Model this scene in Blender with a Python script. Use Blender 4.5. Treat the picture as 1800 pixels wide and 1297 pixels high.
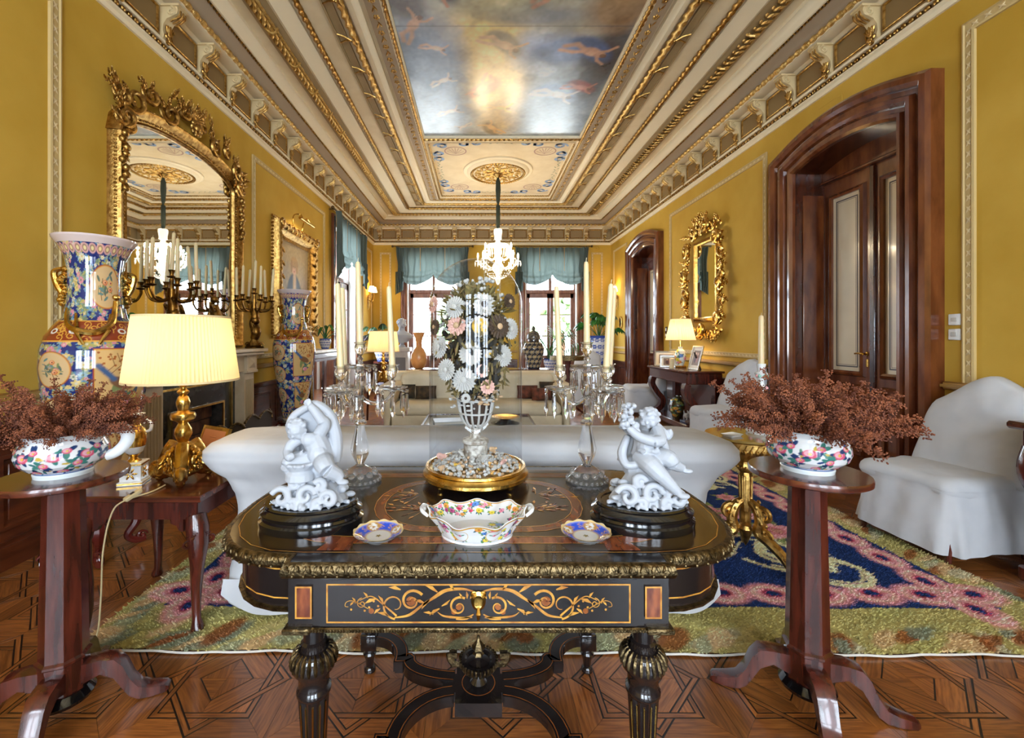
import bpy, bmesh, math, random
import numpy as np
from mathutils import Vector, Matrix
random.seed(7); rng = np.random.default_rng(7)
PI = math.pi; R = math.radians; C, Sn = math.cos, math.sin
sc = bpy.context.scene
for o in list(bpy.data.objects): bpy.data.objects.remove(o)
COL = sc.collection

# ---------------------------------------------------------------- camera, world, exposure
F, CX, CY, EYE = 760.0, 841.0, 594.0, 1.3          # focal length and principal point in photo pixels, eye height in metres
cam = bpy.data.objects.new('camera', bpy.data.cameras.new('camera')); COL.objects.link(cam)
cam.location = (0, 0, EYE); cam.rotation_euler = (R(90), 0, 0)
cam.data.sensor_width = 36; cam.data.lens = 36 * F / 1800
cam.data.shift_x = (900 - CX) / 1800; cam.data.shift_y = (CY - 648.5) / 1800
cam.data.clip_start = .05
sc.camera = cam
vs = sc.view_settings; vs.view_transform = 'Standard'; vs.look = 'None'; vs.gamma = 1; vs.use_curve_mapping = False
vs.exposure = 0.55
SKY = 19.0
w = bpy.data.worlds.new('sky'); sc.world = w; w.use_nodes = True
w.node_tree.nodes['Background'].inputs[0].default_value = (.75, .87, 1, 1)
w.node_tree.nodes['Background'].inputs[1].default_value = SKY
def P(px, py, Y): return ((px - CX) * Y / F, Y, EYE - (py - CY) * Y / F)   # photo pixel at distance Y -> point

# ---------------------------------------------------------------- materials
def lin(c):
    c = c / 255.0
    return c / 12.92 if c <= .04045 else ((c + .055) / 1.055) ** 2.4
def S(r, g, b): return (lin(r), lin(g), lin(b))
MATS = {}
def M(name, col, rough=.5, metal=0., col2=None, vs=8., st=(1, 1, 1), bump=0., bs=60., coat=0., spec=.5, trans=0., ior=1.5,
      emit=None, es=0., attr=None, sub=0., detail=3., thr=(.35, .65), sheen=0., uv=False, rnd=0.):
    if name in MATS: return MATS[name]
    m = bpy.data.materials.new(name); m.use_nodes = True
    nt = m.node_tree; b = nt.nodes['Principled BSDF']; I = b.inputs
    I['Base Color'].default_value = (*col, 1); I['Roughness'].default_value = rough; I['Metallic'].default_value = metal
    I['Specular IOR Level'].default_value = spec; I['IOR'].default_value = ior
    I['Coat Weight'].default_value = coat; I['Coat Roughness'].default_value = .08
    I['Transmission Weight'].default_value = trans; I['Sheen Weight'].default_value = sheen
    if sub: I['Subsurface Weight'].default_value = sub; I['Subsurface Scale'].default_value = .02
    if emit: I['Emission Color'].default_value = (*emit, 1); I['Emission Strength'].default_value = es
    L = nt.links.new
    co = None
    if col2 or bump:
        tc = nt.nodes.new('ShaderNodeTexCoord'); mp = nt.nodes.new('ShaderNodeMapping'); mp.inputs['Scale'].default_value = st
        L(tc.outputs['UV' if uv else 'Object'], mp.inputs[0]); co = mp.outputs[0]
        if uv:
            oi = nt.nodes.new('ShaderNodeObjectInfo'); vm = nt.nodes.new('ShaderNodeVectorMath'); vm.operation = 'SCALE'
            cv = nt.nodes.new('ShaderNodeCombineXYZ')
            for k in range(3): L(oi.outputs['Random'], cv.inputs[k])
            L(cv.outputs[0], vm.inputs[0]); vm.inputs['Scale'].default_value = 37.
            va = nt.nodes.new('ShaderNodeVectorMath'); L(co, va.inputs[0]); L(vm.outputs[0], va.inputs[1]); co = va.outputs[0]
    src = None
    if attr:
        at = nt.nodes.new('ShaderNodeAttribute'); at.attribute_name = attr; src = at.outputs['Color']
    if col2:
        nz = nt.nodes.new('ShaderNodeTexNoise'); nz.inputs['Scale'].default_value = vs; nz.inputs['Detail'].default_value = detail
        L(co, nz.inputs['Vector'])
        mr = nt.nodes.new('ShaderNodeMapRange'); mr.inputs[1].default_value, mr.inputs[2].default_value = thr
        L(nz.outputs['Fac'], mr.inputs[0])
        mx = nt.nodes.new('ShaderNodeMix'); mx.data_type = 'RGBA'
        L(mr.outputs[0], mx.inputs[0]); mx.inputs[6].default_value = (*col, 1); mx.inputs[7].default_value = (*col2, 1)
        if src:
            mx.blend_type = 'MULTIPLY'; mx.inputs[7].default_value = (*col2, 1); L(src, mx.inputs[6])
        src = mx.outputs[2]
    if rnd:
        at = nt.nodes.new('ShaderNodeAttribute'); at.attribute_name = 'rnd'
        oi = nt.nodes.new('ShaderNodeObjectInfo'); ad = nt.nodes.new('ShaderNodeMath'); ad.operation = 'ADD'
        L(at.outputs['Fac'], ad.inputs[0]); L(oi.outputs['Random'], ad.inputs[1])
        fr = nt.nodes.new('ShaderNodeMath'); fr.operation = 'FRACT'; L(ad.outputs[0], fr.inputs[0])
        m2 = nt.nodes.new('ShaderNodeMapRange'); L(fr.outputs[0], m2.inputs[0]); m2.inputs[3].default_value = 1 - rnd; m2.inputs[4].default_value = 1 + rnd
        hs = nt.nodes.new('ShaderNodeHueSaturation'); L(m2.outputs[0], hs.inputs['Value']); L(src, hs.inputs['Color']); src = hs.outputs[0]
    if src: L(src, I['Base Color'])
    if bump:
        nz = nt.nodes.new('ShaderNodeTexNoise'); nz.inputs['Scale'].default_value = bs; nz.inputs['Detail'].default_value = 2; L(co, nz.inputs['Vector'])
        bp = nt.nodes.new('ShaderNodeBump'); bp.inputs['Strength'].default_value = bump; bp.inputs['Distance'].default_value = .01 if bump < .5 else .03
        L(nz.outputs['Fac'], bp.inputs['Height']); L(bp.outputs[0], I['Normal'])
    MATS[name] = m
    return m
def thin_glass(name, tint=(1, 1, 1), ior=1.45):
    m = bpy.data.materials.new(name); m.use_nodes = True; nt = m.node_tree; nt.nodes.clear(); L = nt.links.new
    out = nt.nodes.new('ShaderNodeOutputMaterial'); t = nt.nodes.new('ShaderNodeBsdfTransparent'); t.inputs[0].default_value = (*tint, 1)
    g = nt.nodes.new('ShaderNodeBsdfGlossy'); g.inputs['Roughness'].default_value = .01
    fr = nt.nodes.new('ShaderNodeFresnel'); ge = nt.nodes.new('ShaderNodeNewGeometry')     # a thin sheet reflects alike from both faces
    mr = nt.nodes.new('ShaderNodeMapRange'); L(ge.outputs['Backfacing'], mr.inputs[0]); mr.inputs[3].default_value = ior; mr.inputs[4].default_value = 1 / ior; L(mr.outputs[0], fr.inputs['IOR'])
    mx = nt.nodes.new('ShaderNodeMixShader'); L(fr.outputs[0], mx.inputs[0]); L(t.outputs[0], mx.inputs[1]); L(g.outputs[0], mx.inputs[2]); L(mx.outputs[0], out.inputs[0])
    MATS[name] = m; return m
def translucent(name, col, emit, es, fac=.6):
    m = bpy.data.materials.new(name); m.use_nodes = True; nt = m.node_tree; nt.nodes.clear(); L = nt.links.new
    out = nt.nodes.new('ShaderNodeOutputMaterial'); d = nt.nodes.new('ShaderNodeBsdfDiffuse'); d.inputs[0].default_value = (*col, 1)
    t = nt.nodes.new('ShaderNodeBsdfTranslucent'); t.inputs[0].default_value = (*col, 1)
    mx = nt.nodes.new('ShaderNodeMixShader'); mx.inputs[0].default_value = fac; L(d.outputs[0], mx.inputs[1]); L(t.outputs[0], mx.inputs[2])
    if es:
        e = nt.nodes.new('ShaderNodeEmission'); e.inputs[0].default_value = (*emit, 1); e.inputs[1].default_value = es
        a = nt.nodes.new('ShaderNodeAddShader'); L(mx.outputs[0], a.inputs[0]); L(e.outputs[0], a.inputs[1]); L(a.outputs[0], out.inputs[0])
    else: L(mx.outputs[0], out.inputs[0])
    MATS[name] = m; return m

WALL = M('mustard_wall', S(200, 162, 68), .75, col2=S(186, 147, 52), vs=1.6, detail=5, bump=.05, bs=40, spec=.2)
CREAM = M('cream_plaster', S(224, 206, 170), .65, col2=S(216, 196, 158), vs=5, spec=.25)
CREAM2 = M('pale_plaster', S(230, 214, 180), .6, spec=.25)
TAUPE = M('taupe_plaster', S(160, 136, 96), .65, spec=.25)
MAUVE = M('mauve_plaster', S(164, 144, 118), .65, spec=.25)
GOLD = M('gold_leaf', S(202, 164, 94), .34, 1, col2=S(142, 104, 50), vs=30, bump=.25, bs=120)
GILT = M('bright_gilt', S(222, 184, 102), .26, 1, col2=S(182, 138, 62), vs=25, bump=.1, bs=90)
PGOLD = M('pale_gold', S(222, 190, 120), .4, .75, col2=S(190, 146, 72), vs=40, bump=.2, bs=150)
BRONZE = M('dark_bronze', S(140, 100, 44), .34, 1, col2=S(78, 52, 22), vs=22)
OLDBR = M('tarnished_brass', S(132, 112, 78), .42, 1, col2=S(66, 54, 36), vs=60, bump=.3, bs=160)
MAHOG = M('mahogany', S(88, 36, 24), .24, col2=S(50, 20, 14), vs=6, st=(6, 6, .7), coat=.5, bump=.03, bs=40)
MAHOGX = M('mahogany_along', S(96, 44, 26), .24, col2=S(60, 25, 14), vs=6, st=(.7, 6, 6), coat=.5)
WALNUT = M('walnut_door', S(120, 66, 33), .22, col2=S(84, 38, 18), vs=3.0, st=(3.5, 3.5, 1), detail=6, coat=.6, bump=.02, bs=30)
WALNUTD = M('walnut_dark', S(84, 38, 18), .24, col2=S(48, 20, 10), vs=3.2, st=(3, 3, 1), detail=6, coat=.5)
WAINS = M('wainscot_wood', S(92, 42, 20), .3, col2=S(54, 22, 10), vs=4, st=(1, 1, 6), detail=5, coat=.3)
EBONY = M('ebonised_wood', S(22, 18, 18), .16, coat=.6, col2=S(36, 28, 26), vs=5)
INLAY = M('dark_inlay', S(26, 16, 12), .3)
TULIP = M('tulipwood', S(142, 76, 42), .18, col2=S(92, 40, 24), vs=18, st=(3, 1, 1), coat=.6)
BOX = M('boxwood_inlay', S(206, 150, 62), .25, col2=S(160, 100, 40), vs=30, coat=.4)
BOXD = M('amber_inlay', S(150, 84, 34), .25, col2=S(110, 58, 24), vs=30, coat=.4)
COVER = M('white_slipcover', S(190, 190, 191), .85, col2=S(178, 178, 180), vs=4, bump=.6, bs=5, spec=.2, sheen=.1)
CREAMC = M('cream_slipcover', S(220, 206, 178), .85, col2=S(206, 190, 158), vs=4, bump=.14, bs=14, spec=.2)
PORC = M('white_porcelain', S(216, 217, 216), .1, coat=.4)
BISC = M('white_biscuit', S(170, 173, 179), .48, spec=.3)
WAX = M('candle_wax', S(208, 188, 144), .4, sub=.3)
WICK = M('wick', S(210, 196, 160), .8)
BLACKL = M('black_lacquer', S(14, 13, 14), .12, coat=.7)
CRYS = M('cut_crystal', (1, 1, 1), .02, trans=1, ior=1.45)
_nt = CRYS.node_tree; _mx = _nt.nodes.new('ShaderNodeMixShader'); _mx.inputs[0].default_value = .15; _tr = _nt.nodes.new('ShaderNodeBsdfTransparent')
_nt.links.new(_nt.nodes['Principled BSDF'].outputs[0], _mx.inputs[1]); _nt.links.new(_tr.outputs[0], _mx.inputs[2]); _nt.links.new(_mx.outputs[0], _nt.nodes['Material Output'].inputs[0])
FOOTC = M('brightened_crystal', (1, 1, 1), .03, trans=.9, ior=1.45)  # brighter copy of the crystal: white mixed in so the foot looks lit
TGLASS = thin_glass('dome_glass', (.93, .95, .97), 1.48)
WGLASS = thin_glass('window_glass')
MIRR = M('mirror_glass', (.86, .88, .86), .015, 1)
TEAL = M('teal_silk', S(70, 100, 108), .38, col2=S(44, 66, 74), vs=5, st=(4, 4, 1), sheen=.5, spec=.6)
TEALL = translucent('teal_silk_thin', S(94, 106, 102), (0, 0, 0), 0, .26)
MARB = M('beige_marble', S(196, 178, 148), .35, col2=S(178, 156, 124), vs=6, detail=6)
WMARB = M('white_marble', S(226, 224, 220), .3, col2=S(196, 194, 192), vs=5, detail=6)
BLACKM = M('black_marble', S(30, 28, 28), .2, col2=S(58, 54, 50), vs=12)
SOOT = M('soot', S(46, 32, 26), .9)
WHITEP = M('white_plastic', S(236, 236, 232), .35)
SHADE = translucent('pleated_shade', S(230, 212, 174), S(255, 214, 140), .06, .5)
BULB = M('lit_bulb', (1, .85, .6), .4, emit=(1, .78, .46), es=40)
PAINTC = M('painted_surface', (1, 1, 1), .5, attr='Col')
PORCC = M('painted_porcelain', (1, 1, 1), .1, attr='Col', coat=.5)
FRESCO = M('oil_painting', (1, 1, 1), .26, attr='Col', bump=.06, bs=25, spec=1.)
CANVAS = M('portrait_canvas', (1, 1, 1), .5, attr='Col')
RUGM = M('wool_pile', (1, 1, 1), .95, attr='Col', col2=(.72, .72, .72), vs=70, spec=.1)
OAK = M('oak_parquet', S(150, 90, 40), .28, col2=S(106, 58, 24), vs=5, st=(2, 26, 1), detail=6, uv=True, rnd=.3, coat=.35)
LEAFG = M('green_leaf', S(52, 120, 44), .4, col2=S(28, 76, 30), vs=6)
DRIED = M('dried_floret', S(148, 84, 50), .8, col2=S(94, 46, 30), vs=25, thr=(.4, .6))
STEM = M('dried_stem', S(104, 62, 36), .8)

# ---------------------------------------------------------------- objects
def link(o, parent=None):
    COL.objects.link(o)
    if parent is not None: o.parent = parent
    return o
def tag(o, label, cat, group=None):
    o['label'] = label; o['category'] = cat
    if group: o['group'] = group
    return o
def thing(name, label, cat, loc=(0, 0, 0), rz=0., group=None):
    o = bpy.data.objects.new(name, None); o.empty_display_size = .05
    o.location = loc; o.rotation_euler = (0, 0, rz); link(o)
    return tag(o, label, cat, group)
def struct(o): o['kind'] = 'structure'; return o
def stuff(o): o['kind'] = 'stuff'; return o
def copy_tree(o, parent=None, **kw):
    c = o.copy(); link(c, parent)
    for k, v in kw.items(): c[k] = v
    for ch in o.children: copy_tree(ch, c)
    return c
def dup(o, parent=None, loc=None, rot=None, scale=None):
    c = o.copy(); link(c, parent)
    if loc is not None: c.location = loc
    if rot is not None: c.rotation_euler = rot
    if scale is not None: c.scale = scale if hasattr(scale, '__len__') else (scale,) * 3
    return c
def rot(rx=0, ry=0, rz=0, t=(0, 0, 0), s=1.):
    m = Matrix.Translation(t) @ Matrix.Rotation(rz, 4, 'Z') @ Matrix.Rotation(ry, 4, 'Y') @ Matrix.Rotation(rx, 4, 'X')
    if hasattr(s, '__len__'): return m @ Matrix.Diagonal((*s, 1))
    return m @ Matrix.Scale(s, 4)
class MB:
    """collects shapes into one mesh"""
    def __init__(s): s.v = []; s.f = []
    def add(s, vs, fs, M=None):
        o = len(s.v)
        s.v.extend([tuple(M @ Vector(p)) for p in vs] if M is not None else [tuple(p) for p in vs])
        s.f.extend([tuple(i + o for i in f) for f in fs]); return s
    def join(s, other, M=None): return s.add(other.v, other.f, M)
    def box(s, x0, x1, y0, y1, z0, z1, M=None, b=0.):
        if b:
            x0, x1 = min(x0, x1), max(x0, x1)
            b = min(b, abs(x1 - x0) / 2.01, abs(y1 - y0) / 2.01, abs(z1 - z0) / 2.01)
            poly = [(x0 + b, y0), (x1 - b, y0), (x1, y0 + b), (x1, y1 - b), (x1 - b, y1), (x0 + b, y1), (x0, y1 - b), (x0, y0 + b)]
            inn = [(x0 + b, y0 + b), (x1 - b, y0 + b), (x1 - b, y0 + b), (x1 - b, y1 - b), (x1 - b, y1 - b), (x0 + b, y1 - b), (x0 + b, y1 - b), (x0 + b, y0 + b)]
            return s.loft([[(*p, z0) for p in inn], [(*p, z0 + b) for p in poly], [(*p, z1 - b) for p in poly], [(*p, z1) for p in inn]], True, True, M)
        vs = [(x, y, z) for z in (z0, z1) for y in (y0, y1) for x in (x0, x1)]
        return s.add(vs, [(0, 2, 3, 1), (4, 5, 7, 6), (0, 1, 5, 4), (2, 6, 7, 3), (0, 4, 6, 2), (1, 3, 7, 5)], M)
    def loft(s, rings, closed=True, cap=True, M=None):
        n = len(rings[0]); vs = [p for r in rings for p in r]; fs = []
        for i in range(len(rings) - 1):
            for j in range(n if closed else n - 1):
                k = (j + 1) % n
                fs.append((i * n + j, i * n + k, (i + 1) * n + k, (i + 1) * n + j))
        if cap and closed:
            fs.append(tuple(range(n - 1, -1, -1))); fs.append(tuple(range((len(rings) - 1) * n, len(rings) * n)))
        return s.add(vs, fs, M)
    def lathe(s, prof, n=24, c=(0, 0, 0), sx=1., sy=1., M=None, a0=0., lobes=0, lam=0., cap=True):
        rings = []
        for r, z in prof:
            ring = []
            for j in range(n):
                a = a0 + 2 * PI * j / n; q = r * (1 + lam * C(lobes * a)) if lobes else r
                ring.append((c[0] + q * C(a) * sx, c[1] + q * Sn(a) * sy, c[2] + z))
            rings.append(ring)
        return s.loft(rings, True, cap, M)
    def tube(s, pts, r, n=8, cap=True, M=None, flat=1.):
        pts = [Vector(p) for p in pts]; m = len(pts)
        rs = list(r) if hasattr(r, '__len__') else [r] * m
        if len(rs) != m: rs = list(np.interp(np.linspace(0, 1, m), np.linspace(0, 1, len(rs)), rs))
        t0 = (pts[1] - pts[0]).normalized()
        up = Vector((0, 0, 1)) if abs(t0.z) < .9 else Vector((1, 0, 0))
        nrm = (up - t0 * up.dot(t0)).normalized(); rings = []
        for i in range(m):
            a = pts[max(i - 1, 0)]; b = pts[min(i + 1, m - 1)]; t = b - a
            t = t.normalized() if t.length > 1e-9 else t0
            nrm = nrm - t * nrm.dot(t)
            nrm = nrm.normalized() if nrm.length > 1e-6 else t.orthogonal().normalized()
            bi = t.cross(nrm)
            rings.append([tuple(pts[i] + (nrm * C(2 * PI * j / n) * flat + bi * Sn(2 * PI * j / n)) * rs[i]) for j in range(n)])
        return s.loft(rings, True, cap, M)
    def ell(s, c, r, n=10, m=6, M=None):
        if not hasattr(r, '__len__'): r = (r, r, r)
        pr = [(max(Sn(PI * i / m), .02), -C(PI * i / m)) for i in range(m + 1)]
        T = Matrix.Translation(c) @ Matrix.Diagonal((*r, 1))
        return s.lathe(pr, n, M=(M @ T) if M is not None else T)
    def prism(s, poly, z0, z1, M=None):
        n = len(poly); vs = [(*p, z0) for p in poly] + [(*p, z1) for p in poly]
        fs = [tuple(range(n - 1, -1, -1)), tuple(range(n, 2 * n))] + [(j, (j + 1) % n, n + (j + 1) % n, n + j) for j in range(n)]
        return s.add(vs, fs, M)
    def sweep(s, prof, path, closed=True, M=None, pc=True):
        """prof: (outward-left offset, up) swept along a horizontal path with mitred joins"""
        n = len(path); rings = []
        for i in range(n):
            p = Vector(path[i][:2]); z = path[i][2] if len(path[i]) > 2 else 0
            a = Vector(path[(i - 1) % n][:2]); b = Vector(path[(i + 1) % n][:2])
            d1 = (p - a).normalized() if closed or i > 0 else (b - p).normalized()
            d2 = (b - p).normalized() if closed or i < n - 1 else d1
            n1 = Vector((-d1.y, d1.x)); n2 = Vector((-d2.y, d2.x)); mm = n1 + n2
            mm = mm / max(mm.length_squared / 2, .2) if mm.length > 1e-6 else n1
            rings.append([(p.x + mm.x * u, p.y + mm.y * u, z + v) for u, v in prof])
        if closed: rings.append(rings[0])
        return s.loft(rings, pc, (not closed) and pc, M)
    def ribbon(s, pts, w, z=0., M=None):
        """flat tapered stroke in the XY plane"""
        m = len(pts); ws = list(np.interp(np.linspace(0, 1, m), np.linspace(0, 1, len(w)), w)) if hasattr(w, '__len__') else [w] * m
        vs = []
        for i in range(m):
            a = pts[max(i - 1, 0)]; b = pts[min(i + 1, m - 1)]; dx, dy = b[0] - a[0], b[1] - a[1]; l = math.hypot(dx, dy) or 1
            vs += [(pts[i][0] - dy / l * ws[i] / 2, pts[i][1] + dx / l * ws[i] / 2, z), (pts[i][0] + dy / l * ws[i] / 2, pts[i][1] - dx / l * ws[i] / 2, z)]
        return s.add(vs, [(2 * i, 2 * i + 1, 2 * i + 3, 2 * i + 2) for i in range(m - 1)], M)
    def mesh(s, name, mat, smooth=True, ang=40):
        me = bpy.data.meshes.new(name); me.from_pydata(s.v, [], s.f)
        bm = bmesh.new(); bm.from_mesh(me); bmesh.ops.recalc_face_normals(bm, faces=bm.faces); bm.to_mesh(me); bm.free()
        if mat: me.materials.append(mat)
        if smooth:
            me.polygons.foreach_set('use_smooth', [True] * len(me.polygons))
            me.set_sharp_from_angle(angle=R(ang))
        return me
    def obj(s, name, mat, parent=None, smooth=True, loc=None, rot=None, ang=40):
        o = bpy.data.objects.new(name, s.mesh(name, mat, smooth, ang)); link(o, parent)
        if loc is not None: o.location = loc
        if rot is not None: o.rotation_euler = rot
        return o
def remesh(mb, name, mat, parent, voxel=.004, it=4, fac=.5):
    """fuse overlapping shapes into one continuous surface"""
    me = mb.mesh(name, None, False); o = bpy.data.objects.new(name, me); COL.objects.link(o)
    m = o.modifiers.new('r', 'REMESH'); m.mode = 'VOXEL'; m.voxel_size = voxel
    if it: sm = o.modifiers.new('s', 'SMOOTH'); sm.iterations = it; sm.factor = fac
    dg = bpy.context.evaluated_depsgraph_get(); dg.update()
    me2 = bpy.data.meshes.new_from_object(o.evaluated_get(dg)); bpy.data.objects.remove(o)
    me2.name = name; me2.materials.clear(); me2.materials.append(mat)
    me2.polygons.foreach_set('use_smooth', [True] * len(me2.polygons))
    o2 = bpy.data.objects.new(name, me2); return link(o2, parent)
def arc(cx, cy, r, a0, a1, n=12, ry=None):
    ry = r if ry is None else ry
    return [(cx + r * C(a0 + (a1 - a0) * i / n), cy + ry * Sn(a0 + (a1 - a0) * i / n)) for i in range(n + 1)]
def spiral(cx, cy, r0, r1, a0, turns, n=24):
    return [(cx + (r0 + (r1 - r0) * (i / n) ** .8) * C(a0 + turns * 2 * PI * i / n), cy + (r0 + (r1 - r0) * (i / n) ** .8) * Sn(a0 + turns * 2 * PI * i / n)) for i in range(n + 1)]
def cr(pts, n=8):
    """smooth curve through points"""
    P_ = [Vector(p) for p in pts]; out = []
    for i in range(len(P_) - 1):
        p0, p1, p2, p3 = P_[max(i - 1, 0)], P_[i], P_[i + 1], P_[min(i + 2, len(P_) - 1)]
        for k in range(n):
            t = k / n
            out.append(.5 * ((2 * p1) + (p2 - p0) * t + (2 * p0 - 5 * p1 + 4 * p2 - p3) * t * t + (3 * p1 - p0 - 3 * p2 + p3) * t ** 3))
    out.append(P_[-1]); return [tuple(p) for p in out]

# ---------------------------------------------------------------- painted surfaces: a small canvas whose colours go onto mesh vertices
class Canvas:
    def __init__(s, w, h, res, col):
        s.nx = max(int(w / res) + 1, 2); s.ny = max(int(h / res) + 1, 2); s.w, s.h = w, h
        s.x = np.linspace(0, w, s.nx); s.y = np.linspace(0, h, s.ny)
        s.a = np.empty((s.ny, s.nx, 3)); s.a[:] = col
    def win(s, x0, x1, y0, y1):
        i0 = max(np.searchsorted(s.x, x0), 0); i1 = np.searchsorted(s.x, x1, 'right'); j0 = np.searchsorted(s.y, y0); j1 = np.searchsorted(s.y, y1, 'right')
        return slice(j0, j1), slice(i0, i1)
    def mixin(s, sl, k, col):
        k = k[..., None]; s.a[sl] = s.a[sl] * (1 - k) + np.array(col) * k
    def ell(s, cx, cy, rx, ry, col, rot=0., al=1., soft=.12):
        r = max(rx, ry) * (1 + soft); sl = s.win(cx - r, cx + r, cy - r, cy + r)
        X, Y = np.meshgrid(s.x[sl[1]] - cx, s.y[sl[0]] - cy)
        if X.size == 0: return
        c, n = C(rot), Sn(rot); d = np.sqrt(((X * c + Y * n) / rx) ** 2 + ((-X * n + Y * c) / ry) ** 2)
        s.mixin(sl, np.clip((1 + soft - d) / (2 * soft), 0, 1) * al, col)
    def rect(s, x0, x1, y0, y1, col, al=1.):
        sl = s.win(x0, x1, y0, y1); s.mixin(sl, np.full(s.a[sl].shape[:2], al), col)
    def stroke(s, pts, w, col, al=1., soft=.5):
        for i in range(len(pts) - 1):
            t = i / max(len(pts) - 2, 1); ww = (w[0] * (1 - t) + w[1] * t) if hasattr(w, '__len__') else w
            a, b = pts[i], pts[i + 1]
            sl = s.win(min(a[0], b[0]) - ww, max(a[0], b[0]) + ww, min(a[1], b[1]) - ww, max(a[1], b[1]) + ww)
            X, Y = np.meshgrid(s.x[sl[1]], s.y[sl[0]])
            if X.size == 0: continue
            dx, dy = b[0] - a[0], b[1] - a[1]; L2 = dx * dx + dy * dy or 1e-9
            t_ = np.clip(((X - a[0]) * dx + (Y - a[1]) * dy) / L2, 0, 1)
            d = np.hypot(X - a[0] - t_ * dx, Y - a[1] - t_ * dy) / (ww / 2)
            s.mixin(sl, np.clip((1 + soft - d) / (2 * soft), 0, 1) * al, col)
    def flower(s, cx, cy, r, col, mid, n=8, rot=0., col2=None):
        for k in range(n):
            a = rot + 2 * PI * k / n
            s.ell(cx + r * .55 * C(a), cy + r * .55 * Sn(a), r * .48, r * min(.3, 1.9 / n + .06), col if k % 2 or col2 is None else col2, a)
        s.ell(cx, cy, r * .3, r * .3, mid)
    def rose(s, cx, cy, r, a, b, c):
        s.ell(cx, cy, r, r * .85, a); s.ell(cx - r * .12, cy + r * .1, r * .68, r * .56, b); s.ell(cx + .05 * r, cy, r * .34, r * .3, c)
    def leaf(s, cx, cy, l, wd, ang, col):
        s.ell(cx + l / 2 * C(ang), cy + l / 2 * Sn(ang), l / 2, wd / 2, col, ang)
    def noise(s, amp, sc_=3, seed=0):
        g = np.random.default_rng(seed); n = int(sc_)
        k = g.normal(0, 1, (max(s.ny // n, 2) + 2, max(s.nx // n, 2) + 2))
        J = np.linspace(0, k.shape[0] - 1.001, s.ny); I = np.linspace(0, k.shape[1] - 1.001, s.nx)
        j0, i0 = J.astype(int), I.astype(int); fj, fi = (J - j0)[:, None], (I - i0)[None]
        v = (k[j0][:, i0] * (1 - fi) + k[j0][:, i0 + 1] * fi) * (1 - fj) + (k[j0 + 1][:, i0] * (1 - fi) + k[j0 + 1][:, i0 + 1] * fi) * fj
        s.a *= np.clip(1 + amp * v, .2, 2)[..., None]; return v
    def at(s, x, y):
        i = np.clip(np.round(np.asarray(x) / s.w * (s.nx - 1)).astype(int), 0, s.nx - 1); j = np.clip(np.round(np.asarray(y) / s.h * (s.ny - 1)).astype(int), 0, s.ny - 1)
        return s.a[j, i]
def setcol(me, cols):
    at = me.color_attributes.new('Col', 'FLOAT_COLOR', 'POINT')
    c = np.ones((len(me.vertices), 4), np.float32); c[:, :3] = np.clip(cols, 0, .68); at.data.foreach_set('color', c.ravel())
def grid_obj(name, pos, cols, mat, parent=None, wrap=False, flip=False):
    """pos (ny,nx,3) array, cols the same shape"""
    ny, nx = pos.shape[:2]; me = bpy.data.meshes.new(name)
    idx = np.arange(ny * nx).reshape(ny, nx)
    if wrap: idx = np.concatenate([idx, idx[:, :1]], 1)
    q = np.stack([idx[:-1, :-1], idx[:-1, 1:], idx[1:, 1:], idx[1:, :-1]], -1).reshape(-1, 4)
    if flip: q = q[:, ::-1]
    me.vertices.add(ny * nx); me.vertices.foreach_set('co', pos.reshape(-1).astype(np.float32))
    me.loops.add(q.size); me.loops.foreach_set('vertex_index', q.reshape(-1).astype(np.int32))
    me.polygons.add(len(q)); me.polygons.foreach_set('loop_start', np.arange(0, q.size, 4, dtype=np.int32))
    me.update(); me.validate()
    me.polygons.foreach_set('use_smooth', [True] * len(me.polygons))
    if cols is not None: setcol(me, cols.reshape(-1, 3))
    me.materials.append(mat); o = bpy.data.objects.new(name, me); return link(o, parent)
def lathe_canvas(name, cv, prof, mat, parent, a0=0., amax=2 * PI, sx=1., sy=1., warp=None):
    """wrap a canvas (u = angle, v = along the profile) round a lathe profile [(r,z)...]"""
    pr = np.array(prof); L = np.concatenate([[0], np.cumsum(np.hypot(*np.diff(pr, axis=0).T))]); L /= L[-1]
    v = np.linspace(0, 1, cv.ny); r = np.interp(v, L, pr[:, 0]); z = np.interp(v, L, pr[:, 1])
    full = abs(amax - 2 * PI) < 1e-6; nx = cv.nx - 1 if full else cv.nx
    a = a0 + np.linspace(0, amax, cv.nx)[:nx]
    rr = r[:, None] * np.ones((1, nx)); zz = z[:, None] * np.ones((1, nx))
    if warp: rr, zz = warp(rr, zz, a[None] * np.ones((cv.ny, 1)))
    pos = np.stack([rr * np.cos(a)[None] * sx, rr * np.sin(a)[None] * sy, zz], -1)
    return grid_obj(name, pos, cv.a[:, :nx], mat, parent, wrap=full)
def hexc(*rgb): return np.array(S(*rgb))
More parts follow.
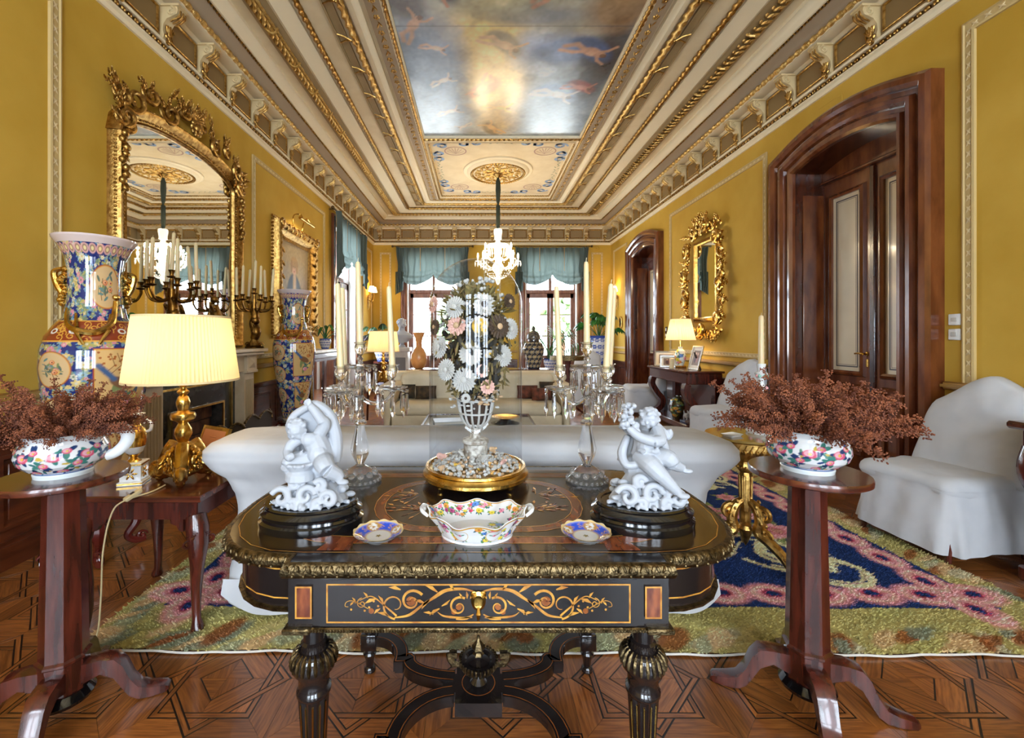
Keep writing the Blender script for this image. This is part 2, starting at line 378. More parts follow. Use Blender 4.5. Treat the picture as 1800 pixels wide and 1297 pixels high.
# ---- carved ornament
def leafy(mb, M_, l, w_, curl=.5):
    for k in range(5):
        t_ = k / 4; mb.ell((0, 0, 0), (l * .2, w_ * (1 - t_ * .75), w_ * .35), 7, 5, M_ @ rot(0, -curl * t_, 0, (l * t_ * .9, 0, l * .25 * Sn(t_ * 2.4))))
    for s_ in (-1, 1):
        for k in range(3): mb.ell((0, 0, 0), (l * .17, w_ * .25, w_ * .22), 6, 4, M_ @ rot(0, -.3, s_ * .8, (l * (.2 + .25 * k), s_ * w_ * (.8 - .2 * k), l * .1)))
def scroll(mb, M_, r_, th, turns=1.4, dr_=1):
    mb.tube([(u, v, .3 * r_ * Sn(PI * i / 26)) for i, (u, v) in enumerate(spiral(0, 0, r_, r_ * .16, 0, dr_ * turns, 26))], [th * .5, th, th, th * .7, th * .9], 7, M=M_)
    mb.ell((0, 0, .0), (r_ * .22, r_ * .22, th * 1.2), 8, 6, M_)
# ================================================================ the room
XL, XR, YF, YB, ZC = -2.675, 3.37, -3.2, 10.99, 4.28
WT = .36
MR = Matrix(((0, 0, -1, XR), (1, 0, 0, 0), (0, 1, 0, 0), (0, 0, 0, 1)))     # wall planes: (along, up, out into the room)
ML = Matrix(((0, 0, 1, XL), (1, 0, 0, 0), (0, 1, 0, 0), (0, 0, 0, 1)))
MBK = Matrix(((1, 0, 0, 0), (0, 0, -1, YB), (0, 1, 0, 0), (0, 0, 0, 1)))
MFR = Matrix(((1, 0, 0, 0), (0, 0, 1, YF), (0, 1, 0, 0), (0, 0, 0, 1)))
def wall(name, M_, a0, a1, holes):
    mb = MB(); x = a0
    for h0, h1, top in sorted(holes):
        mb.box(x, h0, 0, ZC + .05, -WT, 0, M_); mb.box(h0, h1, top, ZC + .05, -WT, 0, M_); x = h1
    mb.box(x, a1, 0, ZC + .05, -WT, 0, M_)
    return struct(mb.obj(name, WALL, smooth=False))
D1, D2, DW = 4.0, 8.74, .57          # door centres on the right wall, half opening
LW = 8.72                            # left window centre
W1, W2, WW, WH = -1.152, 1.848, .66, 3.42
FW_ = [(-1.5, 2.9), (.35, 2.9), (2.2, 2.9)]
wr = wall('wall_right', MR, YF, YB, [(D1 - DW, D1 + DW, 3.14), (D2 - DW, D2 + DW, 3.14)])
wl = wall('wall_left', ML, YF, YB, [(LW - .7, LW + .7, WH)])
wb = wall('wall_back', MBK, XL, XR, [(W1 - WW, W1 + WW, WH), (W2 - WW, W2 + WW, WH)])
wf = wall('wall_front', MFR, XL, XR, [(x - .7, x + .7, 3.5) for x, _ in FW_])
fl = MB().box(XL - .3, XR + .4, YF, YB + .3, -.06, -.0012).obj('floor', INLAY, smooth=False); struct(fl)
ceil = MB().box(XL - .4, XR + .4, YF - .4, YB + .4, ZC + .02, ZC + .2).obj('ceiling', CREAM, smooth=False); struct(ceil)
for nm, M_, a, wd, top in [('daylight', MBK, W1, 2 * WW, WH), ('daylight', MBK, W2, 2 * WW, WH), ('daylight', ML, LW, 1.4, WH)] + [('daylight', MFR, x, 1.4, 3.5) for x, _ in FW_]:
    l = bpy.data.lights.new(nm, 'AREA'); l.shape = 'RECTANGLE'; l.size = wd; l.size_y = top; l.cycles.is_portal = True
    o = bpy.data.objects.new(nm, l); link(o)
    o.matrix_world = M_ @ Matrix.Translation((a, top / 2, -WT - .02)) @ Matrix.Rotation(PI, 4, 'Y')

# ---- parquet: cells of an interlaced eight-pointed star
def clip(poly, nx, ny, c):
    out = []
    for i in range(len(poly)):
        p, q = poly[i], poly[(i + 1) % len(poly)]; dp = nx * p[0] + ny * p[1] - c; dq = nx * q[0] + ny * q[1] - c
        if dp <= 0: out.append(p)
        if dp * dq < 0:
            t = dp / (dp - dq); out.append((p[0] + t * (q[0] - p[0]), p[1] + t * (q[1] - p[1])))
    return out
def rot2(poly, a): return [(x * C(a) - y * Sn(a), x * Sn(a) + y * C(a)) for x, y in poly]
q2 = math.sqrt(.5); lw = .003; d1, d2 = .152, .172; g = .0007; HC = .26
pieces = []                                           # (polygon, grain angle)
big = [(-.3, -.3), (.3, -.3), (.3, .3), (-.3, .3)]
base = [(g, g), (.0705 / q2 - lw - g, g), (g, .0705 / q2 - lw - g)]
quad = clip(clip(clip(clip(clip(clip(big, -1, 0, -g), 0, -1, -g), -q2, -q2, -(.0705 + lw)), q2, q2, d1 - lw), 1, 0, d1 - lw), 0, 1, d1 - lw)
tip = clip(clip(clip(big, 1, 0, d1 - lw), 0, 1, d1 - lw), -q2, -q2, -(d2 + lw))
a1, a2 = d1 + lw, d2 - lw
strip = [(a1, -a1), (a2, -a2), (a2, a2), (a1, a1)]
s1 = clip(strip, q2, -q2, d1 - lw); s2 = clip(strip, -q2, q2, -(d2 + lw))
o_ = d2 + lw; nt_ = o_ / q2 - o_
fieldp = [(o_ / q2 + .001, g), (HC - g, g), (HC - g, HC - 2 * g), (o_ + g, o_), (o_, nt_)]
for k in range(4):
    a = k * PI / 2
    pieces.append((rot2(base, a), a + .3 if k % 2 else a)); pieces.append((rot2(quad, a), a - PI / 4))
    for j in range(2):
        b = a + j * PI / 4
        pieces.append((rot2(tip, b), b)); pieces.append((rot2(s1, b), b + PI / 2)); pieces.append((rot2(s2, b), b + PI / 2))
    pieces.append((rot2(fieldp, a), a + PI / 2)); pieces.append((rot2([(x, -y) for x, y in fieldp[::-1]], a), a + PI / 2))
def piece_mesh(polys, name):
    vs, fs, uv, rn = [], [], [], []
    for (poly, ang), (ox, oy), r in polys:
        o = len(vs); n = len(poly); c, s_ = C(ang), Sn(ang)
        for z in (0, -.004):
            for x, y in poly:
                vs.append((x + ox, y + oy, z)); uv.append((x * c + y * s_ + r * 19, -x * s_ + y * c + r * 7)); rn.append(r)
        fs.append(tuple(range(o, o + n)))
        for j in range(n):
            k = (j + 1) % n; fs.append((o + j, o + n + j, o + n + k, o + k))
    me = bpy.data.meshes.new(name); me.from_pydata(vs, [], fs)
    ul = me.uv_layers.new(name='UVMap'); li = np.empty(len(me.loops), np.int32); me.loops.foreach_get('vertex_index', li)
    ul.data.foreach_set('uv', np.array(uv, np.float32)[li].ravel())
    at = me.attributes.new('rnd', 'FLOAT', 'POINT'); at.data.foreach_set('value', np.array(rn, np.float32))
    me.materials.append(OAK); return me
pm = [piece_mesh([(p, (0, 0), i * .37 % 1)], 'parquet_piece') for i, p in enumerate(pieces)]
rest = []; X0, Y0, PT = .08, 1.652, .52
for i in range(-6, 8):
    for j in range(-1, 19):
        cx, cy = X0 + i * PT, Y0 + j * PT
        if cx < XL - .25 or cx > XR + .25: continue
        if j == 0 and -3 <= i <= 3:
            for me in pm:
                o = bpy.data.objects.new('parquet_piece', me); link(o, fl); o.location = (cx, cy, 0)
        elif -1.3 < cx < 2.3 and 2.1 < cy < 5.9 and not (cy < 2.6 and cx > 1.9): continue
        else:
            for p in pieces: rest.append((p, (cx, cy), random.random()))
stuff(link(bpy.data.objects.new('parquet_remainder', piece_mesh(rest, 'parquet_remainder')), fl))

# ---- wainscot, dado rail, skirting
def wains(name, M_, spans, par=None):
    mb = MB(); rail = MB(); pan = []
    for a0, a1 in spans:
        mb.box(a0, a1, 0, .13, 0, .035, M_); mb.box(a0, a1, .13, .75, 0, .015, M_)
        mb.box(a0, a1, .70, .76, 0, .04, M_, b=.01); mb.box(a0, a1, .13, .16, 0, .025, M_)
        rail.box(a0, a1, .93, .99, 0, .03, M_, b=.01); rail.box(a0, a1, .95, .97, 0, .042, M_)
        n = max(1, round((a1 - a0) / .7)); w_ = (a1 - a0) / n
        for k in range(n):
            x0, x1 = a0 + k * w_ + .06, a0 + (k + 1) * w_ - .06
            p = MB(); p.sweep([(0, .015), (.0, .028), (.02, .03), (.03, .015)], [(x0, .22), (x0, .64), (x1, .64), (x1, .22)][::-1], True, M_); p.box(x0 + .05, x1 - .05, .27, .59, .015, .024, M_, b=.008)
            pan.append(p)
    o = struct(mb.obj(name, WAINS, smooth=False))
    for p in pan: p.obj('wainscot_panel', WAINS, o)
    rail.obj('dado_rail', M('rail_paint', S(168, 128, 62), .5), o)
    return o
cas = .31
wains('baseboard_left', ML, [(YF, 3.02), (4.88, LW - .98), (LW + .98, YB)])
wains('baseboard_right', MR, [(YF, D1 - DW - cas), (D1 + DW + cas, D2 - DW - cas), (D2 + DW + cas, YB)])
wains('baseboard_back', MBK, [(XL, W1 - WW - .2), (W1 + WW + .2, W2 - WW - .2), (W2 + WW + .2, XR)])

# ---- wall panel mouldings: carved cream band between fillets
TRN = [0]
def trim_name():
    TRN[0] += 1; return 'trim_%d' % TRN[0]
def wpanel(M_, a0, a1, z0, z1, wd=.075):
    path = [(a0, z0), (a1, z0), (a1, z1), (a0, z1)]
    o = struct(MB().sweep([(0, 0), (0, .018), (.012, .022), (.016, .012), (wd - .016, .012), (wd - .012, .022), (wd, .018), (wd, 0)], path, True, M_).obj(trim_name(), M('panel_band', S(196, 170, 116), .6, spec=.3)))
    c = MB(); per = [(a0 + wd / 2, z0 + wd / 2), (a1 - wd / 2, z0 + wd / 2), (a1 - wd / 2, z1 - wd / 2), (a0 + wd / 2, z1 - wd / 2)]
    for k in range(4):
        p, q = Vector(per[k]), Vector(per[(k + 1) % 4]); n = int((q - p).length / .075)
        for i in range(n):
            t = p + (q - p) * ((i + .5) / n); an = math.atan2(q.y - p.y, q.x - p.x)
            c.ell((0, 0, 0), (.03, .007, .006), 6, 4, M_ @ rot(0, 0, an + .6, (t.x, t.y, .012)))
            c.ell((0, 0, 0), (.024, .007, .006), 6, 4, M_ @ rot(0, 0, an - .6, (t.x, t.y, .012)))
    stuff(c.obj('carved_leaf_band', M('panel_carving', S(214, 192, 146), .55), o))
    return o
wpanel(ML, -2.6, 2.76, .9, 3.47); wpanel(ML, 5.1, 7.5, 1.05, 3.47, .06); wpanel(ML, 9.95, 10.8, 1.05, 3.47, .05)
wpanel(MR, -2.6, 3.0, .9, 3.47); wpanel(MR, 5.04, 7.6, 1.05, 3.47, .06); wpanel(MR, 9.8, 10.75, 1.05, 3.47, .05)
for a0, a1 in [(XL + .17, XL + .46), (XR - .5, XR - .21), (.13, .57)]:
    wpanel(MBK, a0, a1, 1.05, 3.47, .05)
for x in (XL + .32, XR - .36):
    struct(MB().lathe([(.07, 0), (.07, .012), (.05, .02), (.045, .012), (.025, .012), (.02, .03), (.002, .035)], 20, M=MBK @ rot(t=(x, 3.57, 0))).obj(trim_name(), WALL))

# ---- cornice
path = [(XL, YF), (XR, YF), (XR, YB), (XL, YB)]
def run(name, mat, prof, par=None, pth=path, closed=True):
    o = MB().sweep(prof, pth, closed).obj(name, mat, par, ang=30); 
    return o
cor = struct(run(trim_name(), TAUPE, [(-.01, 3.72), (.025, 3.72), (.025, 4.1), (-.01, 4.1)]))
run('cornice_foot', CREAM2, [(0, 3.66), (.02, 3.66), (.03, 3.69), (.05, 3.70), (.05, 3.715), (.03, 3.72), (0, 3.72)], cor)
run('cornice_ledge', CREAM2, [(.02, 3.765), (.055, 3.765), (.06, 3.785), (.02, 3.79)], cor)
run('cornice_soffit', CREAM2, [(.0, 4.06), (.04, 4.06), (.06, 4.09), (.2, 4.09), (.2, 4.115), (0, 4.115)], cor)
run('cornice_cove', MAUVE, [(0, 4.115), (.17, 4.115), (.19, 4.14), (.20, 4.165), (.24, 4.185), (.29, 4.2), (.33, 4.215), (.33, 4.3), (0, 4.3)], cor)
run('cornice_fillet', CREAM2, [(.35, 4.3), (.35, 4.215), (.37, 4.212), (.40, 4.235), (.45, 4.262), (.47, 4.265), (.47, 4.3)], cor)
def along(u, z, step, y0=1.0):
    """points round the visible part of the room at wall offset u, with the run's heading"""
    out = []
    for (p, q) in [((XL + u, y0), (XL + u, YB - u)), ((XL + u, YB - u), (XR - u, YB - u)), ((XR - u, YB - u), (XR - u, y0))]:
        L_ = math.hypot(q[0] - p[0], q[1] - p[1]); n = int(L_ / step); an = math.atan2(q[1] - p[1], q[0] - p[0])
        for i in range(n): t = (i + .5) / n; out.append((p[0] + (q[0] - p[0]) * t, p[1] + (q[1] - p[1]) * t, z, an))
    return out
eg = MB()
for i, (x, y, z, an) in enumerate(along(.205, 4.122, .1)):
    T = rot(rz=an, t=(x, y, z))
    eg.lathe([(.006, -.036), (.022, -.03), (.03, -.012), (.031, .012), (.022, .03), (.006, .036)], 8, M=T @ rot(ry=PI / 2))
    eg.lathe([(.012, -.006), (.022, 0), (.012, .006)], 6, M=T @ rot(ry=PI / 2, t=(.044, 0, 0))); eg.lathe([(.012, -.006), (.022, 0), (.012, .006)], 6, M=T @ rot(ry=PI / 2, t=(.056, 0, 0)))
stuff(eg.obj('gilded_bead_row', PGOLD, cor))
dn = MB()
for i, (x, y, z, an) in enumerate(along(.04, 3.742, .06)):
    dn.box(-.019, .019, -.016, .012, -.017, .017, rot(rz=an, t=(x, y, z)), b=.008)
stuff(dn.obj('gilded_dentil_row', GOLD, cor))
bd = MB()
for x, y, z, an in along(.34, 4.212, .04): bd.ell((x, y, z), (.014, .014, .014), 6, 4)
stuff(bd.obj('small_gilded_bead_row', GOLD, cor))
# brackets: scroll console with an acanthus leaf
br = MB(); prof = [(.02, .0), (.05, .0), (.06, .03), (.05, .07), (.055, .12), (.085, .165), (.13, .185), (.165, .2), (.175, .235), (.165, .268), (.02, .268)]
BM = Matrix(((0, 0, 1, 0), (1, 0, 0, 0), (0, 1, 0, 0), (0, 0, 0, 1)))   # profile (u,z) extruded sideways -> local (side, out, up)
br.prism(prof, -.045, .045, BM)
for s_ in (-1, 1):
    br.tube([(s_ * .046, u, v) for u, v in spiral(.12, .222, .042, .006, PI / 2, -1.6, 20)], .011, 5)
br.box(-.058, .058, .02, .19, .262, .28)
bme = br.mesh('bracket', M('bracket_plaster', S(208, 184, 136), .6))
lf = MB()
for k, (u, v, l, t_) in enumerate([(.075, .075, .085, -.2), (.07, .02, .05, .1)]):
    for s_ in (-2, -1, 0, 1, 2): lf.ell((0, 0, 0), (.012, .012, l * (1 - .14 * abs(s_)) * .62), 6, 5, rot(rx=t_, ry=s_ * .28, t=(s_ * .015, u, v)))
lf.ell((0, .055, -.012), (.028, .02, .018), 8, 5)
for s_ in (-.03, 0, .03): lf.tube([(s_, u + .012, v) for u, v in [(.09, .15), (.135, .172), (.17, .2), (.178, .235)]], [.006, .009, .009, .006], 5)
lme = lf.mesh('gilded_leaf', GOLD)
pw = MB(); pw.sweep([(0, 0), (0, .014), (.006, .018), (.012, .014), (.018, .004), (.018, 0)], [(-.165, -.11), (.165, -.11), (.165, .11), (-.165, .11)], True, Matrix(((1, 0, 0, 0), (0, 0, 1, .025), (0, 1, 0, 0), (0, 0, 0, 1))))
pme = pw.mesh('frieze_panel_frame', GOLD)
pb = MB().box(-.147, .147, .025, .029, -.092, .092); pbm = pb.mesh('frieze_panel', M('frieze_panel', S(136, 110, 68), .6), False)
def bracket(x, y, an):
    o = link(bpy.data.objects.new('bracket', bme), cor); o.location = (x, y, 3.795); o.rotation_euler = (0, 0, an)
    link(bpy.data.objects.new('gilded_leaf', lme), o)
def fpanel(x, y, an):
    o = link(bpy.data.objects.new('frieze_panel', pbm), cor); o.location = (x, y, 3.935); o.rotation_euler = (0, 0, an)
    link(bpy.data.objects.new('frieze_panel_frame', pme), o)
sp = (XR - XL - .36) / 12
for k in range(13):
    bracket(XL + .18 + k * sp, YB, PI)
    if k < 12: fpanel(XL + .18 + (k + .5) * sp, YB, PI)
n = 20; sp = .478
for k in range(1, n):
    y = YB - .18 - k * sp
    for X_, an in ((XL, -PI / 2), (XR, PI / 2)):
        bracket(X_, y, an); fpanel(X_, y + sp / 2, an)
# ---- ceiling bands
def rope(mb, p, q, r, pitch, lobes=3, n=9, per=5):
    p, q = Vector(p), Vector(q); L_ = (q - p).length; m = max(2, int(L_ / pitch * per)); d = (q - p).normalized()
    s_ = Vector((-d.y, d.x, 0)); up = Vector((0, 0, 1)); rings = []
    for i in range(m + 1):
        c = p + d * (L_ * i / m); tw = 2 * PI * (L_ * i / m) / pitch / lobes
        rings.append([tuple(c + (s_ * C(a) + up * Sn(a)) * r * (1 + .34 * C(lobes * (a - tw)))) for a in [2 * PI * j / n for j in range(n)]])
    mb.loft(rings, True, True)
def rrun(name, u, z, r, pitch, mat, per=5, y0=1.0):
    mb = MB()
    a, b, c, d = (XL + u, y0, z), (XL + u, YB - u, z), (XR - u, YB - u, z), (XR - u, y0, z)
    for p, q in ((a, b), (b, c), (c, d)): rope(mb, p, q, r, pitch, per=per)
    return stuff(mb.obj(name, mat, ceil, ang=80))
run('ceiling_taupe_band', TAUPE, [(.60, 4.3), (.60, 4.262), (.62, 4.255), (.80, 4.255), (.82, 4.262), (.82, 4.3)], ceil)
run('ceiling_white_slope', CREAM2, [(.82, 4.3), (.82, 4.25), (.85, 4.235), (.9, 4.25), (1.0, 4.275), (1.0, 4.3)], ceil)
run('ceiling_gold_fillet', GOLD, [(.635, 4.26), (.635, 4.248), (.65, 4.248), (.65, 4.26)], ceil)
run('ceiling_white_steps', CREAM2, [(1.5, 4.3), (1.5, 4.27), (1.53, 4.265), (1.53, 4.25), (1.56, 4.245), (1.58, 4.26), (1.62, 4.265), (1.62, 4.3)], ceil)
run('ceiling_step_line', TAUPE, [(1.27, 4.3), (1.27, 4.272), (1.29, 4.272), (1.29, 4.29), (1.36, 4.29), (1.36, 4.272), (1.375, 4.272), (1.375, 4.3)], ceil)
run('ceiling_flower_band', MAUVE, [(1.67, 4.3), (1.67, 4.25), (1.69, 4.245), (1.79, 4.245), (1.81, 4.25), (1.81, 4.3)], ceil)
run('ceiling_inner_moulding', CREAM2, [(1.81, 4.3), (1.81, 4.24), (1.84, 4.235), (1.86, 4.25), (1.88, 4.262), (1.88, 4.3)], ceil)
lb = MB()
for i, (x, y, z, an) in enumerate(along(.71, 4.245, .085)):
    T = rot(rz=an, t=(x, y, z))
    for s_ in (-1, 0, 1): lb.ell((0, 0, 0), (.055, .018, .013), 6, 4, T @ rot(0, .3, s_ * .5, (0, s_ * .03, -.012 + abs(s_) * .008)))
    if i % 6 == 0: lb.tube([(0, -.06, 0), (.02, -.03, -.03), (.03, 0, -.036), (.02, .03, -.03), (0, .06, 0)], .012, 5, M=T)
stuff(lb.obj('gilded_laurel_band', PGOLD, ceil))
rrun('gilded_twist_moulding', 1.06, 4.272, .024, .09, GOLD)
rrun('gilded_rope_moulding', 1.45, 4.262, .03, .12, PGOLD)
rrun('inner_twist_moulding', 1.845, 4.238, .016, .06, GOLD)
fb = MB()
for i, (x, y, z, an) in enumerate(along(1.74, 4.243, .1)):
    T = rot(rz=an, t=(x, y, z))
    if i % 2: 
        for k in range(5): fb.ell((.02 * C(k * 1.257), .02 * Sn(k * 1.257), 0), (.014, .014, .01), 6, 4, T)
    else:
        for s_ in (-1, 1): fb.ell((0, 0, 0), (.04, .009, .007), 6, 4, T @ rot(rz=s_ * .4, t=(s_ * .012, s_ * .012, 0)))
stuff(fb.obj('gilded_flower_row', GOLD, ceil))
rb = MB()
for x, y, z, an in along(1.40, 4.268, .5):
    T = rot(rz=an, t=(x, y, z))
    rb.tube([(0, -.06, -.02), (-.0, -.02, -.025), (.03, .05, 0), (.06, .11, 0)], .008, 5, M=T); rb.tube([(0, -.06, -.02), (0, -.02, -.025), (-.03, .05, 0), (-.06, .11, 0)], .008, 5, M=T)
    rb.tube([(-.05, -.055, -.03), (0, -.05, -.042), (.05, -.055, -.03)], .012, 5, M=T); rb.ell((0, -.03, -.03), (.016, .016, .012), 8, 4, T)
stuff(rb.obj('gilded_ribbon_ties', GOLD, ceil))

# ---- painted ceiling canvas and the medallion panel
PX0, PX1, PY0, PY1 = -.80, 1.50, -1.6, 6.38
cv = Canvas(PX1 - PX0, PY1 - PY0, .014, hexc(120, 136, 150))
g_ = np.random.default_rng(4)
cv.ell(1.15, 5.3, .75, 4., hexc(186, 168, 118), al=.8, soft=.8)
for _ in range(260):
    x, y = g_.uniform(0, 2.3), g_.uniform(0, 8); c = [hexc(150, 162, 172), hexc(96, 114, 134), hexc(190, 190, 186), hexc(170, 152, 112), hexc(116, 110, 100)][g_.integers(5)]
    k_ = g_.uniform(.25, 1); cv.ell(x, y, k_ * g_.uniform(.2, .5), k_ * g_.uniform(.12, .3), c * g_.uniform(.75, 1.15), g_.uniform(-.5, .5), .45, .25 + .5 * k_)
for x, y, rx, ry, c in [(.9, 5.9, .32, .75, (214, 184, 112)), (1.0, 6.8, .35, .5, (206, 176, 112)), (1.1, 7.5, .3, .35, (200, 168, 112)), (.25, 7.3, .4, .8, (140, 160, 184)), (1.75, 7.2, .5, .8, (146, 168, 192)), (.3, 6.3, .35, .6, (116, 138, 166)),
                        (1.5, 6.15, .33, .33, (190, 196, 206)), (1.68, 6.1, .42, .22, (84, 106, 150)), (2.1, 6.5, .22, .7, (50, 38, 36)), (2.2, 6.1, .2, .4, (46, 36, 36)), (2.1, 5.5, .3, .3, (150, 110, 56)), (1.3, 5.6, .4, .14, (104, 110, 120)), (.15, 5.35, .2, .3, (70, 62, 66)), (.9, 5.35, .5, .3, (156, 156, 130))]:
    cv.ell(x, y, rx, ry, hexc(*c), al=.75, soft=.35)
for _ in range(160):
    x, y = g_.uniform(0, 2.3), g_.uniform(4.5, 8); v_ = cv.at(x, y); cv.ell(x, y, g_.uniform(.04, .16), g_.uniform(.03, .09), np.clip(v_ * g_.uniform(.6, 1.5), 0, .8), g_.uniform(0, 3), .55, .3)
def putto(x, y, s_, ang, col=(206, 164, 130), cloth=None):
    def q(u, v): return (x + s_ * (u * C(ang) - v * Sn(ang)), y + s_ * (u * Sn(ang) + v * C(ang)))
    if cloth: cv.ell(*q(.1, -.1), s_ * .75, s_ * .38, hexc(*cloth), ang + .4, .9, .25); cv.ell(*q(-.4, -.3), s_ * .4, s_ * .2, hexc(*cloth) * .7, ang - .3, .8, .3)
    k = hexc(*col)
    cv.stroke([q(-.1, 0), q(-.5, -.15), q(-.8, .05)], s_ * .17, k * .85); cv.stroke([q(-.1, .05), q(-.45, .2), q(-.85, .25)], s_ * .15, k)
    cv.ell(*q(.1, 0), s_ * .3, s_ * .19, k, ang, 1, .2); cv.ell(*q(.15, .05), s_ * .16, s_ * .1, np.minimum(k * 1.25, 1), ang, .7, .4)
    cv.stroke([q(.3, .05), q(.5, .3), q(.75, .4)], s_ * .1, k); cv.stroke([q(.3, -.05), q(.55, -.2), q(.7, -.45)], s_ * .1, k * .9)
    cv.ell(*q(.48, .03), s_ * .13, s_ * .12, k); cv.ell(*q(.54, .05), s_ * .12, s_ * .1, hexc(88, 58, 36), ang, .8)
for a in [(.16, 5.75, .28, -1.0, (196, 160, 136)), (.35, 6.05, .18, .3, (198, 166, 146)), (.38, 6.62, .2, -.5, (206, 186, 170)), (.42, 7.3, .22, -.4, (206, 186, 170)), (.85, 6.75, .3, 2.0, (190, 140, 110), (170, 76, 66)), (1.05, 6.0, .3, .5, (190, 156, 120), (120, 112, 92)),
          (1.0, 7.75, .26, -2.2, (196, 150, 90), (120, 96, 60)), (1.05, 7.2, .25, .1, (214, 178, 116)), (1.95, 6.1, .34, .35, (186, 140, 112), (74, 90, 128)), (1.75, 6.9, .34, .3, (206, 196, 192), (150, 170, 200)), (2.0, 6.75, .24, .2, (176, 116, 100), (140, 70, 64)),
          (1.5, 5.3, .32, -.5, (190, 140, 110), (80, 70, 80)), (.45, 5.25, .3, .8, (170, 120, 96), (60, 54, 62)), (.6, 7.7, .16, 2.6, (200, 180, 160)), (.2, 4.2, .3, 1, (180, 130, 100), (90, 50, 44)), (1.8, 4.2, .3, -1, (190, 140, 110), (60, 74, 110)), (1.1, 3.4, .3, .2, (196, 150, 120), (150, 120, 60))]: putto(*a)
cv.rect(0, 2.3, 5.74, 5.75, hexc(90, 84, 80), .6)
cv.noise(.1, 2, 3); cv.noise(.16, 12, 5)
XX, YY = np.meshgrid(cv.x + PX0, cv.y + PY0)
fre = grid_obj('ceiling_painting', np.stack([XX, YY, np.full_like(XX, ZC + .005)], -1), cv.a * 1.2, FRESCO, None, flip=True)
tag(fre, 'large painted canvas of clouds and small figures set into the ceiling', 'painting')
fr = MB(); fr.sweep([(0, 0), (0, -.05), (.014, -.055), (.03, -.04), (.045, -.012), (.045, 0)], [(PX1, PY0, ZC + .02), (PX0, PY0, ZC + .02), (PX0, PY1, ZC + .02), (PX1, PY1, ZC + .02)], True)
fr.obj('painting_frame', CREAM2, fre)
rp = MB(); z = ZC - .03
for p, q in [((PX0 - .035, 0, z), (PX0 - .035, PY1 + .035, z)), ((PX0 - .035, PY1 + .035, z), (PX1 + .035, PY1 + .035, z)), ((PX1 + .035, PY1 + .035, z), (PX1 + .035, 0, z))]: rope(rp, p, q, .02, .07)
stuff(rp.obj('gilded_frame_twist', GOLD, fre))
# medallion panel
MX, MY = .35, 7.76
cb = struct(MB().sweep([(0, .02), (0, -.02), (.02, -.03), (.05, -.01), (.09, -.01), (.1, -.02), (.11, .02)], [(PX0 - .06, 6.47, ZC), (PX1 + .06, 6.47, ZC), (PX1 + .06, 9.1, ZC), (PX0 - .06, 9.1, ZC)], True).obj(trim_name(), CREAM2))
gl = MB()
for p, q in [((PX0 + .04, 8.99, z), (PX1 - .04, 8.99, z)), ((PX0 + .04, 6.6, z), (PX0 + .04, 8.99, z)), ((PX1 - .04, 6.6, z), (PX1 - .04, 8.99, z))]: rope(gl, p, q, .012, .05)
stuff(gl.obj('panel_twist', GOLD, cb))
BLUEP = M('blue_arabesque', S(140, 164, 198), .7); GREENP = M('green_arabesque', S(120, 134, 106), .7); REDP = M('rose_arabesque', S(176, 140, 126), .7)
ab, ag, ar = MB(), MB(), MB(); zz = ZC + .017
for sx in (-1, 1):
    for sy in (-1, 1):
        T = Matrix.Translation((MX, MY, zz)) @ Matrix.Diagonal((sx, sy, 1, 1))
        ar.ribbon(arc(.72, .82, .17, 0, 2 * PI, 28, .15), .02, 0, T)
        for k in range(7): ar.ribbon([(.72, .72), (.72 + .15 * C(.45 + k * .375), .72 + .22 * Sn(.45 + k * .375))], [.004, .012], 0, T)
        for (x, y, a) in [(.93, 1.0, 0), (.6, 1.08, 1.2), (.98, .72, -1.2), (.4, 1.1, .4), (1.0, .5, -.6)]:
            ab.ribbon(spiral(x, y, .12, .015, a, 1.1, 18), [.035, .05, .015], 0, T); ab.ribbon(spiral(x, y, .09, .02, a + 2.6, -.9, 14), [.05, .03, .01], 0, T)
        for k in range(7):
            for (x, y, a) in [(.02 + k * .055, 1.13 + .015 * Sn(k * 2), .6 if k % 2 else -.6), (1.03 + .015 * Sn(k * 2), .02 + k * .06, 1.0 if k % 2 else 2.2)]:
                ag.ribbon([(x, y), (x + .035 * C(a), y + .035 * Sn(a)), (x + .07 * C(a), y + .07 * Sn(a))], [.003, .02, .002], 0, T)
mp = ab.obj('blue_painted_scrolls', BLUEP, cb, False); ag.obj('green_painted_sprigs', GREENP, cb, False); ar.obj('painted_fans', REDP, cb, False)
md = MB().lathe([(.62, .02), (.62, .0), (.6, -.01), (.56, -.004), (.54, -.03), (.5, -.045), (.48, -.02), (.44, -.02), (.42, -.04), (.40, -.02), (.02, -.015)], 56, (MX, MY, ZC)).obj(trim_name(), CREAM2); struct(md)
ml = MB()
for ring, nn, rr, ln in [(0, 22, .35, .07), (1, 14, .22, .085), (2, 9, .11, .07)]:
    for k in range(nn):
        a = 2 * PI * k / nn + ring * .2
        ml.ell((0, 0, 0), (ln, .022 + .006 * ring, .02), 6, 4, rot(rz=a + (.7 if k % 2 else -.7) * (ring < 2), t=(MX + rr * C(a), MY + rr * Sn(a), ZC - .03)))
        ml.ell((MX + (rr + .05) * C(a + .1), MY + (rr + .05) * Sn(a + .1), ZC - .035), .02, 6, 4)
ml.obj('medallion_leaf', PGOLD, md)
mr_ = MB(); pts = [(MX + .47 * C(2 * PI * k / 60), MY + .47 * Sn(2 * PI * k / 60), ZC - .035) for k in range(60)]
for k in range(60): rope(mr_, pts[k], pts[(k + 1) % 60], .018, .05, per=4)
mr_.obj('medallion_rope', GOLD, md)

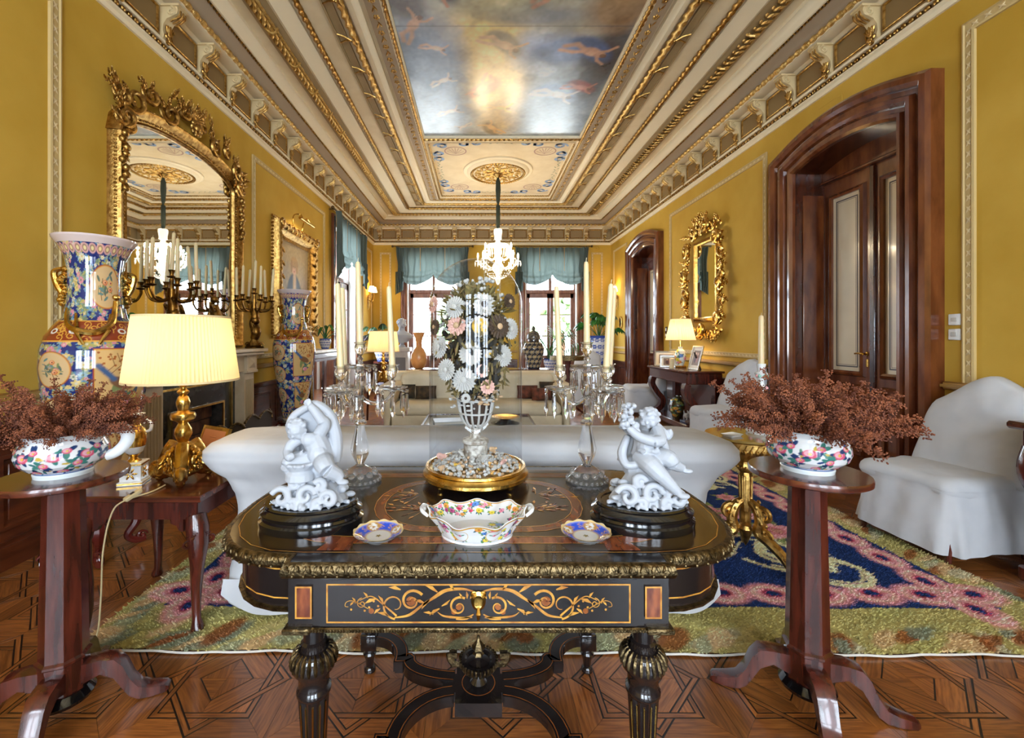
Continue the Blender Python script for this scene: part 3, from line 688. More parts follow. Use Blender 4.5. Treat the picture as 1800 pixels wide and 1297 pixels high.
# ---- doors on the right wall
def casing(w2, zs, rise, prof, M_, n=14):
    pts = [(-w2, 0), (-w2, zs)] + [(-w2 + 2 * w2 * i / n, zs + rise * (1 - (2 * i / n - 1) ** 2)) for i in range(1, n)] + [(w2, zs), (w2, 0)]
    return MB().sweep(prof, pts, False, M_)
CPROF = [(0, -.02), (0, .05), (.02, .075), (.045, .075), (.055, .05), (.085, .05), (.095, .085), (.12, .105), (.15, .105), (.165, .07), (.2, .07), (.21, .1), (.24, .125), (.28, .12), (.305, .1), (.305, -.02)]
FROST = M('frosted_door_glass', S(230, 216, 188), .3, col2=S(214, 198, 168), vs=2, spec=.6, coat=.5)
def make_door(name, cy):
    d = bpy.data.objects.new(name, None); link(d); struct(d); d['label'] = 'tall arched walnut double door with frosted panes'
    T = MR @ Matrix.Translation((cy, 0, 0))
    casing(DW, 3.03, .1, CPROF, T).obj('casing', WALNUT, d, ang=25)
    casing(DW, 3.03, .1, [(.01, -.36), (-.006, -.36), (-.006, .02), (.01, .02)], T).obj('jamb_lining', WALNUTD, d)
    for s_ in (-1, 1):
        j = MB(); x = s_ * (DW - .006)
        j.box(x - s_ * .014, x, .3, 2.8, -.27, -.05, T, b=.006); j.obj('jamb_panel', WALNUT, d)
    MB().box(-DW, DW, 2.93, 3.16, -.33, -.27, T).obj('transom_board', WALNUT, d)
    MB().box(-DW, DW, 2.9, 2.935, -.33, -.24, T, b=.01).obj('transom_bar', WALNUT, d)
    for s_ in (-1, 1):
        x0, x1 = (-DW + .004, -.004) if s_ < 0 else (.004, DW - .004)
        m = MB(); m.box(x0, x1, 0, 2.9, -.33, -.285, T); m.box(x0, x1, 0, .012, -.5, -.2, T)  # thin floor slab added to block light leaking in under the leaf
        ix0, ix1, g0, g1 = x0 + .12, x1 - .12, .98, 2.72
        m.sweep([(0, -.29), (0, -.26), (.02, -.25), (.04, -.262), (.055, -.285)], [(ix0, g0), (ix1, g0), (ix1, g1), (ix0, g1)][::-1], True, T)
        lfo = m.obj('leaf', WALNUT, d, ang=25)
        MB().box(ix0, ix1, g0, g1, -.285, -.281, T).obj('frosted_pane', FROST, lfo, False)
        e = MB(); r_ = .035
        e.sweep([(0, -.2805), (.012, -.2805)], [(ix1 - r_, g0 + r_), (ix1 - r_, g1 - r_), (ix0 + r_, g1 - r_), (ix0 + r_, g0 + r_)], True, T, pc=False)
        e.sweep([(0, -.2803), (.004, -.2803)], [(ix1 - r_ - .02, g0 + r_ + .02), (ix1 - r_ - .02, g1 - r_ - .02), (ix0 + r_ + .02, g1 - r_ - .02), (ix0 + r_ + .02, g0 + r_ + .02)], True, T, pc=False)
        e.obj('etched_border', M('etched_line', S(70, 64, 66), .5), lfo, False)
        p = MB(); p.sweep([(0, -.29), (0, -.265), (.02, -.258), (.035, -.285)], [(ix0, .2), (ix1, .2), (ix1, .82), (ix0, .82)][::-1], True, T); p.box(ix0 + .05, ix1 - .05, .25, .77, -.29, -.27, T, b=.01); p.obj('lower_panel', WALNUT, lfo)
        if s_ > 0:
            hd = MB(); hd.lathe([(.02, 0), (.02, .01), (.009, .014), (.009, .045)], 12, M=T @ rot(t=(x0 + .06, 1.15, -.285))); hd.tube([(x0 + .06, 1.15, -.24), (x0 + .11, 1.155, -.24), (x0 + .15, 1.15, -.245)], [.011, .009, .008], 8, M=T); hd.box(x0 + .045, x0 + .075, 1.03, 1.1, -.286, -.28, T)
            hd.obj('handle', GILT, lfo)
        else:
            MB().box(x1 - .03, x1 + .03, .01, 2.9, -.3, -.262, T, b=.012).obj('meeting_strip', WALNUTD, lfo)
    return d
make_door('door_1', D1); d2_ = make_door('door_2', D2)
d2_['label'] = 'walnut double door nearest the window wall'; bpy.data.objects['door_1']['label'] = 'large arched walnut double door beside the light switches'
# ---- French windows
PROFW = [(0, -.02), (0, .03), (.03, .045), (.05, .03), (.09, .03), (.11, .055), (.15, .05), (.16, .03), (.16, -.02)]
def french(name, M_, cx, hw, top, label, mat=WALNUT, rails=(1.35, 1.9), detail=True):
    wroot = bpy.data.objects.new(name, None); link(wroot); struct(wroot); wroot['label'] = label
    T = M_ @ Matrix.Translation((cx, 0, 0)); c0, c1 = -.2, -.15
    casing(hw, top - .001, 0, PROFW, T, 2).obj('casing', mat, wroot, ang=25)
    MB().box(-hw, -hw + .02, 0, top, -WT, 0, T).box(hw - .02, hw, 0, top, -WT, 0, T).box(-hw, hw, top - .02, top, -WT, 0, T).obj('reveal', M('white_reveal', S(226, 224, 218), .6), wroot)
    f = MB(); f.box(-hw, -hw + .06, 0, top, c0 - .01, c1 + .01, T); f.box(hw - .06, hw, 0, top, c0 - .01, c1 + .01, T); f.box(-hw, hw, top - .06, top, c0, c1, T); f.box(-hw, hw, 2.44, 2.54, c0 - .02, c1 + .02, T, b=.015); f.box(-.035, .035, 2.5, top, c0, c1, T)
    f.obj('frame', mat, wroot)
    for s_ in (-1, 1):
        x0, x1 = (-hw + .06, -.003) if s_ < 0 else (.003, hw - .06)
        m = MB(); m.box(x0, x0 + .075, .02, 2.44, c0, c1, T); m.box(x1 - .075, x1, .02, 2.44, c0, c1, T); m.box(x0, x1, .02, .22, c0, c1, T); m.box(x0, x1, .72, .85, c0, c1, T); m.box(x0, x1, 2.33, 2.44, c0, c1, T)
        for z_ in rails: m.box(x0, x1, z_ - .013, z_ + .013, c0 + .01, c1 - .01, T)
        lfo = m.obj('leaf', mat, wroot, False)
        MB().box(x0 + .06, x1 - .06, .2, .74, c0 + .012, c1 - .012, T, b=.01).obj('lower_panel', mat, lfo, False)
        zs = [.85, *rails, 2.33]
        for z0, z1 in zip(zs[:-1], zs[1:]): MB().add([(x0 + .07, z0, -.175), (x1 - .07, z0, -.175), (x1 - .07, z1, -.175), (x0 + .07, z1, -.175)], [(0, 1, 2, 3)], T).obj('pane', WGLASS, lfo, False)
        xa, xb = (-hw + .06, -.035) if s_ < 0 else (.035, hw - .06)
        MB().add([(xa, 2.54, -.175), (xb, 2.54, -.175), (xb, top - .06, -.175), (xa, top - .06, -.175)], [(0, 1, 2, 3)], T).obj('pane', WGLASS, wroot, False)
    return wroot
PALEW = M('reddish_window_wood', S(134, 84, 58), .35, col2=S(104, 58, 36), vs=4, st=(4, 4, 1))
french('window_1', MBK, W1, WW, WH, 'left French window at the far end of the room', PALEW)
french('window_2', MBK, W2, WW, WH, 'right French window at the far end of the room', PALEW)
french('window_3', ML, LW, .7, WH, 'French window in the left wall past the portrait', WALNUT)
for k, (x, _) in enumerate(FW_): french('window_%d' % (4 + k), MFR, x, .7, 3.5, 'window behind the viewer', WALNUT)
gar = MB().box(-30, 30, YB + .5, 60, -.3, -.2).obj('garden_terrace', M('pale_gravel', S(200, 196, 186), .9), smooth=False); struct(gar)
# garden trees beyond the far windows
TREE = M('garden_foliage', S(126, 150, 96), .8, col2=S(90, 116, 70), vs=3)
for k, (x, y, s_) in enumerate([(2.2, 24, 1.0), (5.2, 27, 1.2), (-1.8, 26, .9)]):
    t = thing('garden_tree', ['garden tree seen through the right French window', 'larger garden tree further right outside the windows', 'garden tree outside behind the left French window'][k], 'tree', (x, y, -.2), group='trees outside the far windows')
    MB().tube([(0, 0, 0), (.1, 0, 1), (0, .1, 2 * s_)], [.18, .14, .1], 8).obj('trunk', STEM, t)
    c = MB()
    for q in range(70):
        a, b = random.uniform(0, 2 * PI), random.uniform(-.9, 1.4); r_ = random.uniform(.6, 1.3) * s_
        c.ell((r_ * C(a) * C(b), r_ * Sn(a) * C(b), 2.3 * s_ + r_ * Sn(b)), tuple(random.uniform(.2, .4) * s_ for _ in range(3)), 6, 4)
    c.obj('crown', TREE, t)
# ---- small fittings of the walls
for z_, lab, kind in [(1.43, 'white wall socket plate above the rocker switch, right of the large door', 0), (1.325, 'white rocker light switch under the socket plate, right of the large door', 1)]:
    t = thing('light_switch' if kind else 'switch_plate', lab, 'switch', (XR, 3.055, z_), 0)
    k_ = Matrix(((0, 0, -1, 0), (1, 0, 0, 0), (0, 1, 0, 0), (0, 0, 0, 1)))
    MB().box(-.04, .04, -.04, .04, 0, .01, k_, b=.004).obj('plate', WHITEP, t)
    MB().box(-.02, .02, -.014, .014, .01, .014, k_, b=.003).obj('rocker' if kind else 'insert', M('grey_plastic', S(200, 198, 190), .4), t)
t = MB().box(4.0, 4.28, 3.38, 3.56, 0, .006, MR, b=.003).obj('access_panel', WALL); tag(t, 'small wall hatch painted yellow above the large door', 'hatch')
t = thing('double_switch', 'small dark double switch beside the far walnut door', 'switch', (XR, 7.74, 1.4)); k_ = Matrix(((0, 0, -1, 0), (1, 0, 0, 0), (0, 1, 0, 0), (0, 0, 0, 1)))
MB().box(-.04, .04, -.1, .1, 0, .012, k_, b=.004).obj('plate', M('dark_brass', S(70, 52, 30), .4, .8), t)
for z_ in (-.05, .05): MB().box(-.02, .02, z_ - .025, z_ + .025, .012, .018, k_, b=.004).obj('rocker', WHITEP, t)
# ================================================================ centre table
def se(cx, a, b, e=2.6, n=14, s_=1):
    return [(cx + s_ * a * max(C(t), 0) ** (2 / e), b * math.copysign(abs(Sn(t)) ** (2 / e), t)) for t in [-PI / 2 + PI * i / n for i in range(n + 1)]]
TZ = .75
ct = thing('centre_table', 'ebonised centre table with marquetry drawer and brass mounts, holding the glass dome', 'table', (0, 1.453, 0))
def outline(off=0.):
    r_ = se(.47, .285 - off, .36 - off); l_ = [(-x, y) for x, y in r_[::-1]]
    return [(-.475 + off, -.405 + off), (.475 - off, -.405 + off)] + r_ + [(.475 - off, .405 - off), (-.475 + off, .405 - off)] + l_
top = MB(); top.prism(outline(.012), .722, TZ); top.obj('table_top', EBONY, ct, False)
mo = MB(); ol = outline(.006); mo.sweep([(0, .716), (-.008, .718), (-.012, .728), (-.01, .742), (-.002, .7512), (.006, .7512), (.006, .716)], ol, True); mo.obj('edge_moulding', OLDBR, ct, ang=60)
ga = MB()
per = []
for i in range(len(ol)):
    p, q = Vector(ol[i]), Vector(ol[(i + 1) % len(ol)]); L_ = (q - p).length; n = max(1, int(L_ / .0135))
    for k in range(n): per.append((p + (q - p) * ((k + .5) / n), (q - p).normalized()))
for i, (p, d) in enumerate(per):
    nx, ny = d.y, -d.x; an = math.atan2(d.y, d.x)
    ga.ell((0, 0, 0), (.0045, .005, .009), 6, 4, rot(rz=an, ry=.4 if i % 2 else -.4, rx=-.3, t=(p.x + nx * .009, p.y + ny * .009, .7395)))
    if i % 2: ga.ell((p.x + nx * .0125, p.y + ny * .0125, .7245), .0046, 6, 4)
stuff(ga.obj('cast_leaf_edging', OLDBR, ct))
# top inlays
def dpath(sx, sy, hx, e=2.3):
    r_ = se(hx, sx, sy, e, 12); return r_ + [(-x, -y) for x, y in r_]
zt = TZ + .0006
tb = MB(); tb.sweep([(0, zt), (.036, zt)], dpath(.25, .295, .36), True, pc=False)
tb.sweep([(0, zt), (.028, zt)], dpath(.2, .225, .14, 2.1), True, pc=False)
for s_ in (-1, 1): tb.add([(s_ * .335, -.335, zt + .0006), (s_ * .42, -.335, zt + .0006), (s_ * .40, -.265, zt + .0006), (s_ * .335, -.265, zt + .0006)], [(0, 1, 2, 3)])
tb.obj('tulipwood_banding', TULIP, ct, False)
ln = MB()
for pth in (dpath(.252, .297, .36), dpath(.212, .257, .36), dpath(.202, .227, .14, 2.1), dpath(.17, .195, .14, 2.1), dpath(.285, .345, .45)): ln.sweep([(0, zt + .0003), (.0022, zt + .0003)], pth, True, pc=False)
ln.obj('top_stringing', BOX, ct, False)
bd_ = MB(); bd_.sweep([(0, zt - .0002), (.075, zt - .0002)], dpath(.262, .335, .47), True, pc=False); bd_.obj('reflection_border', M('reflected_wall_brown', S(62, 44, 22), .16, coat=.6, col2=S(44, 30, 16), vs=9), ct, False)  # brown tone stands in for the yellow wall's reflection in the top
mq, mqd = MB(), MB()
def spray(cx, cy, sx):
    for k in range(16):
        a = random.uniform(-.5, .9) if k % 3 else random.uniform(-1.3, 1.6); l = random.uniform(.03, .12)
        x, y = cx + sx * l * C(a) * 1.1, cy + l * Sn(a) * .6
        mq.ribbon([(cx + sx * .02 * C(a), cy + .01 * Sn(a)), ((cx + x) / 2, (cy + y) / 2 + .004), (x, y)], [.001, .0018, .001], zt + .0003)
        (mq if k % 2 else mqd).ribbon([(x, y), (x + sx * .012 * C(a + .4), y + .012 * Sn(a + .4)), (x + sx * .026 * C(a + .2), y + .026 * Sn(a + .2))], [.002, .011, .001], zt + .0004)
    for k in range(6): mqd.ribbon(arc(cx + sx * .04 + .008 * C(k * 1.05), cy + .008 * Sn(k * 1.05), .003, 0, 2 * PI, 8), .006, zt + .0006)
spray(.16, -.06, 1); spray(-.16, -.06, -1); spray(.2, .06, 1); spray(-.2, .06, -1)
stuff(mq.obj('top_marquetry', BOX, ct, False)); stuff(mqd.obj('top_marquetry_dark', BOXD, ct, False))
# apron
fy = -.392
MB().box(-.467, .467, fy, fy + .05, .588, .716).obj('apron_front', EBONY, ct, False)
MB().box(-.467, .467, .342, .392, .588, .716).obj('apron_back', EBONY, ct, False)
for s_ in (-1, 1):
    d_ = MB(); pr = se(.45, .262, .332, 2.6, 14); d_.sweep([(0, .6), (0, .716), (.02, .716), (.02, .6)], [(s_ * x, y * s_) for x, y in pr], False); d_.obj('apron_end', EBONY, ct)
    l2 = MB()
    for z_ in (.622, .697): l2.sweep([(-.0006, z_), (-.0006, z_ + .004)], [(s_ * x, y * s_) for x, y in pr], False, pc=False)
    for q in range(3):
        a = -1.0 + q * 1.0
        T = rot(t=(0, 0, .66)) 
    l2.obj('end_stringing', BOX, ct, False)
    rp = MB(); rp.sweep([(.002, .592), (-.008, .592), (-.01, .6), (.002, .602)], [(s_ * x, y * s_) for x, y in pr], False); rp.obj('end_base_moulding', OLDBR, ct)
rp = MB(); rp.box(-.41, .41, fy - .008, fy, .580, .592, b=.003)
for s_ in (-1, 1): rp.box(s_ * .41, s_ * .478, fy - .014, fy + .06, .578, .592, b=.003)
for k in range(130): rp.ell((-.475 + .95 * k / 129, fy - .009, .586), (.003, .003, .004), 5, 4)
rp.obj('apron_base_moulding', OLDBR, ct)
FM = Matrix(((1, 0, 0, 0), (0, 0, -1, fy - .0008), (0, 1, 0, .651), (0, 0, 0, 1)))       # front face: (x, up, out)
dr = MB().box(-.388, .388, -.056, .058, -.03, .003, FM).obj('drawer', EBONY, ct, False)
fs_ = MB(); fs_.sweep([(0, .0036), (.004, .0036)], [(-.372, -.048), (.372, -.048), (.372, .048), (-.372, .048)], True, FM, pc=False); fs_.obj('drawer_stringing', BOX, dr, False)
A, B = MB(), MB(); Z = .0038
def leafr(mb, x, y, a, l, w_): mb.ribbon([(x, y), (x + l * .5 * C(a + .15), y + l * .5 * Sn(a + .15)), (x + l * C(a), y + l * Sn(a))], [w_ * .3, w_, .0004], Z, T_)
for s_ in (-1, 1):
    T_ = FM @ Matrix.Diagonal((s_, 1, 1, 1))
    A.ribbon(cr([(.012, .03, 0), (.04, .036, 0), (.08, .032, 0), (.11, .014, 0), (.14, -.006, 0), (.17, -.028, 0), (.205, -.034, 0)], 6), [.003, .007, .009, .005, .007, .003], Z, T_)
    A.ribbon(spiral(.048, -.008, .026, .006, 2.2, -1.25, 26), [.006, .004, .002], Z, T_)
    A.ribbon(spiral(.163, .006, .03, .006, 2.6, -1.3, 28), [.007, .005, .002], Z, T_); A.ribbon(spiral(.205, -.004, .034, .01, -1.6, 1.0, 24), [.005, .004, .0015], Z, T_)
    A.ribbon(cr([(.20, -.03, 0), (.235, .0, 0), (.262, .018, 0), (.29, .008, 0)], 6), [.005, .003, .0015], Z, T_); A.ribbon(spiral(.285, .0, .014, .003, 1.6, -1.2, 18), .002, Z, T_); A.ribbon(cr([(.27, -.012, 0), (.305, .006, 0), (.322, .004, 0), (.326, -.006, 0), (.318, -.008, 0)], 5), [.002, .0015, .001], Z, T_)
    A.ribbon(cr([(.055, -.038, 0), (.03, -.036, 0), (.012, -.026, 0)], 6), [.003, .007, .003], Z, T_); A.ribbon(cr([(.015, -.034, 0), (.05, -.034, 0), (.085, -.03, 0), (.1, -.02, 0)], 6), [.002, .006, .001], Z, T_)
    for x, y, a, l, w_ in [(.1, .028, .5, .035, .009), (.12, .01, -.9, .03, .008), (.13, .0, .3, .03, .008), (.19, .034, .2, .03, .009), (.232, .0, 1.0, .024, .007), (.25, .012, -.4, .03, .009), (.22, -.03, .3, .028, .008), (.27, .014, .9, .018, .006), (.3, .004, .9, .014, .005), (.305, .004, -.8, .012, .005), (.06, .034, .8, .02, .007), (.09, -.006, 2.5, .026, .006), (.095, -.012, -.6, .03, .008), (.11, -.026, .2, .025, .007), (.24, -.012, -.7, .02, .007), (.028, .012, 1.5, .018, .006), (.04, .012, 1.1, .016, .005), (.02, .012, 1.9, .016, .005)]: leafr(A, x, y, a, l, w_)
    for x, y, r_ in [(.165, .006, .012), (.048, -.008, .008), (.262, -.018, .007), (.06, -.02, .007)]: B.ribbon(arc(x, y, r_ / 2, 0, 2 * PI, 10), r_, Z - .0001, T_)
    for k in range(7): A.ribbon(arc(.245 + .011 * k, -.006 + .012 * Sn(k * 1.7), .0015, 0, 2 * PI, 6), .003, Z, T_)
stuff(A.obj('drawer_marquetry', BOX, dr, False)); stuff(B.obj('drawer_marquetry_dark', BOXD, dr, False))
es = MB(); es.lathe([(.016, 0), (.018, .004), (.012, .008), (.008, .006), (.002, .006)], 16, sy=1.3, M=FM @ rot(t=(0, .008, .003))); es.tube([(0, -.006, .008), (0, -.02, .014), (0, -.034, .012)], [.004, .006, .003], 8, M=FM)
for s_ in (-1, 1): es.tube([(s_ * x, y, .006) for x, y in spiral(.01, .024, .008, .002, -1.5, 1.2, 12)], .003, 5, M=FM)
es.obj('escutcheon', GILT, dr)
for s_ in (-1, 1):
    pn = MB().box(s_ * .428 - .019, s_ * .428 + .019, -.036, .04, 0, .003, FM).obj('corner_panel', TULIP, ct, False)
    MB().sweep([(-.0015, .0036), (.0025, .0036)], [(s_ * .428 - .019, -.036), (s_ * .428 + .019, -.036), (s_ * .428 + .019, .04), (s_ * .428 - .019, .04)], True, FM, pc=False).obj('corner_stringing', BOX, pn, False)
# legs
LP_ = [(.022, 0), (.022, .012), (.014, .02), (.018, .05), (.026, .07), (.016, .085), (.018, .092)]
def leg(x, y):
    l_ = MB(); l_.lathe(LP_, 20); l_.box(-.03, .03, -.03, .03, .092, .156, b=.004); l_.lathe([(.021, .156), (.025, .17), (.024, .185)], 20)
    l_.lathe([(.024, .18), (.036, .375), (.037, .385)], 48, lobes=12, lam=.07); l_.lathe([(.037, .383), (.043, .39), (.043, .4), (.038, .405), (.038, .435), (.052, .452), (.055, .47), (.05, .49), (.044, .5), (.032, .502), (.03, .512), (.032, .52), (.026, .525), (.026, .59)], 28)
    o = l_.obj('leg', EBONY, ct, ang=50); o.location = (x, y, 0)
    cu = MB()
    for k in range(22): a = 2 * PI * k / 22; cu.tube([((q) * C(a), q * Sn(a), z_) for q, z_ in [(.055, .462), (.056, .476), (.05, .493), (.038, .503)]], [.003, .0052, .0045, .002], 5)
    cu.obj('gadrooned_collar', OLDBR, o)
    fi = MB()
    for k in range(12): a = 2 * PI * (k + .5) / 12; fi.tube([(.029 * C(a), .029 * Sn(a), .25), (.0345 * C(a), .0345 * Sn(a), .37)], .0022, 5)
    fi.obj('brass_fluting', GILT, o)
for x in (-.425, .425):
    for y in (-.335, .24): leg(x, y)
st = MB(); lines = MB()
def arm(sx, sy):
    y0 = .24 if sy > 0 else .335
    pts = [(.425, y0)] + arc(.40, y0 - .12, .12, PI / 2, PI, 8, .12)[0:] + [(.28, y0 - .125), (.255, y0 - .125)] + [(x, y) for x, y in arc(.06, y0 - .13, .19, 0, -PI / 2 * .92, 9, y0 - .16)]
    path_ = [(sx * x, sy * y) for x, y in pts]
    st.sweep([(-.024, .108), (.024, .108), (.024, .142), (-.024, .142)], path_, False)
    for u in (-.019, .016): lines.sweep([(u, .1426), (u + .003, .1426)], path_, False, pc=False)
    st.box(sx * .235, sx * .3, sy * (y0 - .145), sy * (y0 - .105), .1, .1405)
for sx in (-1, 1):
    for sy in (-1, 1): arm(sx, sy)
st.box(-.075, .075, -.085, .085, .1, .1435); st.box(-.12, .12, -.04, .04, .108, .1412)
so = st.obj('stretcher', EBONY, ct, ang=30); lines.ribbon(arc(0, 0, .055, 0, 2 * PI, 32), .003, .1442); lines.obj('stretcher_stringing', BOXD, so, False)
ur = MB(); ur.lathe([(.022, .142), (.028, .15), (.02, .16), (.014, .168), (.018, .178), (.045, .192), (.058, .21), (.06, .222), (.046, .224), (.04, .218), (.012, .226), (.01, .24)], 28); uo = ur.obj('urn', EBONY, ct)
ub = MB()
for k in range(30): a = 2 * PI * k / 30; ub.tube([(r_ * C(a), r_ * Sn(a), z_) for r_, z_ in [(.04, .19), (.056, .202), (.064, .216), (.062, .226)]], .0045, 5)
ub.lathe([(.008, .23), (.018, .238), (.012, .248), (.02, .258), (.016, .272), (.006, .285), (.004, .3)], 12, lobes=6, lam=.15)
for s_ in (-1, 1): ub.tube([(s_ * .058, 0, .2), (s_ * .085, 0, .205), (s_ * .095, 0, .222), (s_ * .1, 0, .242)], [.004, .006, .006, .005], 6, flat=2); ub.box(s_ * .072, s_ * .098, -.008, .008, .228, .246)
ub.obj('urn_mounts', OLDBR, uo)

# ================================================================ things on the table
# ---- porcelain figures
def rock_scrolls(mb, w, d, h, seed):
    r_ = random.Random(seed)
    mb.lathe([(.001, 0), (.9, 0), (1, .02), (.8, .35), (.55, .75), (.42, 1.0), (.3, 1.03), (.001, 1.03)], 20, sx=w * .92, sy=d * .9, M=Matrix.Diagonal((1, 1, h, 1)))
    for k in range(26):
        a = r_.uniform(0, 2 * PI); t = r_.uniform(.02, .8); q = 1 - .5 * t
        mb.ell((w * q * C(a), d * q * Sn(a), h * t + .006), (r_.uniform(.008, .018), r_.uniform(.008, .015), r_.uniform(.008, .014)), 8, 6)
    for (x, z, r0, s_) in [(-w * .62, h * .36, h * .34, 1), (w * .0, h * .42, h * .32, -1), (w * .6, h * .3, h * .28, 1), (-w * .28, h * .16, h * .15, 1), (w * .32, h * .16, h * .16, -1), (-w * .3, h * .75, h * .2, -1), (w * .35, h * .72, h * .2, 1)]:
        mb.tube([(x + u, -d * (.98 - .35 * (z + v) / h), z + v) for u, v in spiral(0, 0, r0, r0 * .15, PI * .9 if s_ > 0 else .1, -s_ * 1.2, 26)], [.009, .0115, .008, .004], 8)
    for k in range(11):
        x = -w + 2 * w * k / 10; mb.tube([(x * .9, -d * .75 * math.sqrt(max(.1, 1 - (x / w) ** 2)), .004), (x, -d * .98 * math.sqrt(max(.1, 1 - (x / w) ** 2)) - .003, .006), (x * 1.03, -d * 1.02 * math.sqrt(max(.1, 1 - (x / w) ** 2)) - .006, .002)], [.008, .007, .004], 6)
def limb(mb, pts, rs): mb.tube(cr(pts, 6), rs, 12)
def plinth(name, label, X, Y):
    t = thing(name, label, 'plinth', (X, Y, TZ + .001))
    MB().lathe([(.001, 0), (.15, 0), (.152, .012), (.152, .02), (.143, .025), (.141, .032), (.147, .037), (.148, .044), (.138, .051), (.134, .056), (.136, .061), (.132, .066), (.12, .066), (.118, .063), (.001, .063)], 64, sy=.72).obj('moulded_base', BLACKL, t)
    return t
plinth('oval_plinth', 'black moulded oval plinth under the hooded porcelain cherub', -.497, 1.29)
plinth('oval_plinth', 'black moulded oval plinth under the cherub holding flowers', .487, 1.29)
def hand(mb, c, d, s_=.011):
    c, d = Vector(c), Vector(d).normalized(); side = d.cross(Vector((0, 1, .2))).normalized()
    mb.ell(tuple(c), (s_ * .9, s_ * .6, s_ * .9), 8, 6)
    for k in range(5):
        o = side * (k - 2) * s_ * .42; l = s_ * (1.5 - .12 * abs(k - 1.6)) * (.75 if k == 4 else 1)
        mb.tube([tuple(c + o), tuple(c + o * 1.15 + d * l * .7), tuple(c + o * 1.1 + d * l + Vector((0, -.2 * s_, -.25 * s_)))], [s_ * .26, s_ * .24, s_ * .17], 6)
def head(mb, c, s_, fwd, hair):
    c = Vector(c); f = Vector(fwd).normalized(); up = Vector((0, 0, 1)); u = (up - f * up.dot(f)).normalized(); sd = f.cross(u)
    def q(a, b, d): return tuple(c + sd * a * s_ + u * b * s_ + f * d * s_)
    mb.ell(tuple(c), (s_ * .92, s_ * .95, s_), 14, 10)
    for a in (-1, 1):
        mb.ell(q(a * .42, -.3, .6), s_ * .36, 10, 8); mb.ell(q(a * .34, .06, .84), (s_ * .14, s_ * .1, s_ * .09), 8, 6); mb.ell(q(a * .9, -.12, 0), (s_ * .16, s_ * .2, s_ * .25), 8, 6)
        mb.tube([q(a * .18, .26, .86), q(a * .4, .3, .8), q(a * .58, .2, .68)], s_ * .07, 6)
    mb.ell(q(0, -.16, .98), (s_ * .15, s_ * .15, s_ * .17), 8, 6); mb.ell(q(0, -.46, .8), (s_ * .2, s_ * .13, s_ * .08), 8, 6); mb.ell(q(0, -.62, .68), s_ * .24, 8, 6)
    r_ = random.Random(hair)
    for k in range(46):
        a, b = r_.uniform(0, 2 * PI), r_.uniform(0, 1); v = f * (C(a) * .75 * math.sqrt(b) - .45) + sd * Sn(a) * .85 * math.sqrt(b) + u * (.25 + .75 * (1 - b))
        mb.ell(tuple(c + v.normalized() * s_ * .98), s_ * r_.uniform(.16, .26), 7, 5)
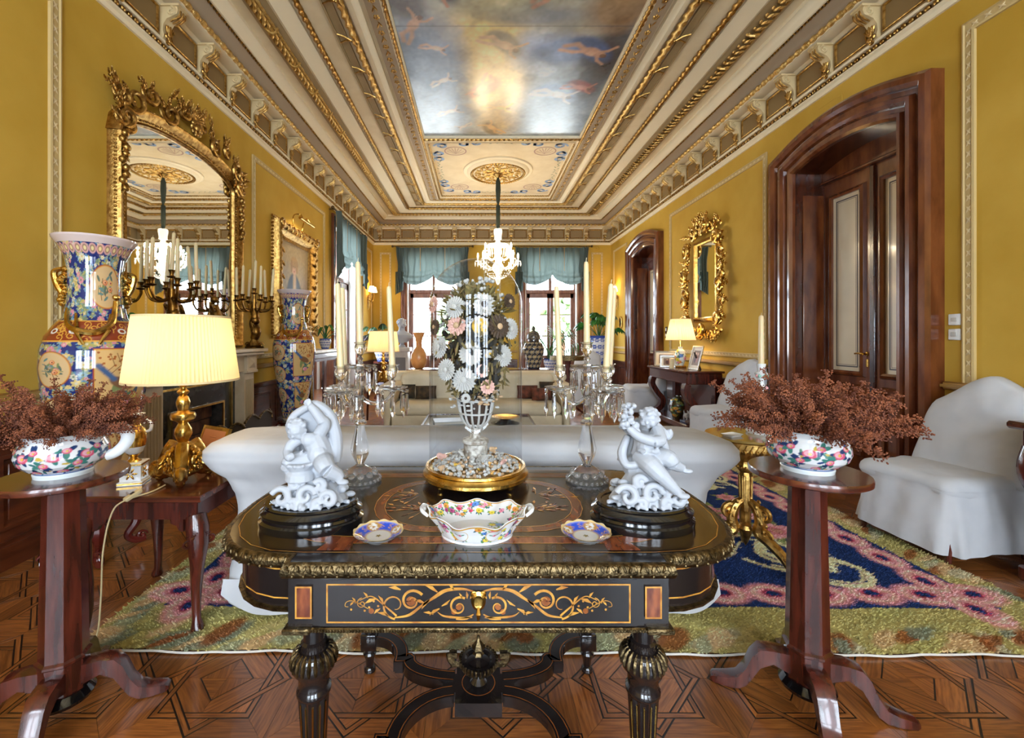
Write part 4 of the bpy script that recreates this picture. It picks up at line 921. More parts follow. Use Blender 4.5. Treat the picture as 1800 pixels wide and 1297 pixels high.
def figure_left():
    t = thing('porcelain_cherub', 'white porcelain cherub pulling a hood over its head beside a flaming brazier', 'figurine', (-.49, 1.29, TZ + .0665))
    mb = MB(); rock_scrolls(mb, .112, .078, .092, 3)
    mb.lathe([(.001, 0), (.045, 0), (.042, .02), (.034, .03), (.04, .04), (.044, .05), (.036, .054), (.001, .045)], 20, (-.028, -.03, .078))     # brazier
    for k in range(12): a = 2 * PI * k / 12; mb.ell((-.028 + .042 * C(a), -.03 + .042 * Sn(a), .128), .006, 6, 5)
    for dx, l in ((0, .05), (-.01, .036), (.01, .036)): mb.tube(cr([(-.026 + dx, -.03, .12), (-.034 + dx, -.032, .12 + l * .5), (-.02 + dx, -.03, .12 + l)], 5), [.012, .009, .001], 8)
    mb.ell((.02, .01, .105), (.05, .045, .04), 12, 8)                                                       # seat
    limb(mb, [(.03, 0, .13), (.018, -.01, .17), (.0, -.016, .21)], [.037, .035, .036, .033])                # torso
    mb.ell((.022, -.03, .155), (.03, .025, .03), 12, 8); mb.ell((.0, -.035, .2), (.027, .018, .022), 10, 8)
    limb(mb, [(.03, -.01, .13), (.05, -.055, .132), (.066, -.07, .118)], [.03, .029, .024]); limb(mb, [(.066, -.07, .118), (.088, -.058, .1), (.1, -.058, .085)], [.024, .02, .014]); mb.ell((.108, -.066, .08), (.018, .012, .009), 10, 6)
    limb(mb, [(-.0, .0, .13), (-.05, -.03, .135), (-.062, -.045, .12)], [.03, .026, .02]); limb(mb, [(-.062, -.04, .122), (-.06, -.03, .1), (-.06, -.03, .09)], [.022, .018, .016])
    head(mb, (-.04, -.03, .232), .03, (-.15, -.8, -.55), 1)
    limb(mb, [(.022, -.012, .215), (.04, -.02, .245), (.034, -.03, .262)], [.021, .019, .015]); limb(mb, [(.036, -.028, .255), (.018, -.034, .285), (.0, -.034, .306)], [.017, .014, .011]); hand(mb, (-.004, -.034, .312), (-.5, -.1, .8))
    limb(mb, [(-.03, -.02, .205), (-.055, -.03, .185), (-.062, -.045, .165)], [.019, .017, .013]); limb(mb, [(-.062, -.045, .165), (-.05, -.062, .155), (-.04, -.066, .152)], [.013, .012, .011]); hand(mb, (-.04, -.066, .156), (-.5, -.3, .6))
    hood = MB()   # cloak arching over the head and falling down the back
    rings = []
    for i in range(15):
        s_ = i / 14; a = -.2 + s_ * 2.9
        c = Vector((.06 - .135 * Sn(a * .62) + .02 * Sn(a * 2), .02, .09 + .225 * Sn(min(a, PI) * .5 + .05) - .02 * (a > 2) * (a - 2)))
        rings.append(c)
    pts = cr([(.062, .012, .12), (.066, .01, .17), (.06, .008, .22), (.044, .004, .27), (.01, -.012, .305), (-.025, -.012, .292), (-.058, -.008, .268), (-.07, -.008, .235), (-.066, .004, .2), (-.06, .01, .16), (-.062, .008, .12)], 5)
    hood.tube(pts, [.016, .02, .016, .012, .013, .014, .012], 10)
    sh = [[(x * k + .0 * (1 - k), y + .03 * (1 - k), .19 + (z_ - .19) * k) for x, y, z_ in pts] for k in (1, .75, .45, .05)]
    hood.loft([[*r_, *[(x, y + .012, z_) for x, y, z_ in r_[::-1]]] for r_ in sh], True, True)
    mb.join(hood)
    remesh(mb, 'cherub_body', BISC, t, .0022, 2, .5).scale = (.98, 1, .94)
    return t
def figure_right():
    t = thing('porcelain_cherub', 'white porcelain cherub with curls and a cape, lifting a bunch of flowers', 'figurine', (.494, 1.29, TZ + .0665))
    mb = MB(); rock_scrolls(mb, .114, .078, .1, 8)
    mb.ell((0, .012, .1), (.06, .045, .045), 12, 8); mb.ell((.04, .0, .1), (.04, .03, .03), 10, 8)
    limb(mb, [(-.005, 0, .14), (-.0, -.008, .175), (.002, -.01, .215)], [.036, .034, .035, .03]); mb.ell((-.004, -.028, .165), (.029, .022, .028), 12, 8)
    limb(mb, [(-.015, -.01, .14), (.0, -.055, .125), (.022, -.072, .098)], [.03, .028, .022]); limb(mb, [(.022, -.072, .1), (.05, -.078, .07), (.066, -.08, .052)], [.022, .017, .012]); mb.ell((.076, -.09, .047), (.018, .012, .009), 10, 6)
    limb(mb, [(.015, -.005, .14), (.05, -.045, .145), (.062, -.05, .13)], [.03, .027, .022]); limb(mb, [(.06, -.05, .132), (.085, -.04, .118), (.1, -.04, .112)], [.021, .017, .012]); mb.ell((.108, -.046, .106), (.016, .011, .008), 10, 6)
    head(mb, (.008, -.02, .262), .03, (-.55, -.75, -.25), 5)
    limb(mb, [(.034, -.01, .222), (.03, -.045, .2), (.005, -.055, .198)], [.02, .018, .016]); limb(mb, [(.005, -.055, .198), (-.035, -.05, .212), (-.06, -.044, .235)], [.016, .014, .011]); hand(mb, (-.066, -.042, .243), (-.4, 0, .9))
    limb(mb, [(-.026, -.005, .218), (-.05, -.01, .225), (-.06, -.02, .24)], [.018, .016, .013])
    r_ = random.Random(4)
    for k in range(40): s_ = r_.random(); mb.ell((-.07 + r_.uniform(-.016, .016) + .012 * s_, -.04 + r_.uniform(-.016, .016), .235 + s_ * .075), r_.uniform(.005, .01), 7, 5)
    for k in range(16): mb.ell((-.03 + .05 * r_.random(), -.045 + r_.uniform(-.008, .008), .15 + .02 * r_.random()), r_.uniform(.005, .009), 7, 5)
    for k in range(14): mb.ell((-.03 - .02 * r_.random(), -.035, .21 + .04 * r_.random()), r_.uniform(.006, .01), 7, 5)
    cape = MB(); rows = []
    for i in range(9):
        v = i / 8; z_ = .24 - .13 * v
        rows.append([(-.02 - .045 * v + (.07 + .045 * v) * u, .02 + .015 * Sn(u * 9) + .02 * v, z_ + .012 * Sn(u * 7 + v * 3)) for u in [k / 10 for k in range(11)]])
    rows = [[*r2, *[(x, y + .012, z_) for x, y, z_ in r2[::-1]]] for r2 in rows]; cape.loft(rows); cape.tube(cr([(.03, .015, .245), (.05, .0, .22), (.066, -.005, .2), (.074, -.01, .212), (.07, -.012, .225)], 5), [.012, .014, .01, .006], 8); cape.tube(cr([(.045, .01, .22), (.06, .0, .17), (.066, 0, .13)], 5), [.012, .014, .01], 8); cape.tube(cr([(-.045, .01, .2), (-.066, 0, .15), (-.06, -.02, .118), (-.03, -.03, .12)], 5), [.01, .014, .013, .01], 8)
    mb.join(cape)
    remesh(mb, 'cherub_body', BISC, t, .0022, 2, .5).scale = (1, 1, .95)
figure_left(); figure_right()

# ---- openwork porcelain dish and two saucers
WHT = hexc(236, 238, 238)
def flowers(cv, n, size, seed, y0=.1, y1=.9, pal=None):
    g_ = np.random.default_rng(seed); pal = pal or [(196, 60, 90), (222, 120, 140), (226, 180, 60), (70, 110, 170), (150, 60, 110), (220, 130, 60)]
    for _ in range(n):
        x, y = g_.uniform(0, cv.w), cv.h * g_.uniform(y0, y1); s_ = size * g_.uniform(.7, 1.3)
        for k in range(5): cv.leaf(x, y, s_ * 1.7, s_ * .6, g_.uniform(0, 6.28), hexc(*[(64, 120, 84), (40, 96, 110), (110, 150, 70)][g_.integers(3)]))
        c = pal[g_.integers(len(pal))]; cv.rose(x, y, s_, hexc(*c), np.minimum(hexc(*c) * 1.6, 1), hexc(*c) * .6)
t = thing('porcelain_dish', 'oval white porcelain dish with pierced flowered rim and two handles', 'dish', (-.004, 1.215, TZ))
cv = Canvas(.9, .085, .0016, WHT); flowers(cv, 90, .0095, 2, .2, .88)
for k in range(8):
    x = .9 * (k + .5) / 8; cv.ell(x, .045, .026, .03, WHT); cv.stroke([(x + a, .045 + b) for a, b in arc(0, 0, .027, 0, 2 * PI, 24, .03)], .002, hexc(196, 150, 70)); cv.rose(x, .045, .007, hexc(214, 90, 110), hexc(240, 170, 180), hexc(160, 50, 80)); cv.leaf(x + .005, .045, .014, .005, .5, hexc(60, 120, 80)); cv.leaf(x - .005, .045, .014, .005, 2.8, hexc(60, 120, 80))
cv.rect(0, .9, .08, .085, hexc(190, 140, 60))
wv = lambda rr, zz, a: (rr * (1 + .02 * np.cos(16 * a) * (zz / .06)), zz + .006 * np.cos(8 * a) * np.clip(zz / .06, 0, 1) ** 2 + .008 * np.cos(2 * a) * np.clip(zz / .06, 0, 1))
lathe_canvas('dish_wall_outer', cv, [(.098, .004), (.104, .012), (.118, .036), (.139, .064)], PORCC, t, sy=.72, warp=wv)
cv2 = Canvas(.8, .085, .0016, WHT); flowers(cv2, 90, .0095, 9, .25, .88); cv2.rect(0, .8, .08, .085, hexc(190, 140, 60))
lathe_canvas('dish_wall_inner', cv2, [(.094, .012), (.1, .02), (.114, .04), (.1365, .0642)], PORCC, t, sy=.72, warp=wv)
cv3 = Canvas(.2, .2, .0016, hexc(232, 226, 226)); flowers(cv3, 9, .012, 5, .25, .75)
aa = np.linspace(0, 2 * PI, 65)[:-1]; rr = np.linspace(.001, .096, 40)
pos = np.stack([rr[:, None] * np.cos(aa), rr[:, None] * np.sin(aa) * .72, np.full((40, 64), .012)], -1)
grid_obj('dish_well', pos, cv3.at(pos[..., 0] + .1, pos[..., 1] + .1), PORCC, t, wrap=True)
ft = MB(); ft.lathe([(.09, 0), (.1, 0), (.1, .006), (.09, .01), (.001, .01)], 48, sy=.72); ft.sweep([(-.0015, .0642), (.0015, .0655), (.003, .064)], [(.1365 * (1 + .02 * C(16 * a)) * C(a), .72 * .1365 * (1 + .02 * C(16 * a)) * Sn(a), .006 * C(8 * a) + .008 * C(2 * a)) for a in [2 * PI * k / 96 for k in range(96)]], True, pc=False); ft.obj('dish_foot', PORC, t)
for s_ in (-1, 1):
    h_ = MB(); h_.tube(cr([(s_ * .134, -.03, .062), (s_ * .15, -.022, .072), (s_ * .156, 0, .074), (s_ * .15, .022, .072), (s_ * .134, .03, .062)], 5), [.004, .0055, .005, .0055, .004], 8); h_.ell((s_ * .15, 0, .07), (.008, .012, .006)); h_.obj('handle', PORC, t)
def saucer(X, label, seed):
    t = thing('saucer', label, 'saucer', (X, 1.194, TZ), seed * .6)
    N = 72; aa = np.linspace(0, 2 * PI, N + 1)[:-1]; L = np.linspace(.001, 1, 60)
    r_ = .068 * L; z_ = .004 + .016 * np.clip((L - .5) / .5, 0, 1) ** 1.4
    wob = 1 + .018 * np.cos(12 * aa)[None] * (L[:, None] ** 4)
    pos = np.stack([r_[:, None] * wob * np.cos(aa), r_[:, None] * wob * np.sin(aa), z_[:, None] + .0015 * np.cos(12 * aa)[None] * L[:, None] ** 6], -1)
    cv = Canvas(.14, .14, .0011, hexc(238, 236, 226)); c = .07
    cv.ell(c, c, .066, .066, hexc(44, 76, 190)); 
    for k in range(4): a = k * PI / 2 + .5; cv.ell(c + .05 * C(a), c + .05 * Sn(a), .02, .014, hexc(176, 130, 60), a + PI / 2); cv.flower(c + .05 * C(a), c + .05 * Sn(a), .012, hexc(240, 236, 226), hexc(120, 70, 40), 8)
    for k in range(12): a = k * PI / 6; cv.stroke([(c + .05 * C(a) + u, c + .05 * Sn(a) + v) for u, v in spiral(0, 0, .008, .002, a, 1, 10)], .0018, hexc(196, 150, 76))
    cv.stroke([(c + u, c + v) for u, v in arc(0, 0, .066, 0, 2 * PI, 60)], .005, hexc(216, 186, 120)); cv.ell(c, c, .036, .036, hexc(206, 168, 96)); cv.ell(c, c, .032, .032, hexc(240, 236, 224)); cv.flower(c, c, .008, hexc(120, 110, 70), hexc(150, 120, 60), 5)
    grid_obj('saucer_top', pos, cv.at(pos[..., 0] + .07, pos[..., 1] + .07), PORCC, t, wrap=True)
    MB().lathe([(.001, .002), (.03, .002), (.032, 0), (.036, 0), (.037, .004), (.055, .008), (.0675, .018)], 48, cap=False).obj('saucer_underside', PORC, t)
saucer(-.276, 'blue and gilt porcelain saucer before the hooded cherub', 0); saucer(.297, 'blue and gilt porcelain saucer before the flower-lifting cherub', 1)

# ---- crystal candelabra
def prism_drop():
    mb = MB(); mb.lathe([(.001, 0), (.0055, -.004), (.0055, -.009), (.001, -.013)], 6)
    mb.lathe([(.001, -.014), (.0042, -.018), (.0068, -.05), (.0078, -.064), (.0005, -.085)], 6)
    return mb.mesh('lustre', CRYS, False)
DROP = prism_drop()
def candle(name, label, loc, h, tilt=(0, 0), r0=.0125, r1=.0095, group=None):
    t = thing(name, label, 'candle', loc, 0, group); t.rotation_euler = (tilt[1], tilt[0], 0)
    MB().lathe([(.001, 0), (r0, 0), (r1, h - .012), (r1 * .7, h - .003), (.001, h)], 16).obj('wax', WAX, t)
    MB().tube([(0, 0, h - .004), (.0005, 0, h + .006), (.002, 0, h + .014)], .0011, 5).obj('wick', WICK, t)
    return t
def nozzle(mb, c):
    mb.lathe([(.001, 0), (.012, .0), (.009, .012), (.014, .02), (.006, .03), (.012, .036), (.021, .05), (.023, .066), (.019, .076), (.026, .084), (.024, .0845), (.0135, .074), (.0125, .06), (.001, .058)], 12, c)
def pan(mb, c, r): mb.lathe([(.01, 0), (r * .7, .002), (r, .012), (r * 1.02, .015), (r * .7, .006), (.01, .004)], 32, c, lobes=16, lam=.03)
def candelabrum(X, label, arms, side):
    Y = 1.665; t = thing('crystal_candelabrum', label, 'candelabrum', (X, Y, TZ))
    b = MB(); b.lathe([(.001, 0), (.079, 0), (.081, .006), (.077, .012), (.07, .014), (.05, .04), (.028, .056), (.018, .06), (.001, .06)], 40, lobes=10, lam=.015)
    for k in range(10): a = 2 * PI * k / 10; b.ell((.055 * C(a), .055 * Sn(a), .032), (.014, .014, .012), 8, 6)
    for k in range(24): a = 2 * PI * k / 24; b.ell((.076 * C(a), .076 * Sn(a), .011), .006, 6, 5)
    b.obj('foot', FOOTC, t)
    b = MB(); b.lathe([(.02, .058), (.014, .066), (.016, .072), (.03, .1), (.034, .125), (.027, .16), (.018, .2), (.016, .215), (.024, .222), (.024, .23), (.014, .238), (.02, .248), (.014, .258), (.013, .3), (.016, .36), (.013, .4)], 12, M=rot(), lobes=6, lam=.06); b.obj('stem', CRYS, t, ang=20)
    z0 = .335
    cn = MB(); nozzle(cn, (0, 0, .4 + .05)); cn.lathe([(.013, .4), (.02, .41), (.012, .43), (.016, .45)], 12); cn.obj('centre_socket', CRYS, t)
    p = MB(); pan(p, (0, 0, .43), .062); po = p.obj('drip_pan', CRYS, t)
    for k in range(9):
        a = 2 * PI * k / 9; d = link(bpy.data.objects.new('lustre', DROP), po); d.location = (.06 * C(a), .06 * Sn(a), .437); d.scale = (1.2,) * 3; d.rotation_euler = (0, 0, a)
    for i, (ax, ay) in enumerate(arms):
        am = MB(); am.tube(cr([(0, 0, z0 - .01), (ax * .35, ay * .35, z0 - .035), (ax * .75, ay * .75, z0 - .03), (ax, ay, z0 + .005), (ax, ay, z0 + .02)], 6), [.009, .008, .008, .008, .01], 8); ao = am.obj('arm', CRYS, t)
        s_ = MB(); nozzle(s_, (ax, ay, z0 + .028)); s_.obj('socket', CRYS, ao)
        p = MB(); pan(p, (ax, ay, z0 + .012), .057); po = p.obj('drip_pan', CRYS, t)
        for k in range(8):
            a = 2 * PI * (k + .3) / 8; d = link(bpy.data.objects.new('lustre', DROP), po); d.location = (ax + .055 * C(a), ay + .055 * Sn(a), z0 + .018); d.scale = (1.25,) * 3; d.rotation_euler = (0, 0, a)
    w_ = 'left' if side < 0 else 'right'
    candle('candle', f'tall ivory candle in the centre of the {w_} crystal candelabrum', (X, Y, TZ + .51), .335, (-.025 if side < 0 else -.01, 0), group='candles in the crystal candelabra')
    for i, (ax, ay) in enumerate(arms):
        candle('candle', f'ivory candle on the {["outer", "near", "far"][i]} arm of the {w_} crystal candelabrum', (X + ax, Y + ay, TZ + z0 + .09), .325, ((-.04, -.03, -.02)[i] if side < 0 else (-.045, .05, .06)[i], .02), group='candles in the crystal candelabra')
candelabrum(-.456, 'cut crystal candelabrum with hanging prisms, behind the hooded cherub', [(.125, .0), (-.045, -.09), (-.075, .05)], -1)
candelabrum(.418, 'cut crystal candelabrum with hanging prisms, behind the flower-lifting cherub', [(-.105, .0), (.05, -.08), (.1, .05)], 1)

# ---- shell-flower arrangement under a glass dome
gd = thing('glass_dome', 'tall clear glass dome on a round gilt base with ball feet', 'dome', (-.011, 1.68, TZ))
MB().lathe([(.001, .018), (.17, .018), (.198, .018), (.205, .026), (.203, .036), (.194, .042), (.19, .05), (.195, .056), (.192, .063), (.182, .064), (.178, .056), (.001, .056)], 72).obj('gilt_base', GILT, gd)
for k in range(4): a = PI / 4 + k * PI / 2; MB().ell((.175 * C(a), .175 * Sn(a), .0125), .0135, 14, 10).obj('ball_foot', GILT, gd)
hz = .857 - .179
MB().lathe([(.179, .057), (.179, hz)] + [(.179 * C(a), hz + .179 * Sn(a)) for a in [PI / 2 * k / 14 for k in range(1, 14)]] + [(.002, hz + .179)], 72, cap=False).obj('glass_cover', TGLASS, gd)
sf = thing('shell_flower_vase', 'vase of shell and seed flowers standing inside the glass dome', 'ornament', (-.011, 1.68, TZ + .056))
SHELL = M('shell_white', S(186, 182, 174), .5); SHELLB = M('shell_tan', S(196, 160, 120), .5); MOSS = M('dry_leaf', S(132, 112, 66), .8, col2=S(84, 76, 44), vs=30); DARKS = M('dark_seed', S(64, 46, 34), .7); YELS = M('yellow_shell', S(214, 170, 60), .5); PINKS = M('pink_shell', S(216, 168, 152), .5)
pd = MB(); pd.lathe([(.001, 0), (.05, 0), (.05, .008), (.046, .01), (.046, .085), (.051, .09), (.051, .102), (.04, .106), (.022, .11), (.018, .13), (.028, .14), (.03, .15), (.001, .15)], 28); pd.obj('pedestal', M('mottled_plaster', S(216, 210, 198), .6, col2=S(130, 116, 100), vs=45), sf)
bk = MB()
for k in range(14):
    a = 2 * PI * k / 14; bk.tube(cr([(.02 * C(a), .02 * Sn(a), .145), (.05 * C(a), .05 * Sn(a), .175), (.064 * C(a), .064 * Sn(a), .22), (.07 * C(a), .07 * Sn(a), .26)], 5), .0045, 6)
for z_, r_ in ((.16, .036), (.205, .062), (.255, .07)):
    bk.tube([(r_ * C(2 * PI * k / 30), r_ * Sn(2 * PI * k / 30), z_) for k in range(31)], .004, 6)
bk.obj('openwork_vase', SHELL, sf)
MB().lathe([(.001, .15), (.03, .16), (.052, .2), (.058, .25), (.001, .255)], 20).obj('vase_lining', DARKS, sf)
ms = MB()
for k in range(620):
    z_ = random.uniform(.27, .7); rr = .172 * math.sqrt(max(.05, 1 - ((z_ - .47) / .25) ** 2)) * random.uniform(.3, .9); a = random.uniform(0, 2 * PI)
    ms.ell((0, 0, 0), (random.uniform(.012, .03), .006, .003), 5, 4, rot(random.uniform(0, 3), random.uniform(0, 3), random.uniform(0, 6), (rr * C(a), rr * Sn(a), z_)))
for k in range(60):
    a = random.uniform(0, 2 * PI); q = random.uniform(.2, 1); ms.tube([(0, 0, .3), (.06 * q * C(a), .06 * q * Sn(a), .5), (.13 * q * C(a), .13 * q * Sn(a), .57 + .13 * (1 - q * .6))], .0015, 4)
stuff(ms.obj('dried_foliage', MOSS, sf))
dk = MB()
for k in range(760):
    z_ = random.uniform(.28, .64); rr = .152 * math.sqrt(max(.05, 1 - ((z_ - .46) / .2) ** 2)) * random.uniform(0, .85); a = random.uniform(0, 2 * PI)
    dk.ell((0, 0, 0), (random.uniform(.015, .032), .012, .005), 5, 4, rot(random.uniform(0, 3), random.uniform(0, 3), random.uniform(0, 6), (rr * C(a), rr * Sn(a), z_)))
stuff(dk.obj('dark_dried_leaves', M('dark_dry_leaf', S(58, 54, 46), .8, col2=S(34, 40, 44), vs=20), sf))
tl = MB()
for k in range(90):
    a = random.uniform(0, 2 * PI); e = random.uniform(.15, 1.45); rr = .135; x, y, z_ = rr * C(e) * C(a), rr * C(e) * Sn(a), .575 + .115 * Sn(e)
    tl.ell((0, 0, 0), (random.uniform(.018, .03), .009, .003), 6, 4, rot(random.uniform(-.6, .6), -e, a, (x, y, z_)))
stuff(tl.obj('olive_leaf_crown', M('olive_dry_leaf', S(140, 120, 66), .7, col2=S(92, 84, 44), vs=25), sf))
def shell_flower(r_, n, layers, mat_a, mat_b):
    a_ = MB()
    for L_ in range(layers):
        q = r_ * (1 - L_ / layers * .75)
        for k in range(n - L_ * 2):
            an = 2 * PI * (k + .5 * (L_ % 2)) / (n - L_ * 2)
            a_.ell((0, 0, 0), (q * .36, q * .9 * PI / n * 1.15, q * .1), 6, 4, rot(0, -.25 - .3 * L_ / layers, an, (q * .66 * C(an), q * .66 * Sn(an), L_ * r_ * .09)))
    b_ = MB().ell((0, 0, r_ * .2), (r_ * .3, r_ * .3, r_ * .16), 10, 6)
    return a_.mesh('petals', mat_a), b_.mesh('flower_eye', mat_b)
FT = [shell_flower(.045, 22, 4, SHELL, SHELL), shell_flower(.04, 16, 3, SHELL, YELS), shell_flower(.036, 20, 3, SHELL, DARKS), shell_flower(.034, 14, 2, PINKS, SHELLB), shell_flower(.038, 18, 4, DARKS, SHELLB)]
YD = MB().ell((0, 0, .012), (.028, .028, .008), 16, 6).mesh('yellow_disc', YELS)
FL = [(800, 540, 0, .9), (851, 535, 2, 1.15), (762, 535, 3, .95), (895, 530, 4, .8), (803, 572, 3, 1.1), (843, 574, 5, 1.0), (876, 574, 4, 1.15), (897, 578, 0, .9), (773, 610, 0, .95), (827, 622, 0, .95), (883, 625, 0, .95), (785, 650, 0, .9), (816, 668, 0, 1.0), (861, 622, 1, .38), (819, 700, 2, .5), (857, 680, 3, .8), (765, 575, 4, .8), (848, 652, 3, .7)]
for i, (px, py, ty, s_) in enumerate(FL):
    s_ *= 1.06
    yoff = -.1 if 780 < px < 880 else -.05; x, y, z_ = P(px, py, 1.68 + yoff); nx = (px - 836) / 80
    fo = bpy.data.objects.new('shell_flower', FT[1 if ty == 5 else ty][0]); link(fo, sf); fo.location = (x + .011, yoff, z_ - TZ - .056); fo.rotation_euler = (R(90) - .1, 0, nx * 1.0); fo.scale = (s_,) * 3
    link(bpy.data.objects.new('flower_eye', YD if ty == 5 else FT[ty][1]), fo)
bs_ = MB(); bs2 = MB()
for k in range(150):
    a = random.uniform(0, 2 * PI); z_ = random.uniform(.52, .72); rr = .14 * math.sqrt(max(.03, 1 - ((z_ - .5) / .24) ** 2)) * random.uniform(.75, 1.05)
    bs_.ell((rr * C(a), rr * Sn(a), z_), random.uniform(.004, .009), 7, 5)
for k in range(120):
    a = random.uniform(0, 2 * PI); z_ = random.uniform(.22, .34); rr = random.uniform(.03, .1); bs_.ell((rr * C(a), rr * Sn(a), z_), (random.uniform(.004, .01), .004, .004), 5, 4)
for k in range(40):
    a = random.uniform(-PI, 0); bs2.ell((.05 * random.uniform(.5, 1.6) * C(a) + .02, .05 * random.uniform(.8, 1.5) * Sn(a), random.uniform(.24, .3)), (random.uniform(.005, .012), .006, .005), 6, 4)
stuff(bs_.obj('white_berries', SHELL, sf)); stuff(bs2.obj('small_shells', SHELLB, sf))
gs, gs2 = MB(), MB()
for k in range(520):
    q = math.sqrt(random.uniform(.06, 1)); a = random.uniform(0, 2 * PI); rr = .165 * q
    (gs if random.random() < .8 else gs2).ell((0, 0, 0), (random.uniform(.004, .012), random.uniform(.004, .009), random.uniform(.003, .007)), 6, 4, rot(random.uniform(0, 3), 0, random.uniform(0, 6), (rr * C(a), rr * Sn(a), .006 + random.random() * .05 * (1 - q) + .02 * (1 - q * q))))
stuff(gs.obj('shell_ground', SHELL, sf)); stuff(gs2.obj('coloured_shell_ground', SHELLB, sf))
for px, py, mt, s_ in [(778, 815, PINKS, 1.3), (808, 808, SHELL, 1), (850, 816, SHELL, 1.2), (888, 823, PINKS, 1), (772, 836, SHELLB, 1), (870, 800, SHELLB, 1), (805, 830, YELS, .7), (842, 838, YELS, .6)]:
    x, y, z_ = P(px, py, 1.56); c = MB()
    for j in range(7): c.ell((0, 0, 0), (.016 * s_, .004 * s_, .006 * s_), 6, 4, rot(rz=-.9 + j * .3, t=(.006 * C(-.9 + j * .3), .006 * Sn(-.9 + j * .3), 0)))
    o = c.obj('scallop_shell', mt, sf); o.location = (x + .011, -.115 + random.uniform(0, .03), max(.012, z_ - TZ - .056 + .02)); o.rotation_euler = (.8, random.uniform(-.5, .5), random.uniform(0, 6))
# ================================================================ rug
RX0, RX1, RY0, RY1 = -1.68, 2.68, 1.79, 6.25
rw, rh = RX1 - RX0, RY1 - RY0
cv = Canvas(rw, rh, .011, hexc(150, 138, 84)); g_ = np.random.default_rng(11)
NAVY, PINK, DPINK, CRM, OLV, RUST = hexc(28, 44, 82), hexc(196, 128, 128), hexc(140, 52, 70), hexc(206, 184, 140), hexc(158, 150, 92), hexc(128, 74, 36)
for _ in range(700):
    x, y = g_.uniform(0, rw), g_.uniform(0, rh); c = [(168, 160, 100), (146, 140, 82), (178, 160, 108), (132, 130, 84)][g_.integers(4)]
    cv.ell(x, y, g_.uniform(.04, .14), g_.uniform(.02, .06), hexc(*c), g_.uniform(-.4, .8), .5, .5)
for e in range(4):                                            # mottled outermost border
    L_ = rw if e < 2 else rh
    for k in range(int(L_ / .05)):
        s_ = g_.uniform(0, L_); d = g_.uniform(.0, .13); c = [(178, 146, 104), (186, 156, 116), (142, 142, 110), (122, 70, 34), (160, 150, 120), (108, 112, 92)][g_.integers(6)]
        x, y = [(s_, d), (s_, rh - d), (d, s_), (rw - d, s_)][e]; cv.ell(x, y, g_.uniform(.04, .11), g_.uniform(.02, .055), hexc(*c), g_.uniform(.2, 1.2), .9, .18)
bx0, bx1, by0, by1 = .17, rw - .2, .29, rh - .29
cv.rect(bx0, bx1, by0, by1, NAVY)
for e in range(4):                                            # pink scalloped chain
    L_ = (bx1 - bx0) if e < 2 else (by1 - by0); n = int(L_ / .24)
    for k in range(n + 1):
        s_ = L_ * k / n
        for d, r_, c in ((.115, .13, PINK), (.115, .095, CRM * .8 + PINK * .3), (.115, .085, PINK), (.12, .05, DPINK), (.12, .034, NAVY)):
            x, y = [(bx0 + s_, by0 + d), (bx0 + s_, by1 - d), (bx0 + d, by0 + s_), (bx1 - d, by0 + s_)][e]
            cv.ell(x, y, r_ if e < 2 else r_ * .7, r_ * .7 if e < 2 else r_, c, soft=.15)
cv.rect(bx0 + .23, bx1 - .23, by0 + .23, by1 - .23, NAVY)
cv.rect(0, bx0 - .001, 0, rh, OLV * .0 + hexc(150, 138, 84), 0)
for k in range(50):                                           # cream scrolls and pink flowers over the blue field
    x, y = g_.uniform(bx0 + .3, bx1 - .3), g_.uniform(by0 + .26, by1 - .3); a = g_.uniform(0, 6)
    cv.stroke([(x + u, y + v) for u, v in spiral(0, 0, .26, .04, a, 1.3 * (1 if k % 2 else -1), 40)], .03, CRM); cv.stroke([(x + u, y + v) for u, v in spiral(0, 0, .2, .03, a + .5, 1.2 * (1 if k % 2 else -1), 30)], .014, CRM)
for k in range(56):
    x, y = g_.uniform(bx0 + .3, bx1 - .3), g_.uniform(by0 + .26, by1 - .3); s_ = g_.uniform(.06, .11)
    for q in range(6): cv.leaf(x, y, s_ * 1.9, s_ * .5, q + g_.uniform(0, .6), hexc(110, 116, 70))
    cv.flower(x, y, s_ * 1.2, PINK, CRM, 7, q); cv.ell(x, y, s_ * .5, s_ * .5, DPINK, 0, .7)
for q in range(7): cv.leaf(bx1 - .62, by0 + .52, .22, .06, -.9 + q * .22, CRM)
cv.noise(.12, 2, 8); cv.a = np.clip(cv.a * 1.4, 0, 1)
XX, YY = np.meshgrid(cv.x, cv.y)
def rugxy(x, y): return RX0 + x - .1 * (y / 4.4) * (1 - x / rw) * 1.2, RY0 + y - .03 * (x / rw) + .006 * np.sin(x * 9)
gx, gy = rugxy(XX, YY); hz_ = .012 + .004 * rng.random(XX.shape)
rug = thing('rug', 'shaggy olive, navy and pink wool rug under the sofas', 'rug', (0, 0, 0))
grid_obj('woven_ground', np.stack([gx, gy, hz_], -1), cv.a, RUGM, rug)
N = 46000; tx = rng.uniform(0, rw, N); ty = np.where(rng.random(N) < .8, rng.uniform(0, 1.5, N), rng.uniform(1.5, rh, N))
keep = ~((tx + RX0 > -1.05) & (tx + RX0 < 1.05) & (ty > .5)); tx, ty = tx[keep], ty[keep]; N = len(tx)
bx, by = rugxy(tx, ty); ang = rng.uniform(0, 2 * PI, N); ln_ = rng.uniform(.014, .03, N); w_ = rng.uniform(.005, .009, N)
V = np.empty((N, 4, 3)); 
for k in range(3):
    V[:, k, 0] = bx + w_ * np.cos(ang + k * 2.094); V[:, k, 1] = by + w_ * np.sin(ang + k * 2.094); V[:, k, 2] = .01
